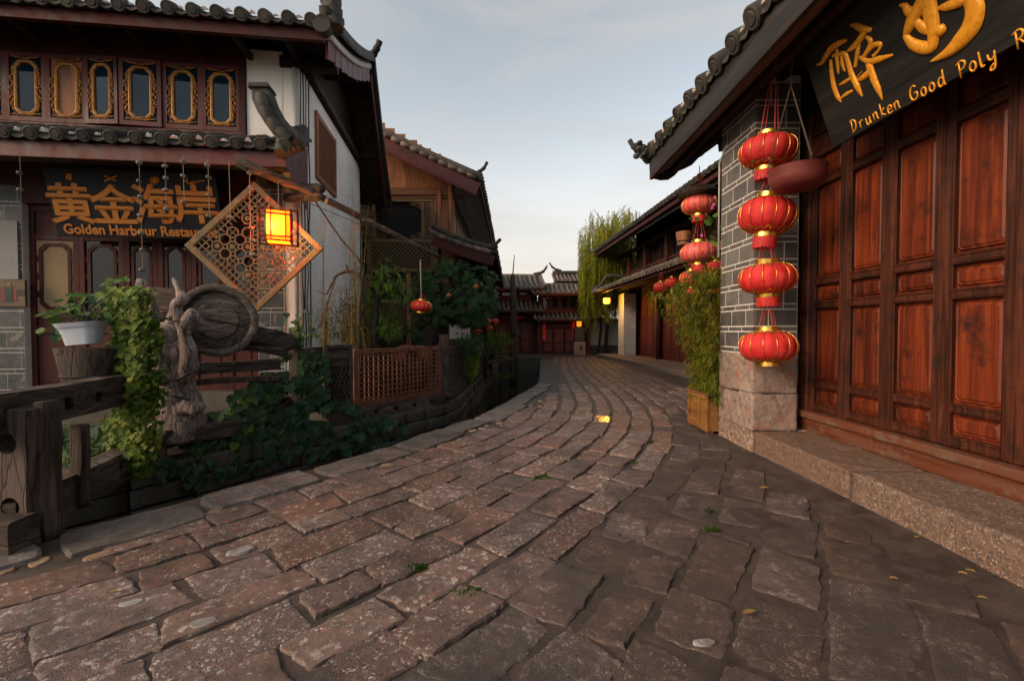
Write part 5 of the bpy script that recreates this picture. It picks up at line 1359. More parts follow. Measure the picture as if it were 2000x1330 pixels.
for ch, px in (('\u9ec4', 147), ('\u91d1', 230), ('\u6d77', 309), ('\u5cb8', 388)):
    me = text_mesh(ch, .60, 0., .006, 'character')
    # thicken the strokes: a slim bar along every outline edge of the front face
    bmt = bmesh.new(); bmt.from_mesh(me); tb_ = MB()
    for e in bmt.edges:
        if all(v.co.z > .005 for v in e.verts) and any(abs(f.normal.z) < .5 for f in e.link_faces):
            a_, b_ = e.verts[0].co.copy(), e.verts[1].co.copy(); a_.z = b_.z = 0
            if (b_ - a_).length > 1e-4: dd_ = (b_ - a_).normalized()*.006; tb_.bar(a_ - dd_, b_ + dd_, .026, .0125)
    for v in me.vertices: tb_.v.append(v.co.copy())
    k0 = len(tb_.v) - len(me.vertices)
    for f in me.polygons: tb_.f.append([k0 + i_ for i_ in f.vertices])
    bmt.free(); me = tb_.mesh('character', m_orange)
    p = on_sign(px, 437); xs = [v.co.x for v in me.vertices]; cx = (min(xs) + max(xs)) / 2; zlo = min(v.co.y for v in me.vertices)
    piece('character', me, sg, S1 @ TR(p.x, p.y, .004) @ Matrix.Diagonal((1.08, 1., 1, 1)) @ TR(-cx, -zlo, 0))
me = text_mesh('Golden Harbour Restaurant', .2, .006, .005, 'lettering'); me.materials.clear(); me.materials.append(m_orange)
p0, p1 = on_sign(127, 456), on_sign(428, 458); xs = [v.co.x for v in me.vertices]; sx = (p1.x - p0.x) / (max(xs) - min(xs))
piece('lettering', me, sg, S1 @ TR(p0.x, p0.y, .004) @ Matrix.Diagonal((sx, 1.0, 1, 1)) @ TR(-min(xs), 0, 0))
icons = [(135, 346, [[(-5,-6),(-2,0),(-5,5)],[(5,-6),(2,0),(5,6)],[(-6,0),(6,0)],[(0,-7),(1,7)]]), (216, 349, [[(-12,-5),(0,0),(12,5)],[(-12,5),(0,1),(12,-5)]]),
         (302, 353, [[(-10,0),(10,0)],[(0,-8),(0,8)],[(-7,-6),(7,6)],[(-7,6),(7,-6)]]), (375, 355, [[(-14,-3),(-8,3),(0,5),(6,2)],[(6,2),(16,-1),(26,-2)],[(-10,-6),(-9,2)],[(-4,5),(2,-1)]])]
for px, py, pls in icons:
    mb = MB(S1)
    for pl_ in pls:
        pts = [on_sign(px + a, py + b) for a, b in pl_]; mb.tube([V((q.x, q.y, .003)) for q in pts], .011, 5)
    mb.build('painted_emblem', m_orange, sg)
mb = MB()
for t in (.4, W1_ - .4):
    a = S1 @ V((t, SH1, -.02)); mb.tube([a, a + V((0, .05, .25))], .01, 5)
mb.build('hanger', m_wire, sg)
# ---- diamond lattice screen and lit lantern
cd = PL(499, 483, L1, 1, -.72); hd = .92
DF = L1 @ Matrix.Translation(cd) @ Matrix.Rotation(pi/4, 4, 'Y')
di = thing('lattice_screen', 'square carved lattice screen hung as a diamond behind the lit wall lantern', 'screen', M=DF)
s_ = hd / sqrt(2)
for k, (a, b) in enumerate((((-s_, -s_), (s_, -s_)), ((s_, -s_), (s_, s_)), ((s_, s_), (-s_, s_)), ((-s_, s_), (-s_, -s_)))):
    dirv = V((b[0]-a[0], 0, b[1]-a[1])).normalized(); mb = MB(DF)
    ex = .045 if k % 2 == 0 else -.045
    mb.bar(V((a[0], 0, a[1])) - dirv*ex, V((b[0], 0, b[1])) + dirv*ex, .05, .088, (0, 0, 1) if k % 2 == 0 else (1, 0, 0)); mb.build('frame_bar', m_lattice, di, bevel=.008)
mb = MB(DF); N = 8; pch = 2*(s_ - .05) / N; q = pch * .29
lo = -(s_ - .05)
for i in range(N):
    for j in range(N):
        cx, cz = lo + pch*(i+.5), lo + pch*(j+.5); hf = pch/2
        edge = i in (0, N-1) or j in (0, N-1)
        if edge:
            for t in (0, .5):
                mb.bar((cx - hf, 0, cz - hf + pch*t), (cx + hf, 0, cz - hf + pch*t), .02, .016); mb.bar((cx - hf + pch*t, 0.001, cz - hf), (cx - hf + pch*t, .001, cz + hf), .02, .016, (1, 0, 0))
            continue
        if (i, j) in ((1, 4),): continue
        oc = [(-hf+q, -hf), (hf-q, -hf), (hf, -hf+q), (hf, hf-q), (hf-q, hf), (-hf+q, hf), (-hf, hf-q), (-hf, -hf+q)]
        for k in range(8):
            a, b = oc[k], oc[(k+1) % 8]; mb.bar((cx+a[0], .0005*k, cz+a[1]), (cx+b[0], .0005*k, cz+b[1]), .022, .017, (0, 1, 0))
        if (i*3 + j*5) % 4 == 0: mb.lathe([(.03, -.012), (.045, 0), (.03, .012)], 8, Matrix.Translation((cx, 0, cz)) @ Matrix.Rotation(pi/2, 4, 'X')); 
        if (i + j) % 3 == 1:
            mb.bar((cx - hf, 0.004, cz), (cx + hf, .004, cz), .018, .014); mb.bar((cx, .005, cz - hf), (cx, .005, cz + hf), .018, .014, (1, 0, 0))
mb.build('lattice', m_lattice, di, kind='stuff')
mb = MB(DF); c = DF.inverted() @ (L1 @ (cd + V((0, .0, hd)))); mb.tube([c + V((0, 0, 0)), DF.inverted() @ (L1 @ V((cd.x, -.6, ZS - .15)))], .006, 5); mb.build('hanger', m_wire, di)
cl_ = PT(545, 444, 6.22)
LF = TR(*cl_, radians(24))
wl_ = thing('wall_lantern', 'glowing yellow square paper lantern with dark wooden grille in front of the lattice screen', 'lantern', M=LF)
w, h = .155, .205
m_paper = emit('lit_translucent_paper', (1., .38, .02), .16); _n = m_paper.node_tree; _t = _n.nodes.new('ShaderNodeBsdfTranslucent'); _t.inputs[0].default_value = (1, .5, .06, 1)
_a = _n.nodes.new('ShaderNodeAddShader'); _n.links.new(_n.nodes['Principled BSDF'].outputs[0], _a.inputs[0]); _n.links.new(_t.outputs[0], _a.inputs[1]); _n.links.new(_a.outputs[0], _n.nodes['Material Output'].inputs[0])
point('wall_lantern_bulb', cl_ + V((0, 0, -.02)), .45, (1, .6, .14), .03, wl_)
for a in (-1, 1):
    for b in (-1, 1):
        mb = MB(LF); mb.box(a*w - .014, a*w + .014, b*w - .014, b*w + .014, -h - .03, h + .02); mb.build('post', m_darkwood, wl_)
fr = MB(LF)
for z in (-h, -h + .055, h - .055, h):
    for b in (-1, 1):
        fr.box(-w, w, b*w - .01, b*w + .01, z - .01, z + .01); fr.box(b*w - .0105, b*w + .0105, -w, w, z - .0095, z + .0095)
for t in (-.09, .09):
    for b in (-1, 1):
        fr.box(t - .009, t + .009, b*w - .009, b*w + .009, -h + .055, h - .055); fr.box(b*w - .0085, b*w + .0085, t - .009, t + .009, -h + .055, h - .055)
        for z in (-h, h - .055): fr.box(t - .005, t + .005, b*w - .006, b*w + .006, z, z + .055)
fr.build('grille', m_darkwood, wl_)
for k in range(4):
    mb = MB(LF @ Matrix.Rotation(k*pi/2, 4, 'Z')); mb.box(-w + .012, w - .012, -w + .014, -w + .018, -h, h); mb.build('paper_panel', m_paper, wl_)
mb = MB(LF); mb.lathe([(.012, -.05), (.04, -.015), (.04, .03), (.015, .06)], 12); mb.build('bulb', m_bulb, wl_, smooth=True)
mb = MB(LF)
for a in (-.235, .235): mb.box(a - .014, a + .014, -.012, .012, -.26, .25)
mb.box(-.235, .235, -.01, .01, h + .022, h + .045); mb.box(-.235, .235, -.01, .01, -h - .05, -h - .03); mb.build('side_bars', m_darkwood, wl_)
mb = MB(); mb.tube([cl_ + V((0, 0, h + .04)), cl_ + V((0, 0, .62))], .008, 5); mb.build('hanger', m_wire, wl_)
point('wall_lantern_light', cl_ + V((.05, .19, .0)), 14, (1, .66, .22), .09, wl_)
point('wall_lantern_glow', cl_ + V((.0, -.26, -.0)), 6, (1, .66, .22), .1, wl_)
# ---- pole with hanging lantern, tie logs
pole = thing('long_pole', 'long weathered wooden pole slanting out from the restaurant corner over the fence', 'pole', PT(470, 318, 6.25))
mb = MB(); A_, B_, C_ = PT(463, 316, 6.25), PT(622, 383, 6.8), PT(862, 504, 7.7)
pts = [A_.lerp(B_, t/6) for t in range(6)] + [B_.lerp(C_, t/10) for t in range(11)]
mb.tube(pts, [.075 - .045*i/16 + .004*sin(i*2.3) for i in range(17)], 10, True, .07, 7); mb.build('shaft', m_greywood, pole, smooth=True)
mb = MB()
for t in (.0, .02, .1, .72, .745, .77): 
    p = B_.lerp(C_, t*.6); dd = (C_ - B_).normalized(); mb.tube([p - dd*.02, p + dd*.02], .062 - .03*t, 10)
mb.build('binding', m_string, pole, smooth=True)
for k, (a, b) in enumerate((((572, 365), (628, 370)), ((560, 386), (626, 384)))):
    lg = MB(); p0, p1 = L1 @ PL(a[0], a[1], L1, 1, -.1), PT(b[0], b[1], 6.72)
    lg.tube([p0.lerp(p1, t/6) for t in range(7)], [.07, .075, .07, .07, .075, .08, .06], 10, True, .12, 7); lo_ = lg.build('log_bracket', m_greywood, smooth=True)
    tag(lo_, 'short weathered log bracket %s at the restaurant corner' % ('resting above the slanting pole' if k == 0 else 'tied below the slanting pole, lit amber'), 'log')
c = PT(823, 598, 7.55)
pl2 = lantern('dull plastic-wrapped red lantern hanging alone from the slanting pole over the fence', c, .36, .19, m_lantred, None, .1, (0, .12), False, False)
mb = MB(); mb.tube([c + V((0, 0, .1)), PT(821, 508, 7.55)], .011, 6); mb.build('pale_stick', m_string, pl2)
# ---- strings of shells under the skirt roof
shm = MB(); 
vs, fs = [], []
bmx = bmesh.new(); bmesh.ops.create_icosphere(bmx, subdivisions=2, radius=1)
for v in bmx.verts: v.co *= 1 + .28*noise.noise(v.co*1.7); v.co.z *= .72
sme = bpy.data.meshes.new('shell'); bmx.to_mesh(sme); bmx.free(); sme.materials.append(m_shell); sme.polygons.foreach_set('use_smooth', [True]*len(sme.polygons))
SHL = ['short thread with two grey shells hanging clear of the sign before the brick pier', 'long thread of seven grey shells reaching below the sign to the doors', 'thread of four shells hanging before the water-radical character',
       'thread of three shells hanging over the gap before the last character', 'thread of four shells hanging over the last orange character', 'bare thread with one shell at the upper edge of the lattice screen', 'thread of six shells hanging across the lattice screen beside the lit lantern']
for si, (px, y0, ys_) in enumerate(((38, 303, (338, 371)), (271, 310, (318, 354, 385, 421, 456, 488, 527)), (322, 318, (325, 348, 371, 409)), (357, 312, (317, 344, 395)), (406, 318, (322, 347, 381, 422)), (447, 322, (424,)), (487, 330, (338, 367, 406, 445, 470, 498)))):
    Y_ = 6.28 if px > 100 else 6.0
    top_ = PT(px, y0 - 8, Y_); t = thing('shell_string', SHL[si], 'ornament', top_, group='shell strings under the skirt roof') if True else thing('shell_string', ('thread with small grey shells hanging beside the dark blue sign' if px < 300 else ('thread of grey shells hanging in front of the orange characters' if px < 430 else 'thread of grey shells hanging before the lattice screen')), 'ornament', top_, group='shell strings %s' % ('beside the sign' if px < 300 else ('before the characters' if px < 430 else 'before the screen')))
    mb = MB(); mb.tube([top_, PT(px + (3 if si != 1 else 8), ys_[-1], Y_)], .004, 4); mb.build('thread', m_string, t)
    for k, yy in enumerate(ys_):
        p = PT(px + (yy - y0) * .03 + R.uniform(-1.5, 1.5), yy, Y_)
        piece('shell', sme, t, Matrix.Translation(p) @ Matrix.Rotation(R.uniform(0, 6), 4, 'Z') @ Matrix.Rotation(R.uniform(-.5, .5), 4, 'X') @ Matrix.Diagonal((R.uniform(.034, .048), R.uniform(.028, .04), R.uniform(.034, .046), 1)))
# notice board and poster on the left pier
mb = LB(); a, b = U(-40, 545, -.05), U(34, 432, -.05); mb.box(a.x, b.x, -.06, -.036, a.z, b.z)
nb = mb.build('notice_board', mat('pale_notice', [(.2, .2, .2), (.25, .25, .24)], rnd=0)); tag(nb, 'pale blank notice board on the dark brick pier left of the door', 'board')
ps2 = thing('poster', 'small framed poster with a standing figure below the pale notice board', 'poster', L1 @ U(20, 600, -.05))
mb = LB(); a, b = U(-45, 598, -.05), U(51, 547, -.05); mb.box(a.x, b.x, -.075, -.037, a.z, b.z); mb.build('print', mat('poster_print', [(.05, .05, .03), (.12, .08, .04), (.17, .15, .11)], (6, 6, 6), rnd=0), ps2)
for (x0, y0, x1, y1, cc) in ((10, 560, 25, 590, (.012, .03, .028)), (13, 552, 21, 561, (.16, .1, .07)), (24, 566, 32, 588, (.16, .03, .03)), (0, 562, 9, 590, (.12, .03, .03)), (32, 566, 48, 578, (.02, .017, .012))):
    mb = LB(); a, b = U(x0, y1, -.08), U(x1, y0, -.08); mb.box(a.x, b.x, -.079, -.0755, a.z, b.z); mb.build('printed_shape', mat('poster_ink', [cc, tuple(t*1.3 for t in cc)], rnd=0), ps2)
# ================================================================== WOODEN HOUSE BEHIND (left, second)
wh = thing('wooden_house', 'tall brown wooden house with gabled tile roof, balcony and lattice panels', 'house', PT(800, 700, 13))
YW = 13.0
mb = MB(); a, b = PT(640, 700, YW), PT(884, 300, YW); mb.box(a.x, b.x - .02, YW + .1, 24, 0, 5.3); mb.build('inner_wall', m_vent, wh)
def pb(name, m, r, Y=YW, th=.08, bevel=.008, par=None):
    mb = MB(); mb.pbox(*r, Y, th); return mb.build(name, m, par or wh, bevel=bevel)
# gable boarding
xs = [690, 722, 752, 771, 792, 815, 824, 842, 862, 882]
for i, (a, b) in enumerate(zip(xs, xs[1:])):
    top = 240 + (a + b) / 2 * 0 + max(0, ((a + b)/2 - 742)) * .55
    pb('gable_board', m_rawwood, (a + .4, top, b - .4, 367.5), YW + .02, .04, .004)
pb('beam', m_rawwoodh, (660, 368, 884, 381), YW - .06, .14)
pb('beam', m_rawwoodh, (660, 381.6, 905, 388), YW - .02, .1)
pb('post', m_rawwood, (853, 372, 861, 445), YW - .09, .12)
pb('post', m_rawwood, (847, 389, 852, 470), YW - .02, .1); pb('plank', m_rawwood, (862, 389, 875, 560), YW, .05)
mb = MB(); p0, p1 = PT(882, 560, YW - .1), PT(882, 355, YW - .1); mb.tube([p0, p1], .09, 12, True, .03); mb.build('corner_column', m_rawwood, wh, smooth=True)
# balcony opening: frame, fretwork corners, lattice strips
pb('opening_head', m_lattice, (700, 389, 846, 394), YW - .03, .1)
pb('balcony_rail', m_lattice, (700, 467, 846, 473), YW - .08, .14)
pb('mullion', m_lattice, (823, 394.5, 829, 466.5), YW - .03, .1); pb('mullion', m_lattice, (841, 394.5, 847, 466.5), YW - .03, .1); pb('mullion', m_lattice, (727, 394.5, 733, 466.5), YW - .03, .1)
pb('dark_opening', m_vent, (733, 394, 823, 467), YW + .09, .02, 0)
def lattice(name, r, Y, pitch, w, m, diag=True, par=None, th=.02):
    a, b = PT(r[0], r[3], Y), PT(r[2], r[1], Y); x0, x1, z0, z1 = a.x, b.x, a.z, b.z; mb = MB()
    k = x0 - (z1 - z0)
    while k < x1 + (z1 - z0):
        for s2 in (1, -1):
            # clip the 45 degree line to the rectangle
            if s2 > 0: za, zb = max(z0, z0 + x0 - k), min(z1, z0 + x1 - k); pa, pb_ = (k + za - z0, za), (k + zb - z0, zb)
            else: za, zb = max(z0, z1 - (x1 - k)), min(z1, z1 - (x0 - k)); pa, pb_ = (k + z1 - za, za), (k + z1 - zb, zb)
            if zb - za > .02: mb.bar((pa[0], Y + .006*s2, pa[1]), (pb_[0], Y + .006*s2, pb_[1]), w, th, (0, 1, 0))
        k += pitch
    # bar() puts width along up x dir, so width and thickness are swapped on purpose
    return mb.build(name, m, par or wh, kind='stuff')
lattice('lattice_strip', (830, 395, 841, 466), YW, .085, .022, m_lattice)
lattice('lattice_strip', (707, 410, 727, 466), YW, .085, .022, m_lattice)
fp_ = pb('balcony_panel', m_lattice, (716, 473.5, 724, 524), YW - .1, .06); pb('balcony_stile', m_lattice, (842, 473.5, 856, 524), YW - .1, .06); pb('balcony_bottom', m_lattice, (716, 524.5, 856, 531), YW - .1, .06)
lattice('balcony_lattice', (724, 474, 842, 524), YW - .07, .125, .03, m_lattice)
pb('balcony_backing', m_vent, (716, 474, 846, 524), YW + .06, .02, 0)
def fret(cx, cy, sx, sy):
    mb = MB(); u_ = 4.2
    for pth in ([(0, 0), (4, 0)], [(0, 0), (0, 3)], [(1, 0), (1, 2), (2, 2)], [(2, 0), (2, 1), (4, 1)], [(3, 1), (3, 2)], [(0, 1), (1, 1)], [(0, 2), (.5, 2), (.5, 3)], [(4, 0), (4, 1), (5, 1)]):
        q = [PT(cx + sx*a*u_, cy + sy*b*u_, YW) for a, b in pth]
        for p0, p1 in zip(q, q[1:]): mb.bar(p0, p1, .03, .022, (0, 1, 0))
    mb.build('fretwork', m_lattice, wh)
fret(822, 396, -1, 1); fret(822, 466, -1, -1); fret(734, 466, 1, -1)
# lower storey
pb('lower_wall', m_darkwood, (690, 531.5, 884, 705), YW + .02, .06, 0)
for a, b, c, d in ((716, 533, 722, 700), (795, 533, 802, 700), (850, 533, 858, 700), (876, 533, 884, 700)): pb('lower_post', m_rawwood, (a, b, c, d), YW - .1, .1)
pb('lower_beam', m_lattice, (722.5, 552, 794.5, 562), YW - .08, .06); pb('lower_beam', m_lattice, (722.5, 585, 794.5, 592), YW - .08, .06)
lattice('lower_lattice', (723, 592, 794, 655), YW - .05, .11, .026, m_lattice); lattice('lower_lattice', (803, 540, 849, 655), YW - .05, .11, .026, m_lattice)
pb('plaster_patch', m_white, (878, 632, 918, 662), 12.4, .05, 0)
# side lattice wall under the eave, receding
mb = MB(); c = PT(884, 400, YW); mb.box(c.x - .05, c.x, YW + .1, 20, 3.4, 4.7); mb.build('side_wall', m_rawwood, wh)
for i in range(12):
    mb = MB(); mb.box(c.x + .001, c.x + .03, YW + .3 + i*.55, YW + .36 + i*.55, 3.4, 4.7); mb.build('side_batten', m_lattice, wh)
mb = MB(); mb.box(c.x - .05, c.x + .02, YW + .1, 23, 0, 3.39); mb.build('side_wall', m_darkwood, wh)
# roof
YR = 12.35
eR = PT(938, 352, YR); rl = PT(742, 252, YR); sl_ = (rl.z - eR.z) / (eR.x - rl.x)
up = V((-4.2, 0, 4.2*sl_))
tiled_roof(wh, (eR.x + .02, YR, eR.z + .02), (0, 1, 0), 11.6, up, .29, .08, m_tile, m_darkwood, .10, .3, 5, lime=False)
mb = MB(); mb.beam((eR.x - .06, YR - .03, eR.z - .26), (eR.x - 4.1, YR - .03, eR.z + 4.1*sl_ - .26), .05, .36, .004, 3, 16, bow=-.08); mb.build('bargeboard', m_redwood, wh, smooth=True, auto=40)
cm_ = MB(); 
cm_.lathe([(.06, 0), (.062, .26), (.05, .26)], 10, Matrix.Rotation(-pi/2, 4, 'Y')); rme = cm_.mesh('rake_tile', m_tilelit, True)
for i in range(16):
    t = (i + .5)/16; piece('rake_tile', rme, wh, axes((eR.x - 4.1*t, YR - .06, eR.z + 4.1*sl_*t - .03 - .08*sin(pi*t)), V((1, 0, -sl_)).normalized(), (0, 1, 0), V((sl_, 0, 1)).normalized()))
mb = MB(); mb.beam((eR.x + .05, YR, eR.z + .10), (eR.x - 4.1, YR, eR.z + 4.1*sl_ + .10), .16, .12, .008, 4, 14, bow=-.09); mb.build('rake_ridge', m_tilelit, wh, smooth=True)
horn(wh, [PT(928, 341, YR), PT(938, 335, YR), PT(946, 328, YR), PT(951, 318, YR)], .06, .035)
mb = MB(); mb.add([(eR.x - .04, YR + .05, eR.z - .1), (eR.x - .04, 23.9, eR.z - .1), (c.x, 23.9, eR.z - .1 + (eR.x - c.x)*sl_), (c.x, YR + .05, eR.z - .1 + (eR.x - c.x)*sl_)], [(0, 1, 2, 3)]); mb.build('soffit', m_darkwood, wh)
mb = MB(); mb.box(eR.x - .06, eR.x, YR + .1, 23.9, eR.z - .17, eR.z - .07); mb.build('eave_fascia', m_darkwood, wh)
# lean-to roof in front
YL = 11.9
l0, l1 = PT(845, 452, YL), PT(968, 494, YL)
tiled_roof(wh, (l1.x, YL, l1.z), (0, 1, 0), 9.0, l0 - l1, .29, .08, m_tile, m_darkwood, .05, .3, 5, lime=False)
mb = MB(); mb.beam(l1 + V((-.05, -.02, -.22)), l0 + V((0, -.02, -.22)), .05, .27, .004, 3, 8, bow=-.04); mb.build('lean_to_bargeboard', m_darkred, wh, smooth=True, auto=40)
for i in range(7):
    t = (i + .5)/7; p = l1.lerp(l0, t) + V((0, -.05, -.03 - .05*sin(pi*t))); dv = (l1 - l0).normalized()
    piece('rake_tile', rme, wh, axes(p, dv, (0, 1, 0), dv.cross(V((0, 1, 0)))) @ Matrix.Diagonal((1, 1.2, 1.2, 1)))
mb = MB(); mb.beam(l1 + V((.05, 0, .12)), l0 + V((0, 0, .12)), .2, .1, .008, 4, 10, bow=-.06); mb.build('lean_to_rake', m_tile, wh, smooth=True)
horn(wh, [PT(948, 482, YL), PT(960, 481, YL), PT(969, 476, YL), PT(977, 468, YL)], .07, .035)
for yy in (YL + .15, YL + 3, YL + 6):
    mb = MB(); mb.box(l1.x - .35, l1.x - .23, yy, yy + .12, 0, l1.z + .05); mb.build('lean_to_post', m_darkwood, wh)
mb = MB(); mb.add([(l1.x, YL + .05, l1.z - .1), (l1.x, YL + 9, l1.z - .1), (l0.x, YL + 9, l0.z - .1), (l0.x, YL + .05, l0.z - .1)], [(0, 1, 2, 3)]); mb.build('lean_to_soffit', m_darkwood, wh)
# ================================================================== THINGS ALONG THE CANAL BANK
# ---- bridge railing of old timbers at the left
def pocket_beam(L, w, h, pockets, name, m, nz=.006):
    """hewn beam along x with square mortise pockets cut into its front (-y) face"""
    xs = sorted(set([0, L] + [a for a, b, c, d in pockets] + [b for a, b, c, d in pockets] + [L*i/14 for i in range(15)]))
    zs = sorted(set([0, h] + [c for a, b, c, d in pockets] + [d for a, b, c, d in pockets]))
    mb = MB(); mb_v, mb_f = [], []
    def q(pts):
        b = len(mb_v); mb_v.extend(pts); mb_f.append((b, b+1, b+2, b+3))
    for x0, x1 in zip(xs, xs[1:]):
        for z0, z1 in zip(zs, zs[1:]):
            pk = any(a <= x0 + 1e-6 and x1 <= b + 1e-6 and c <= z0 + 1e-6 and z1 <= d + 1e-6 for a, b, c, d in pockets)
            if not pk: q([(x0, 0, z0), (x1, 0, z0), (x1, 0, z1), (x0, 0, z1)])
        q([(x0, 0, h), (x1, 0, h), (x1, w, h), (x0, w, h)]); q([(x0, w, 0), (x1, w, 0), (x1, 0, 0), (x0, 0, 0)]); q([(x1, w, 0), (x0, w, 0), (x0, w, h), (x1, w, h)])
    for a, b, c, d in pockets:
        p = w*.6
        q([(a, p, c), (b, p, c), (b, p, d), (a, p, d)]); q([(a, 0, c), (a, p, c), (a, p, d), (a, 0, d)]); q([(b, p, c), (b, 0, c), (b, 0, d), (b, p, d)]); q([(a, 0, d), (a, p, d), (b, p, d), (b, 0, d)]); q([(a, p, c), (a, 0, c), (b, 0, c), (b, p, c)])
    q([(0, w, 0), (0, 0, 0), (0, 0, h), (0, w, h)]); q([(L, 0, 0), (L, w, 0), (L, w, h), (L, 0, h)])
    out = []
    for p in mb_v:
        p = V(p); g_ = noise.noise_vector(V((p.x*3, p.y*3, p.z*3)) + V((L*7, 0, 0))); out.append(p + V((0, g_.y, g_.z))*nz*2)
    mb.add(out, mb_f); return mb.mesh(name, m)
def lay(mesh, name, parent, p0, p1):
    """place a beam mesh (along x, front -y) from p0 to p1, facing the street side"""
    d = V(p1) - V(p0); x = d.normalized(); y = V((0, 0, 1)).cross(x).normalized(); z = x.cross(y)
    return piece(name, mesh, parent, axes(p0, x, y, z))
rail = thing('timber_railing', 'heavy railing of dark salvaged timbers with mortise holes at the bridge over the canal', 'railing', (-2.95, 2.85, 0))
pa, pb2 = V((-3.02, 2.62, 0)), V((-3.30, 4.05, 0))
d = (pb2 - pa); Lr = d.length
m1 = pocket_beam(Lr + .3, .16, .24, [(.62, .70, .06, .15), (.93, 1.01, .07, .15)], 'top_beam', m_greywood)
lay(m1, 'top_beam', rail, pa + V((.03, -.15, .68)), pb2 + V((.03, -.15, .68)))
m2 = pocket_beam(Lr + .2, .18, .24, [(.52, .60, .1, .18), (.95, 1.02, .1, .18)], 'lower_beam', m_greywood)
lay(m2, 'lower_beam', rail, pa + V((.02, .05, .02)), pb2 + V((.0, .05, .06)))
# main post with two round holes
def holed_post(w, h, th, holes, name):
    bm = bmesh.new(); N = 20
    poly = [(0, 0), (w, 0), (w, h), (0, h)]
    # fill around holes by a triangulated planar region
    ev = []
    def loop(pts):
        vs = [bm.verts.new((x, 0, z)) for x, z in pts]; return [bm.edges.new((vs[i], vs[(i+1) % len(vs)])) for i in range(len(vs))]
    es = loop([(w*i/6, 0) for i in range(6)] + [(w, h*i/12) for i in range(12)] + [(w - w*i/6, h) for i in range(6)] + [(0, h - h*i/12) for i in range(12)])
    for cx, cz, r, asp in holes: es += loop([(cx + r*cos(2*pi*k/N), cz + r*asp*sin(2*pi*k/N)) for k in range(N)][::-1])
    bmesh.ops.triangle_fill(bm, edges=es, use_beauty=True)
    r_ = bmesh.ops.extrude_face_region(bm, geom=bm.faces[:])
    bmesh.ops.translate(bm, vec=(0, th, 0), verts=[g_ for g_ in r_['geom'] if isinstance(g_, bmesh.types.BMVert)])
    bmesh.ops.recalc_face_normals(bm, faces=bm.faces[:])
    for v in bm.verts: v.co += noise.noise_vector(v.co*5 + V((w, 0, 0)))*.008
    me = bpy.data.meshes.new(name); bm.to_mesh(me); bm.free(); me.materials.append(m_greyvert); return me
hp_ = holed_post(.34, .86, .14, [(.20, .65, .075, .9), (.22, .25, .07, .9)], 'holed_plank')
pc = GP(20, 1050); piece('holed_plank', hp_, rail, TR(pc.x - .06, pc.y - .10, .0, radians(-6)) @ Matrix.Diagonal((.94, 1, .96, 1)))
mb = MB(); p = GP(99, 1050); 
mb.tube([(p.x + .006*sin(i*1.1), p.y, .87*i/10 - .01) for i in range(11)], [.066 + .004*sin(i*1.9) for i in range(11)], 14, True, .05, 5, .8); mb.build('round_post', m_greyvert, rail, smooth=True)
mb = MB(); p = GP(80, 1068); mb.beam((p.x - .5, p.y - .10, .11), (p.x - .02, p.y - .07, .11), .18, .21, .012, 5, 10); mb.build('foot_block', m_greywood, rail, smooth=True, auto=45)
mb = MB(); p = GP(118, 1010); mb.beam((p.x + .02, p.y + .12, .02), (p.x + .03, p.y + .12, .62), .09, .07, .008, 5, 10, up=(0, 1, 0)); mb.build('side_stake', m_greyvert, rail, smooth=True)
# ---- wooden tub and white pot on the rail end
tc = PT(170, 745, 3.72)
tub = thing('half_tub', 'dark old wooden half tub standing on the railing beam under the white pot', 'tub', tc)
mb = MB()
vs, fs = [], []
for zz, r_, w_ in ((0, .17, .13), (.28, .235, .16)):
    for k in range(24): vs.append(tc + V((r_*cos(2*pi*k/24), w_*sin(2*pi*k/24), zz)))
for k in range(24): fs.append((k, (k+1) % 24, 24 + (k+1) % 24, 24 + k))
fs += [tuple(range(24))[::-1], tuple(24 + k for k in range(24))]
mb.add(vs, fs); mb.build('staves', m_greyvert, tub, smooth=True, auto=40)
mb = MB()
for zz in (.05,):
    mb.tube([tc + V(((.183)*cos(2*pi*k/24), .141*sin(2*pi*k/24), zz)) for k in range(25)], .008, 5)
mb.build('hoop', m_wire, tub)
wc = PT(165, 674, 3.66)
pot = thing('white_pot', 'white oblong plastic flower pot tilted on the old wooden tub', 'pot', wc)
def rrect(w, d, n=6):
    out = []
    r = min(w, d)*.35
    for sx, sy, q0 in ((1, 1, 0), (-1, 1, 90), (-1, -1, 180), (1, -1, 270)):
        for k in range(n): q = radians(q0 + 90*k/(n-1)); out.append((sx*(w/2 - r) + r*cos(q), sy*(d/2 - r) + r*sin(q)))
    return out
PM = TR(wc.x, wc.y, wc.z + .005, .1) @ Matrix.Rotation(radians(-5), 4, 'Y')
mb = MB(PM); secs = [(.22, .15, 0), (.28, .19, .135), (.283, .193, .14), (.30, .21, .142), (.33, .235, .172), (.335, .24, .178), (.31, .21, .178), (.29, .19, .13)]
vs, fs = [], []; n_ = 24
for w_, d_, z_ in secs: vs += [(x, y, z_) for x, y in rrect(w_, d_)]
for i in range(len(secs) - 1):
    for k in range(n_): fs.append((i*n_+k, i*n_+(k+1) % n_, (i+1)*n_+(k+1) % n_, (i+1)*n_+k))
fs.append(tuple(range(n_))[::-1]); fs.append(tuple((len(secs)-1)*n_ + k for k in range(n_))); mb.add(vs, fs); mb.build('pot_body', m_pot, pot, smooth=True, auto=35)
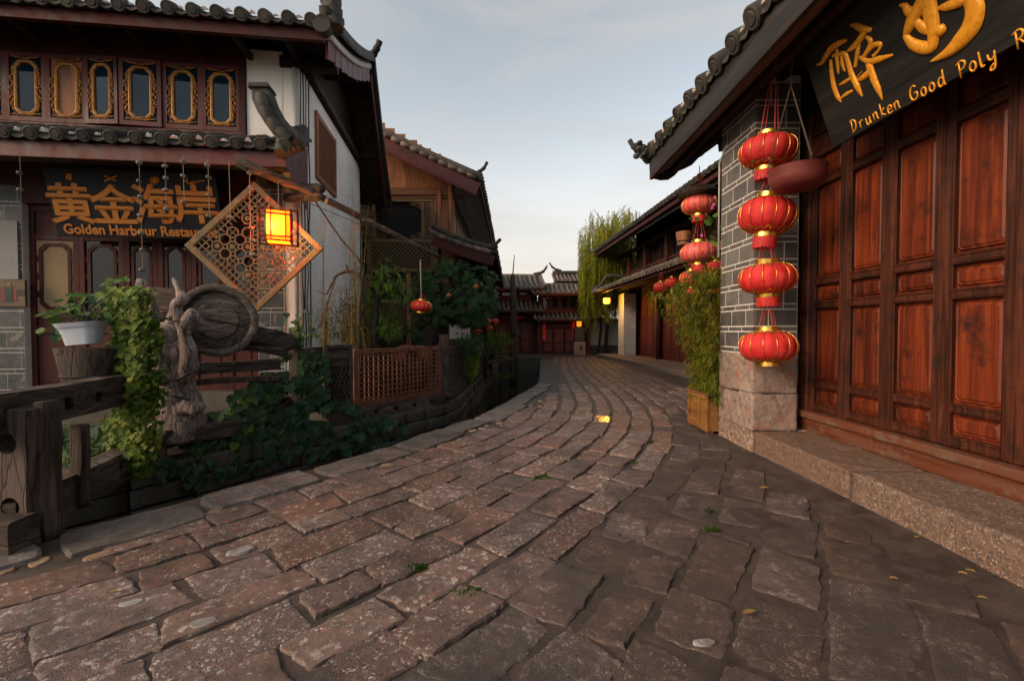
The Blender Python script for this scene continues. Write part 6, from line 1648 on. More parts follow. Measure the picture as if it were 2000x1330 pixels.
# ---- leaves: shared shapes
def leaf_shape(pts, m, name='leaf', fold=.12):
    mb = MB(); n = len(pts); vs = [(0, .25, -.0)] + [(x, y, abs(x)*fold + (y*y)*-.06) for x, y in pts]
    mb.add(vs, [(0, 1+i, 1+(i+1) % n) for i in range(n)]); return mb.mesh(name, m, True)
IVY = [(0, 0), (.22, -.12), (.48, .05), (.42, .3), (.5, .48), (.24, .58), (0, 1.0), (-.24, .58), (-.5, .48), (-.42, .3), (-.48, .05), (-.22, -.12)]
OVAL = [(0, 0), (.16, .12), (.27, .38), (.24, .62), (.1, .88), (0, 1), (-.1, .88), (-.24, .62), (-.27, .38), (-.16, .12)]
ivy_me = leaf_shape(IVY, m_ivy); vine_me = leaf_shape(IVY, m_vine); oval_me = leaf_shape(OVAL, m_leafg); ovald_me = leaf_shape(OVAL, m_ivy)
def leafM(p, nrm, down, s):
    n_ = V(nrm).normalized(); y = V(down); y = (y - n_*y.dot(n_)).normalized(); x = y.cross(n_)
    return axes(p, x, y, n_) @ Matrix.Diagonal((s, s, s, 1))
def add_leaf(mb, shape, M_, fold=.12):
    n = len(shape); mb.add([(0, .25, 0)] + [(x, y, abs(x)*fold - y*y*.06) for x, y in shape], [(0, 1+i, 1+(i+1) % n) for i in range(n)], M_)
# pot plant
pp = thing('pot_plant', 'leafy green plant drooping over the rim of the white pot', 'plant', wc + V((0, 0, .15)))
mb = MB()
base = wc + V((0, 0, .15))
for i in range(46):
    a = R.uniform(-.22, .2); p = base + V((R.uniform(-.13, .13), R.uniform(-.08, .08), 0)); q = p + V((R.uniform(-.16, .2), R.uniform(-.12, .1), R.uniform(.06, .26)))
    if i < 8: q = base + V((R.uniform(-.24, -.14), R.uniform(-.12, .05), R.uniform(-.06, .12)))
    mb.tube([p, p.lerp(q, .6) + V((0, 0, .03)), q], [.004, .003, .002], 4)
    s_ = R.uniform(.055, .12) if i < 12 else R.uniform(.035, .075)
    for k in range(2 if i > 8 else 1): piece('leaf', oval_me if i % 3 else ovald_me, pp, leafM(q, V((R.uniform(-.7, .7), -1 + R.uniform(-.4, .8), R.uniform(.3, 1.4))), V((R.uniform(-1, 1), R.uniform(-.6, .6), -.9 + R.random()*1.1)), s_*1.25))
mb.build('stems', m_twig, pp)
# ---- driftwood stump
sc = PT(345, 830, 4.55)
stp = thing('driftwood_stump', 'gnarled bleached driftwood stump with forked prongs standing on the canal bank', 'stump', sc)
def limb(name, pts, n=14, Y=4.55, b=.16, bs=7, m=None, par=None, flat=1.):
    """pts: (px, py, radius in px, depth offset)"""
    P = [PT(a, c_, Y + dd) for a, c_, r, dd in pts]; rr = [r*Y/F for a, c_, r, dd in pts]
    PP, RR = [], []
    for i in range(len(P) - 1):
        p0, p1, p2, p3 = [P[max(0, min(len(P)-1, i+k))] for k in (-1, 0, 1, 2)]
        for j in range(5):
            t = j/5; PP.append(.5*((2*p1)+(p2-p0)*t+(2*p0-5*p1+4*p2-p3)*t*t+(3*p1-p0-3*p2+p3)*t**3)); RR.append(rr[i]*(1-t)+rr[i+1]*t)
    PP.append(P[-1]); RR.append(rr[-1])
    mb = MB(); mb.tube(PP, RR, n, True, b, bs, flat); return mb.build(name, m or m_stump, par or stp, smooth=True)
limb('trunk', [(345, 850, 52, 0), (350, 810, 40, 0), (345, 760, 30, 0), (345, 720, 33, 0), (335, 680, 40, .05), (320, 640, 36, .08)], 22, b=.22)
limb('prong', [(330, 745, 16, -.12), (308, 700, 20, -.14), (305, 660, 17, -.14), (310, 640, 10, -.12)], 14, b=.2)
limb('prong', [(358, 740, 16, -.06), (368, 690, 13, -.08), (360, 650, 12, -.08), (372, 615, 13, -.08), (378, 605, 6, -.08)], 12, b=.2)
limb('prong', [(366, 655, 9, -.08), (352, 628, 10, -.1), (345, 600, 11, -.1), (358, 585, 10, -.08), (352, 570, 6, -.08), (342, 552, 4, -.08), (338, 545, 2, -.08)], 10, b=.16)
limb('prong', [(352, 585, 6, -.08), (349, 565, 5, -.08), (341, 546, 4.5, -.07), (340, 543, 2, -.07)], 8)
limb('prong', [(315, 660, 26, .05), (295, 620, 20, .08), (280, 590, 15, .08), (275, 565, 9, .08), (276, 545, 6, .08)], 14, b=.26)
limb('prong', [(302, 620, 12, .02), (297, 592, 7, 0), (291, 575, 4, 0), (290, 560, 2, 0)], 8, b=.2)
limb('prong', [(330, 640, 12, 0), (338, 612, 8, 0), (336, 598, 3, 0)], 8, b=.2)
limb('root', [(352, 800, 18, -.1), (370, 795, 14, -.12), (385, 800, 10, -.12), (398, 790, 6, -.1)], 10, b=.25)
limb('root', [(335, 810, 20, -.1), (318, 835, 14, -.14), (300, 842, 7, -.14)], 10, b=.25)
limb('binding_wire', [(322, 738, 2.2, -.26), (345, 742, 2.2, -.26), (365, 732, 2.2, -.22), (385, 722, 2, -.1)], 6, b=0, m=m_wire)
limb('binding_wire', [(315, 770, 2.2, -.24), (345, 775, 2.2, -.26), (372, 782, 2.2, -.2)], 6, b=0, m=m_wire)
# ---- old cart wheel disc
wcn = PT(425, 626, 4.95); RW = .405
wf = Matrix.Translation(wcn) @ Matrix.Rotation(radians(20), 4, 'Z') @ Matrix.Rotation(pi/2, 4, 'X')
whl = thing('wheel_disc', 'round weathered wooden wheel disc with a cracked hub leaning behind the driftwood', 'wheel', M=wf)
def wob(mb, amp, sc_):
    for v in mb.v: v += noise.noise_vector(v*sc_)*amp
    return mb
mb = MB(wf); mb.lathe([(.325, -.03), (.325, .042), (.333, .05), (.39, .05), (.40, .04), (.402, 0), (.398, -.05), (.33, -.055)], 56); wob(mb, .012, 5).build('rim', m_wheel, whl, smooth=True, auto=50)
mb = MB(wf); mb.lathe([(.01, -.04), (.335, -.04), (.335, -.03), (.29, -.02), (.27, -.004), (.225, .004), (.01, .0)], 48); wob(mb, .008, 6).build('dished_web', m_wheel, whl, smooth=True, auto=40)
mb = MB(wf); mb.lathe([(.01, .0), (.20, .0), (.215, .014), (.20, .03), (.1, .036), (.01, .036)], 40); wob(mb, .01, 6).build('hub', m_wheel, whl, smooth=True, auto=40)
mb = MB(wf); mb.bar((-.12, .02, .035), (.26, -.06, .03), .018, .02); mb.build('crack', m_vent, whl)
# ---- old timbers beside it
def tim(label, p0, p1, w, h, Y0_, Y1_, m=None, nz=.02):
    mb = MB(); mb.beam(PT(*p0, Y0_), PT(*p1, Y1_), w, h, nz, 4, 16, bow=.01); o = mb.build('old_timber', m or m_greywood, smooth=True, auto=50)
    return tag(o, label, 'timber')
tim('thick cracked timber baulk running from the wheel disc to the ivy post', (478, 650), (566, 668), .14, .19, 5.05, 5.7, nz=.03)
tim('split lower timber slanting below the thick cracked baulk', (462, 672), (556, 690), .12, .11, 5.0, 5.6)
tim('long horizontal rail timber between the driftwood and the ivy', (372, 722), (545, 712), .13, .13, 4.8, 5.5)
tim('thin mossy batten below the long rail timber', (372, 748), (545, 738), .1, .06, 4.8, 5.5, m_greyvert)
tim('dark board above the ivy between post and small fence panel', (572, 700), (632, 690), .08, .2, 5.8, 6.3)
tim('low dark sill timber along the canal under the driftwood', (310, 860), (470, 832), .16, .17, 4.3, 5.1)
tim('dark foundation timber behind the low sill', (300, 845), (640, 770), .2, .2, 4.6, 6.4)
tim('short dark board behind the driftwood prongs', (285, 582), (352, 592), .06, .26, 5.0, 5.0)
mb = MB(); p = PT(577, 720, 5.85); mb.beam((p.x, p.y, .0), (p.x, p.y, PT(577, 640, 5.85).z), .13, .13, .01, 5, 10, up=(0, 1, 0)); tag(mb.build('ivy_post', m_greyvert, smooth=True), 'short weathered post topped with ivy beside the white wall', 'post')
# ---- small fence panel with diamond weave
def fpanel(p0, p1, z0, z1):
    d = V(p1) - V(p0); x = d.normalized(); y = V((0, 0, 1)).cross(x); return axes((p0[0], p0[1], z0), x, y, V((0, 0, 1))), d.length, z1 - z0
FB0, FB1 = V((-2.30, 6.43, 0)), V((-1.28, 7.95, 0)); fd = (FB1 - FB0).normalized()
zt_, zb_ = 1.02, .17
SP1 = FB0 - fd*.05; SP0 = PT(632, 700, 6.12); SP0 = V((SP0.x, 6.12, 0)); SP1 = V((PT(688, 700, 6.36).x, 6.36, 0))
FM, W_, Hh = fpanel(SP0, SP1, .2, 1.10)
sp = thing('small_fence_panel', 'small grey weathered fence panel with woven diamond slats beside the ivy', 'fence panel', M=FM)
for a, b in ((0, .05), (W_ - .05, W_)):
    mb = MB(FM); mb.box(a, b, -.03, .03, 0, Hh); mb.build('stile', m_greyvert, sp, bevel=.006)
for a, b in ((0, .1), (Hh - .3, Hh - .26), (Hh - .05, Hh)):
    mb = MB(FM); mb.box(.05, W_ - .05, -.026, .026, a, b); mb.build('rail', m_greywood, sp, bevel=.006)
mb = MB(FM); mb.box(.05, W_ - .05, -.008, .008, Hh - .26, Hh - .05); mb.build('top_panel', m_greywood, sp)
k = -.6
x0_, x1_, z0_, z1_ = .05, W_ - .05, .1, Hh - .3
while k < W_:
    for s2 in (1, -1):
        sl2 = .42
        pts = []
        for t in range(33):
            z = z0_ + (z1_ - z0_)*t/32; x = k + (z - z0_)*sl2 if s2 > 0 else k + (z1_ - z)*sl2
            if x0_ <= x <= x1_: pts.append((x, .008*s2, z))
        if len(pts) > 2:
            mb = MB(FM); mb.bar(pts[0], pts[-1], .02, .014, (0, 1, 0)); mb.build('slat', m_greyvert, sp)
    k += .055
mb = MB(FM); mb.box(.05, W_ - .05, .02, .024, .1, Hh - .3); mb.build('backing', m_vent, sp)
# ---- main lattice fence
FM, W_, Hh = fpanel(FB0, FB1, zb_, zt_)
fe = thing('lattice_fence', 'brown square-lattice wooden fence panel on a dark beam above the canal', 'fence', M=FM)
for a, b in ((0, .07), (W_ - .07, W_)):
    mb = MB(FM); mb.box(a, b, -.03, .03, 0, Hh); mb.build('stile', m_fence, fe, bevel=.006)
for a, b in ((0, .085), (Hh - .07, Hh)):
    mb = MB(FM); mb.box(.07, W_ - .07, -.026, .026, a, b); mb.build('rail', m_fence, fe, bevel=.006)
nv_ = 19
vm = MB(); vm.box(-.011, .011, -.006, .014, .085, Hh - .07); vme = vm.mesh('vertical_slat', m_fence)
for i in range(nv_): piece('vertical_slat', vme, fe, FM @ TR(.07 + (W_ - .14)*(i + .5 + .1*R.uniform(-1, 1))/nv_, 0, 0))
hm_ = MB(); hm_.box(.07, W_ - .07, -.022, -.006, -.012, .012); hme_ = hm_.mesh('horizontal_slat', m_fence)
for i in range(9): piece('horizontal_slat', hme_, fe, FM @ TR(0, 0, .085 + (Hh - .155)*(i + .5)/9))
bmf = pocket_beam((FB1 - SP0).length + .1, .16, .19, [(.35 + .38*i, .44 + .38*i, .06, .13) for i in range(6)], 'sill_beam', m_greywood)
sb_ = lay(bmf, 'sill_beam', fe, SP0 + V((.1, -.06, -.02)), FB1 + V((.1, -.06, -.02)))
# plain dark sheet behind the slats, standing in for the shade of the yard
mb = MB(FM); mb.box(.07, W_ - .07, .25, .27, -.1, Hh - .25); mb.build('yard_shade_sheet', m_darkwood, fe)
pq = V((-1.235, 8.10, 0))
mb = MB(); mb.beam((pq.x, pq.y, 0), (pq.x + .01, pq.y, 1.22), .17, .15, .012, 5, 12, up=(0, 1, 0)); tag(mb.build('fence_post', m_greyvert, smooth=True), 'stout grey post at the end of the square-lattice fence', 'post')
# ---- dark louvred fence further along
ends = [V((-1.20, 8.25, 0)), V((-1.12, 9.9, 0)), V((-1.03, 11.7, 0)), V((-.93, 13.9, 0))]
for i, (a, b) in enumerate(zip(ends, ends[1:])):
    FM, W_, Hh = fpanel(a, b, .22, .98)
    t = thing('louvre_fence', 'dark weathered louvred fence panel %s' % ('next to the stout grey post' if i == 0 else ('under the trailing yellow creeper' if i == 1 else 'at the far end under the spider plants')), 'fence', M=FM, group='louvred fence panels')
    for x in (0, W_/2 - .025, W_ - .05):
        mb = MB(FM); mb.box(x, x + .05, -.03, .03, 0, Hh); mb.build('stile', m_greyvert, t)
    for z in (0, Hh - .16, Hh - .05):
        mb = MB(FM); mb.box(.05, W_ - .05, -.025, .025, z, z + .05); mb.build('rail', m_greywood, t)
    sm_ = MB(); sm_.add([(.05, -.02, 0), (W_ - .05, -.02, 0), (W_ - .05, .02, .035), (.05, .02, .035), (.05, -.025, .006), (W_ - .05, -.025, .006), (W_ - .05, .015, .041), (.05, .015, .041)], [(0, 3, 2, 1), (4, 5, 6, 7), (0, 1, 5, 4), (2, 3, 7, 6)]); sme2 = sm_.mesh('slat', m_greyvert)
    for k in range(11): piece('slat', sme2, t, FM @ TR(0, 0, .06 + k*.047))
    bl = pocket_beam(W_ + .05, .14, .17, [(.12 + .2*k, .18 + .2*k, .05, .12) for k in range(int(W_/.2) - 1)], 'sill_beam', m_greywood); lay(bl, 'sill_beam', t, a + V((.1, 0, .03)), b + V((.1, 0, .03)))
mb = MB(); mb.beam((-.9, 14.1, 0), (-.9, 14.1, 1.15), .16, .16, .012, 5, 8, up=(0, 1, 0)); tag(mb.build('fence_post', m_greyvert, smooth=True), 'dark post where the louvred fence ends below the spider plants', 'post')
# far railing at the canal end and tall pole with ring
fr_ = thing('canal_rail', 'low grey timber rail across the end of the canal by the tall pole', 'railing', (-.4, 15, 0))
for z in (.25, .55, .85):
    mb = MB(); mb.beam((-.85, 14.4, z), (.02, 16.2, z), .08, .12, .01, 3, 6); mb.build('rail', m_greywood, fr_, smooth=True)
for t in (0, .5, 1):
    mb = MB(); mb.beam((-.85 + .87*t, 14.4 + 1.8*t, -.5), (-.85 + .87*t, 14.4 + 1.8*t, .95), .1, .1, .01, 3, 6, up=(0, 1, 0)); mb.build('upright', m_greyvert, fr_, smooth=True)
pp_ = GP(1003, 742, -.55)
tp = thing('tall_pole', 'tall weathered pole with an iron ring standing at the canal end', 'pole', pp_)
Yp = 16.4; p0 = PT(1003, 742, Yp)
mb = MB(); mb.tube([(p0.x, Yp, -.7), (p0.x, Yp, .6), (p0.x - .01, Yp, 2.2), (p0.x - .03, Yp, PT(1003, 538, Yp).z)], [.15, .14, .12, .10], 10, True, .06); mb.build('shaft', m_greyvert, tp, smooth=True)
mb = MB(); mb.tube([(p0.x - .03, Yp, PT(1003, 540, Yp).z), (p0.x + .03, Yp, PT(1003, 498, Yp).z)], [.025, .012], 6); mb.build('rod', m_greyvert, tp)
rc_ = PT(1008, 660, Yp - .2); mb = MB(); mb.tube([rc_ + V((.21*cos(2*pi*k/24), 0, .17*sin(2*pi*k/24))) for k in range(25)], .03, 6); mb.build('iron_ring', m_wire, tp, smooth=True)
# two hoops leaning behind the lattice fence
for k, (px, r_) in enumerate(((793, .27), (818, .25))):
    c = PT(px, 700, 8.9); mb = MB(); mb.tube([c + V((r_*1.1*cos(pi*i/16), .05*sin(pi*i/16), r_*.95*sin(pi*i/16) + .0)) for i in range(17)], .022, 6)
    mb.lathe([(r_*1.05, -.01), (r_*1.05, .01)], 24, Matrix.Translation(c + V((0, .03, 0))) @ Matrix.Rotation(pi/2, 4, 'X'))
    tag(mb.build('wicker_basket', m_rawwood, smooth=True), 'round brown wicker basket leaning behind the lattice fence' , 'basket', 'baskets behind the lattice fence')
# ================================================================== PLANTS OF THE BANK
# ---- dark ivy mass: large leaves are objects, the rest one mass
ivy = thing('ivy', 'dense dark green ivy covering the canal bank between the driftwood and the fence', 'ivy', (-3.0, 5.6, 0))
def ivy_spot():
    """a point on the draped bank face: px/py region with a matching depth"""
    while True:
        px, py = R.uniform(300, 800), R.uniform(690, 950)
        # outline of the ivy in the photo
        top = 830 if px < 400 else (690 + max(0, 560 - px)*.75 if px < 640 else (775 + (px - 640)*.25 if px < 700 else 800 + (px - 700)*.2))
        bot = 985 - (px - 260)*.32 if px < 520 else 900 - max(0, px - 560)*.14
        if not (top < py < bot): continue
        if 640 < px and R.random() < .35: continue
        if px < 430 and R.random() < .6: continue
        if noise.noise(V((px*.022, py*.03, 7))) < -.18: continue
        if px > 700 and R.random() < .4: continue
        break
    # depth: bank line at that column, bulging forward lower down
    Yb = 4.35 + (px - 300)/340*1.75
    Y = Yb - .25*(py - top)/max(40, bot - top) + R.uniform(-.12, .08)
    return PT(px, py, Y)
cands = [ivy_spot() for i in range(1800)]
mass = MB()
for i, p in enumerate(cands):
    nrm = V((R.uniform(-.2, .9), -1 + R.uniform(-.3, .5), R.uniform(.1, 1.0))); dn = V((R.uniform(-.6, .6), R.uniform(-.5, .1), -1))
    s_ = R.uniform(.035, .10) if R.random() < .6 else R.uniform(.09, .145)
    if i < 230: piece('leaf', vine_me if i % 9 == 0 else ivy_me, ivy, leafM(p, nrm, dn, s_*1.1))
    else: add_leaf(mass, IVY, leafM(p + V((0, .05, 0)), nrm, dn, s_))
mass.build('leaf_mass', m_ivy, ivy, kind='stuff')
mb = MB()
for i in range(24):
    a, b = R.choice(cands), R.choice(cands)
    if (a-b).length < 1.4: mb.tube([a, a.lerp(b, .5) + V((.05, -.05, -.08)), b], [.007, .006, .004], 5)
mb.build('stems', m_twig, ivy)
# ivy cap on the short post
ic = thing('ivy_tuft', 'small ivy clump with yellowing leaves crowning the short post by the white wall', 'ivy', PT(580, 645, 5.8))
for i in range(60):
    p = PT(R.gauss(582, 16), R.gauss(650, 18), 5.78 + R.uniform(-.12, .1)); piece('leaf', vine_me if R.random() < .3 else ivy_me, ic, leafM(p, V((R.uniform(-.6, .6), -1, R.uniform(.2, 1.2))), V((R.uniform(-.8, .8), 0, -1)), R.uniform(.05, .1)))
# ---- yellow-green trailing vine over the rail end
vn = thing('trailing_vine', 'curtain of small yellow-green vine leaves hanging from the railing end to the canal', 'vine', PT(265, 900, 4.0))
mass = MB(); big = []
def vine_spot():
    while True:
        py = R.uniform(560, 925); t = (py - 560)/365
        c = 262 + 6*sin(t*5); w = 22 + 40*min(1, t*3) if t < .3 else 58 - 10*abs(t - .6)
        if py < 620: c, w = 250, 45
        px = R.gauss(c, w*.52)
        if abs(px - c) < w*1.05: break
    return px, py
for i in range(2600):
    px, py = vine_spot(); dz = .22*max(0, 1 - abs(px - 265)/60)
    p = PT(px, py, 3.86 - dz*R.uniform(.4, 1) + R.uniform(-.05, .12))
    nrm = V((R.uniform(-.5, .8), -1, R.uniform(.1, 1.1))); dn = V((R.uniform(-.7, .7), -.2, -1)); s_ = R.uniform(.022, .06)*(1 if py > 640 else 1.25)
    if i < 200: piece('leaf', vine_me, vn, leafM(p + V((0, -.03, 0)), nrm, dn, s_*1.25))
    else: add_leaf(mass, IVY, leafM(p, nrm, dn, s_))
mass.build('leaf_mass', m_vine, vn, kind='stuff')
mb = MB()
for i in range(16):
    x = R.uniform(225, 300); mb.tube([PT(x + R.uniform(-10, 10), 580 + 60*k, 4.12) for k in range(6)], .005, 4)
mb.build('stems', m_twig, vn)
# top sprig with palmate leaves
sp_ = thing('leafy_sprig', 'reddish-stemmed sprig of five-part green leaves rising above the white pot', 'plant', PT(240, 600, 4.0))
mb = MB()
for (px, py, s_) in ((205, 556, .075), (222, 549, .08), (243, 547, .07), (200, 575, .085), (215, 572, .07), (185, 577, .06), (252, 575, .07), (232, 590, .08), (262, 590, .08), (270, 560, .05), (245, 605, .07), (210, 600, .06), (190, 600, .055), (225, 612, .06), (275, 600, .07), (310, 625, .06), (330, 622, .045), (345, 628, .04), (300, 612, .05)):
    c = PT(px, py, 4.0 + R.uniform(-.12, .12)); mb.tube([PT(245, 625, 4.05), PT((px + 245)/2, min(py + 10, 618), 4.02), c], [.005, .004, .003], 4)
    for k in range(5):
        a = -1.3 + 2.6*k/4 + R.uniform(-.2, .2); M_ = leafM(c, V((R.uniform(-.4, .4), -1, R.uniform(.5, 1.2))), V((sin(a), -.1, -.4 + cos(a)*.7)), s_*R.uniform(.7, 1))
        piece('leaf', oval_me, sp_, M_)
mb.build('stems', m_terra, sp_)
# ---- spider plants and low greenery at the foot of the railing
def grass_clump(name, label, spots, L, n, m, cat='plant', group=None, w=.006):
    t = thing(name, label, cat, spots[0], group=group); mb = MB()
    for s_ in spots:
        for i in range(n):
            d = rnd_dir(.1, 1.); blade(mb, V(s_) + V((R.uniform(-.05, .05), R.uniform(-.05, .05), 0)), d, L*R.uniform(.6, 1.2), w, R.uniform(.3, 1.0))
    mb.build('blades', m, t, kind='stuff'); return t
grass_clump('spider_plant', 'pale striped spider plant arching beside the railing foot', [PT(160, 880, 3.9), PT(195, 905, 3.9), PT(215, 925, 3.85), PT(180, 868, 4.0), PT(140, 905, 3.8)], .2, 34, m_vine)
lw = thing('bank_greenery', 'mixed dark leafy weeds growing behind the railing below the top beam', 'plant', PT(160, 850, 4.2)); mb = MB()
for i in range(420):
    px = R.uniform(105, 240); p = PT(px, R.uniform(825, 930 - (px - 105)*.05), 4.2 + R.uniform(-.3, .4)); add_leaf(mb, IVY if i % 2 else OVAL, leafM(p, V((R.uniform(-.6, .6), -1, R.uniform(.2, 1.4))), V((R.uniform(-1, 1), -.2, -.8)), R.uniform(.05, .11)))
mb.build('leaves', m_ivy, lw, kind='stuff')
for px, py in ((745, 850), (900, 800), (930, 780)):
    grass_clump('canal_grass', 'tuft of green grass growing from the canal wall', [PT(px, py, GP(px, py, -.3).y)], .16, 50, m_leafg, group='grass tufts on the canal wall')
cg = GP(975, 740, -.2); grass_clump('canal_moss', 'bright green grass patch on the canal end below the low rail', [PT(960 + i*6, 738 - i*.5, 13.8 + .3*i) for i in range(8)], .28, 40, m_leafg)
# ---- spider plants trailing over the far fence
for k, (px, py, lab) in enumerate(((920, 668, 'round potted shrub on top of the louvred fence by the white patch'), (962, 665, 'pale spider plants spilling over the far end of the louvred fence'))):
    t = thing('fence_top_plant', lab, 'plant', PT(px, py, 10.5 + 3*k)); mb = MB(); Yk = 9.6 if k == 0 else 13.4
    for i in range(420 if k == 0 else 700):
        p = PT(R.gauss(px, 16), R.gauss(py, 8), Yk + R.uniform(-.4, .4)); blade(mb, p, rnd_dir(-.5, 1), R.uniform(.08, .16) if k == 0 else R.uniform(.14, .34), .012 if k == 0 else .01, R.uniform(.4, 1.4))
    mb.build('foliage', m_ivy if k == 0 else m_vine, t, kind='stuff')
tv = thing('fence_creeper', 'yellow-green creeper trailing down the louvred fence', 'vine', PT(925, 700, 9.8)); mb = MB()
for i in range(380):
    py = R.uniform(672, 742); px = R.gauss(925 - max(0, py - 700)*.12, 8*(1 - (py - 672)/90)); add_leaf(mb, IVY, leafM(PT(px, py, 10.3 + R.uniform(-.15, .05)), V((R.uniform(.1, .9), -1, .6)), V((R.uniform(-.5, .5), 0, -1)), R.uniform(.05, .1)))
mb.build('leaves', m_vine, tv, kind='stuff')
# ---- small bamboo thicket and arched branch in front of the white wall
th = thing('slender_bamboo', 'thicket of slender yellowing bamboo in front of the white wall', 'bamboo', PT(670, 680, 7.2)); cu = MB(); lv = MB()
for i in range(42):
    px = R.uniform(628, 715); Yk = 7.0 + R.uniform(-.25, .5); h_ = R.uniform(545, 640) if i > 9 else R.uniform(330, 480)
    lean = R.uniform(-14, 14); pts = [PT(px + lean*t*t, 690 - (690 - h_)*t, Yk) for t in (0, .25, .5, .75, 1)]
    cu.tube(pts, [.008, .007, .006, .004, .002], 4)
    n_ = 60 if h_ > 540 else 26
    for k in range(n_):
        t = R.uniform(.2, 1); p = PT(px + lean*t*t + R.gauss(0, 9), 690 - (690 - h_)*t + R.gauss(0, 5), Yk + R.uniform(-.1, .1))
        if h_ > 540: blade(lv, p, rnd_dir(-.7, .6), R.uniform(.06, .13), .006, .5)
        else:
            q = p + rnd_dir(-.2, .8)*R.uniform(.05, .14); cu.tube([p, q], [.0022, .0014], 3)
            if R.random() < .35: blade(lv, q, rnd_dir(-.3, .7), R.uniform(.04, .07), .003, .3)
cu.build('culms', m_culm, th); lv.build('foliage', m_drybam, th, kind='stuff')
ab = thing('arched_branch', 'bare dark branch bent into an arch in front of the white wall', 'branch', PT(700, 690, 6.95))
def limb2(name, pts, Y, par, m, n=8, b=.12):
    P = [PT(a, c_, Y + dd) for a, c_, r, dd in pts]; mb = MB(); mb.tube(P, [r*Y/F for a, c_, r, dd in pts], n, True, b, 8); return mb.build(name, m, par, smooth=True)
limb2('stem', [(704, 690, 5, 0), (700, 640, 5, 0), (703, 590, 4.5, 0), (706, 555, 4.5, 0), (702, 538, 4.5, 0), (690, 530, 4, 0), (675, 530, 3.5, 0), (660, 536, 3, 0), (651, 545, 2.5, 0)], 6.9, ab, m_twig)
limb2('twig', [(655, 540, 2.2, 0), (645, 560, 2, 0), (638, 575, 1.6, 0), (626, 572, 1, 0), (618, 566, .7, 0)], 6.9, ab, m_twig, 6)
limb2('twig', [(656, 540, 2, 0), (640, 590, 1.8, 0), (632, 620, 1.5, 0), (625, 640, .9, 0)], 6.9, ab, m_twig, 6)
limb2('twig', [(680, 530, 2.5, 0), (677, 520, 1.8, 0), (675, 515, .8, 0)], 6.9, ab, m_twig, 6)
limb2('twig', [(700, 640, 2.5, 0), (712, 600, 2, 0), (716, 560, 1.6, 0), (706, 520, 1.4, 0), (690, 490, 1, 0)], 6.95, ab, m_twig, 6)
limb2('twig', [(617, 395, 1.6, .1), (640, 430, 1.8, .1), (668, 470, 2, .1), (695, 500, 2, .05), (706, 515, 2, 0)], 6.95, ab, m_twig, 6)
# ---- leafy shrub with long pointed leaves
def clump_tree(name, label, trunk, clusters, Y, lf, leafm, size, nper, spread, barkm=m_bark, cat='tree', shape='blade'):
    t = thing(name, label, cat, PT(trunk[0][0], trunk[0][1], Y)); tb = MB(); P = [PT(a, b, Y) for a, b, r in trunk]
    tb.tube(P, [r*Y/F for a, b, r in trunk], 10, True, .15, 6); lm_ = MB()
    for (px, py, rx, ry, dep) in clusters:
        c = PT(px, py, Y + dep); near = min(P, key=lambda q: (q - c).length); mid = near.lerp(c, .5) + V((0, 0, .06))
        tb.tube([near, mid, c], [.035, .022, .01], 6)
        for i in range(nper):
            d = rnd_dir(); rr = R.random()**.45
            p = c + V((d.x*rx*Y/F, d.y*spread, d.z*ry*Y/F))*rr
            if noise.noise(p*3.2) < -.14: continue
            out = (d + V((0, -.3, -.25)) + rnd_dir()*.5)
            if shape == 'blade':
                for k in range(3): blade(lm_, p, out + rnd_dir()*.5, lf*R.uniform(.7, 1.2), size, R.uniform(.2, .7))
            else:
                # palmate spray
                n_ = (d + V((0, -.6, .9))).normalized(); x = n_.orthogonal().normalized(); y = n_.cross(x); a0 = R.random()*6
                for k in range(6):
                    a = a0 + k*1.05; dv = x*cos(a) + y*sin(a) - V((0, 0, .25)); s2 = dv.cross(n_).normalized()*size; L_ = lf*R.uniform(.75, 1.1)
                    lm_.add([p, p + dv*L_*.5 + s2, p + dv*L_, p + dv*L_*.5 - s2], [(0, 1, 2, 3)])
    tb.build('trunk', barkm, t, smooth=True); lm_.build('crown', leafm, t, kind='stuff'); return t
clump_tree('leafy_shrub', 'leafy shrub with long drooping pointed leaves above the lattice fence', [(735, 700, 7), (732, 640, 6), (738, 580, 5), (748, 530, 4)],
  [(745, 520, 28, 24, 0), (765, 545, 30, 26, -.1), (728, 560, 26, 28, 0), (782, 570, 24, 22, 0), (745, 600, 34, 24, .05), (715, 545, 20, 24, -.05), (705, 590, 26, 28, .1), (690, 640, 36, 26, .1), (760, 640, 20, 20, .1)], 7.6, .13, m_leafg, .011, 80, .3, cat='shrub')
clump_tree('dark_tree', 'dense dark green tree with palmate leaves and a curving trunk beside the wooden house', [(815, 720, 22), (825, 680, 20), (850, 640, 18), (880, 610, 15), (895, 570, 10)],
  [(850, 560, 40, 36, 0), (890, 535, 46, 32, .2), (935, 550, 40, 36, .2), (945, 590, 34, 34, 0), (905, 590, 46, 34, -.3), (860, 610, 34, 26, -.2), (825, 590, 30, 28, 0), (825, 550, 26, 26, .2), (930, 625, 26, 16, .1), (905, 620, 30, 18, 0), (820, 640, 30, 26, .1), (870, 520, 30, 20, .3)], 10.4, .10, m_maple, .017, 185, .55, shape='palm')
# cluster of small red lanterns beyond the tree
for k, (px, py) in enumerate(((928, 626), (938, 624), (943, 634), (955, 628), (968, 628), (957, 641), (950, 622), (935, 647), (930, 560), (876, 577))):
    lantern('tiny red lantern in the cluster hanging behind the dark tree' if k < 8 else ('tiny orange-red lantern showing high among the dark tree leaves' if k == 8 else 'tiny red lantern showing at the left of the dark tree leaves'), PT(px, py, 12.0 if k < 8 else 9.7), .17 if k < 8 else .1, .12 if k < 8 else .06, m_lantred if k % 3 else m_lantpale, 'cluster of small red lanterns' if k < 8 else None, .06, fringe=False, gold=False)
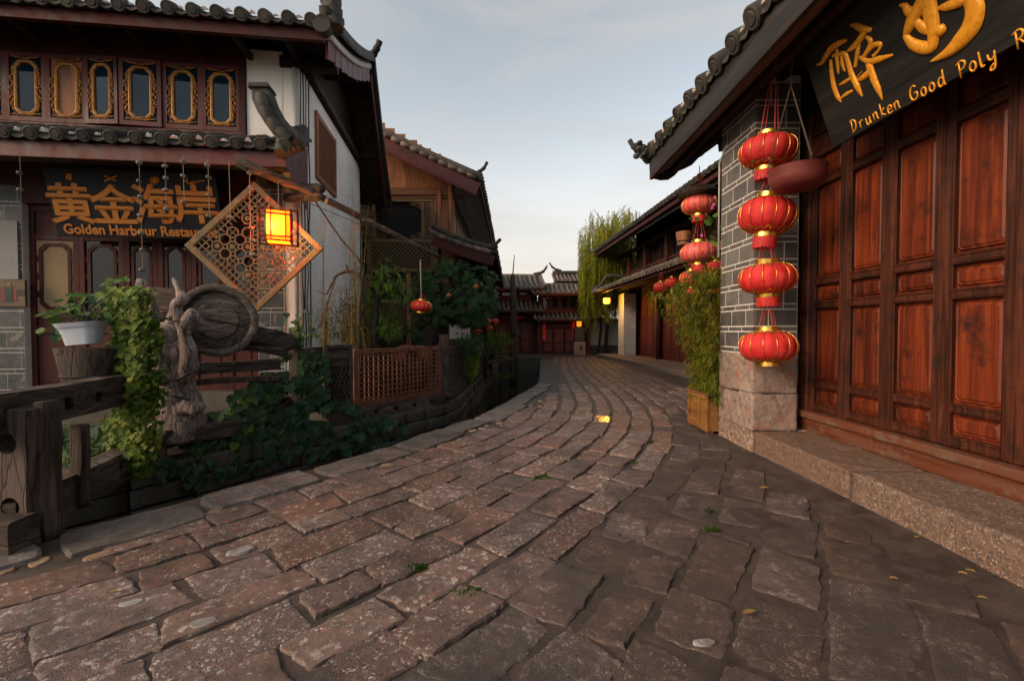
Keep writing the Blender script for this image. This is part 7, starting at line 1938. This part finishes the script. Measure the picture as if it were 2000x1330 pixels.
# ---- weeping willow
wil = thing('willow_tree', 'weeping willow with long yellow-green hanging strands beside the veranda house', 'tree', (4.6, 23.6, 0))
tb = MB(); tx = PT(1182, 690, 23.6).x
tb.tube([(tx, 23.6, -.05), (tx + .1, 23.6, 1.5), (tx - .05, 23.7, 3.5), (tx + .2, 23.8, 5.2), (tx + .3, 23.8, 6.4)], [.11, .09, .09, .07, .04], 8, True, .1)
tb.tube([(tx - .35, 23.8, -.05), (tx - .2, 23.7, 1.4), (tx - .3, 23.6, 3.2), (tx - .7, 23.4, 5.4)], [.07, .06, .06, .03], 8, True, .1)
strands = MB(); lvs = MB()
def strand(px0, py0, py1, Y_, dens=1.):
    top_ = PT(px0, py0, Y_); L_ = (py1 - py0)*Y_/F; n_ = max(6, int(L_/.05*dens)); sw_ = R.uniform(-.06, .06); ph = R.random()*6
    prev = None
    for i in range(n_):
        t = i/n_; p = top_ + V((sw_*t*L_*.6 + .05*sin(ph + t*4), .06*cos(ph + t*3), -L_*t))
        for k in range(2): blade(lvs, p, V((R.uniform(-1, 1), R.uniform(-1, 1), R.uniform(-1.4, -.3))), R.uniform(.10, .19), .014, .5)
        if prev is not None and i % 4 == 0: strands.bar(prev, p, .006, .006); prev = p
        if prev is None: prev = p
for i in range(400):
    px = R.uniform(1132, 1250); col_ = (px - 1132)/118
    g_ = noise.noise(V((px*.09, 2, 0)))
    top = 470 - 55*sin(min(1, max(0, (px - 1130)/80))*pi/2) + R.uniform(-10, 70)
    bot = (640 if px < 1162 else (600 if px < 1172 else 628)) + R.uniform(-60, 6) + g_*22
    strand(px, top + 50*R.random()**2, bot, 22.6 + R.uniform(-.6, 1.6), R.uniform(.5, 1.1))
for i in range(46):
    px = R.uniform(1128, 1240); strand(px, R.uniform(415, 450) + max(0, 1165 - px)*.6, R.uniform(470, 560), 22.8 + R.uniform(-.5, 1), .45)
for px, top in ((1160, 412), (1222, 404), (1212, 410), (1232, 408), (1205, 425), (1190, 428), (1175, 440), (1146, 445), (1135, 450)):
    q0 = PT(1185, 480, 23.6)
    a = PT(px, top, 23.2); tb.tube([q0, q0.lerp(a, .5) + V((0, 0, .5)), a + V((0, 0, .08)), a + V((.12 if px > 1185 else -.12, 0, -.15))], [.03, .02, .012, .006], 5)
    for k in range(7): strand(px + R.uniform(-9, 9), top + R.uniform(-2, 16), top + R.uniform(60, 130), 23.2 + R.uniform(-.3, .3), .6)
tb.build('trunk', m_bark, wil, smooth=True); strands.build('twigs', m_culm, wil, kind='stuff'); lvs.build('crown', m_willow, wil, kind='stuff')
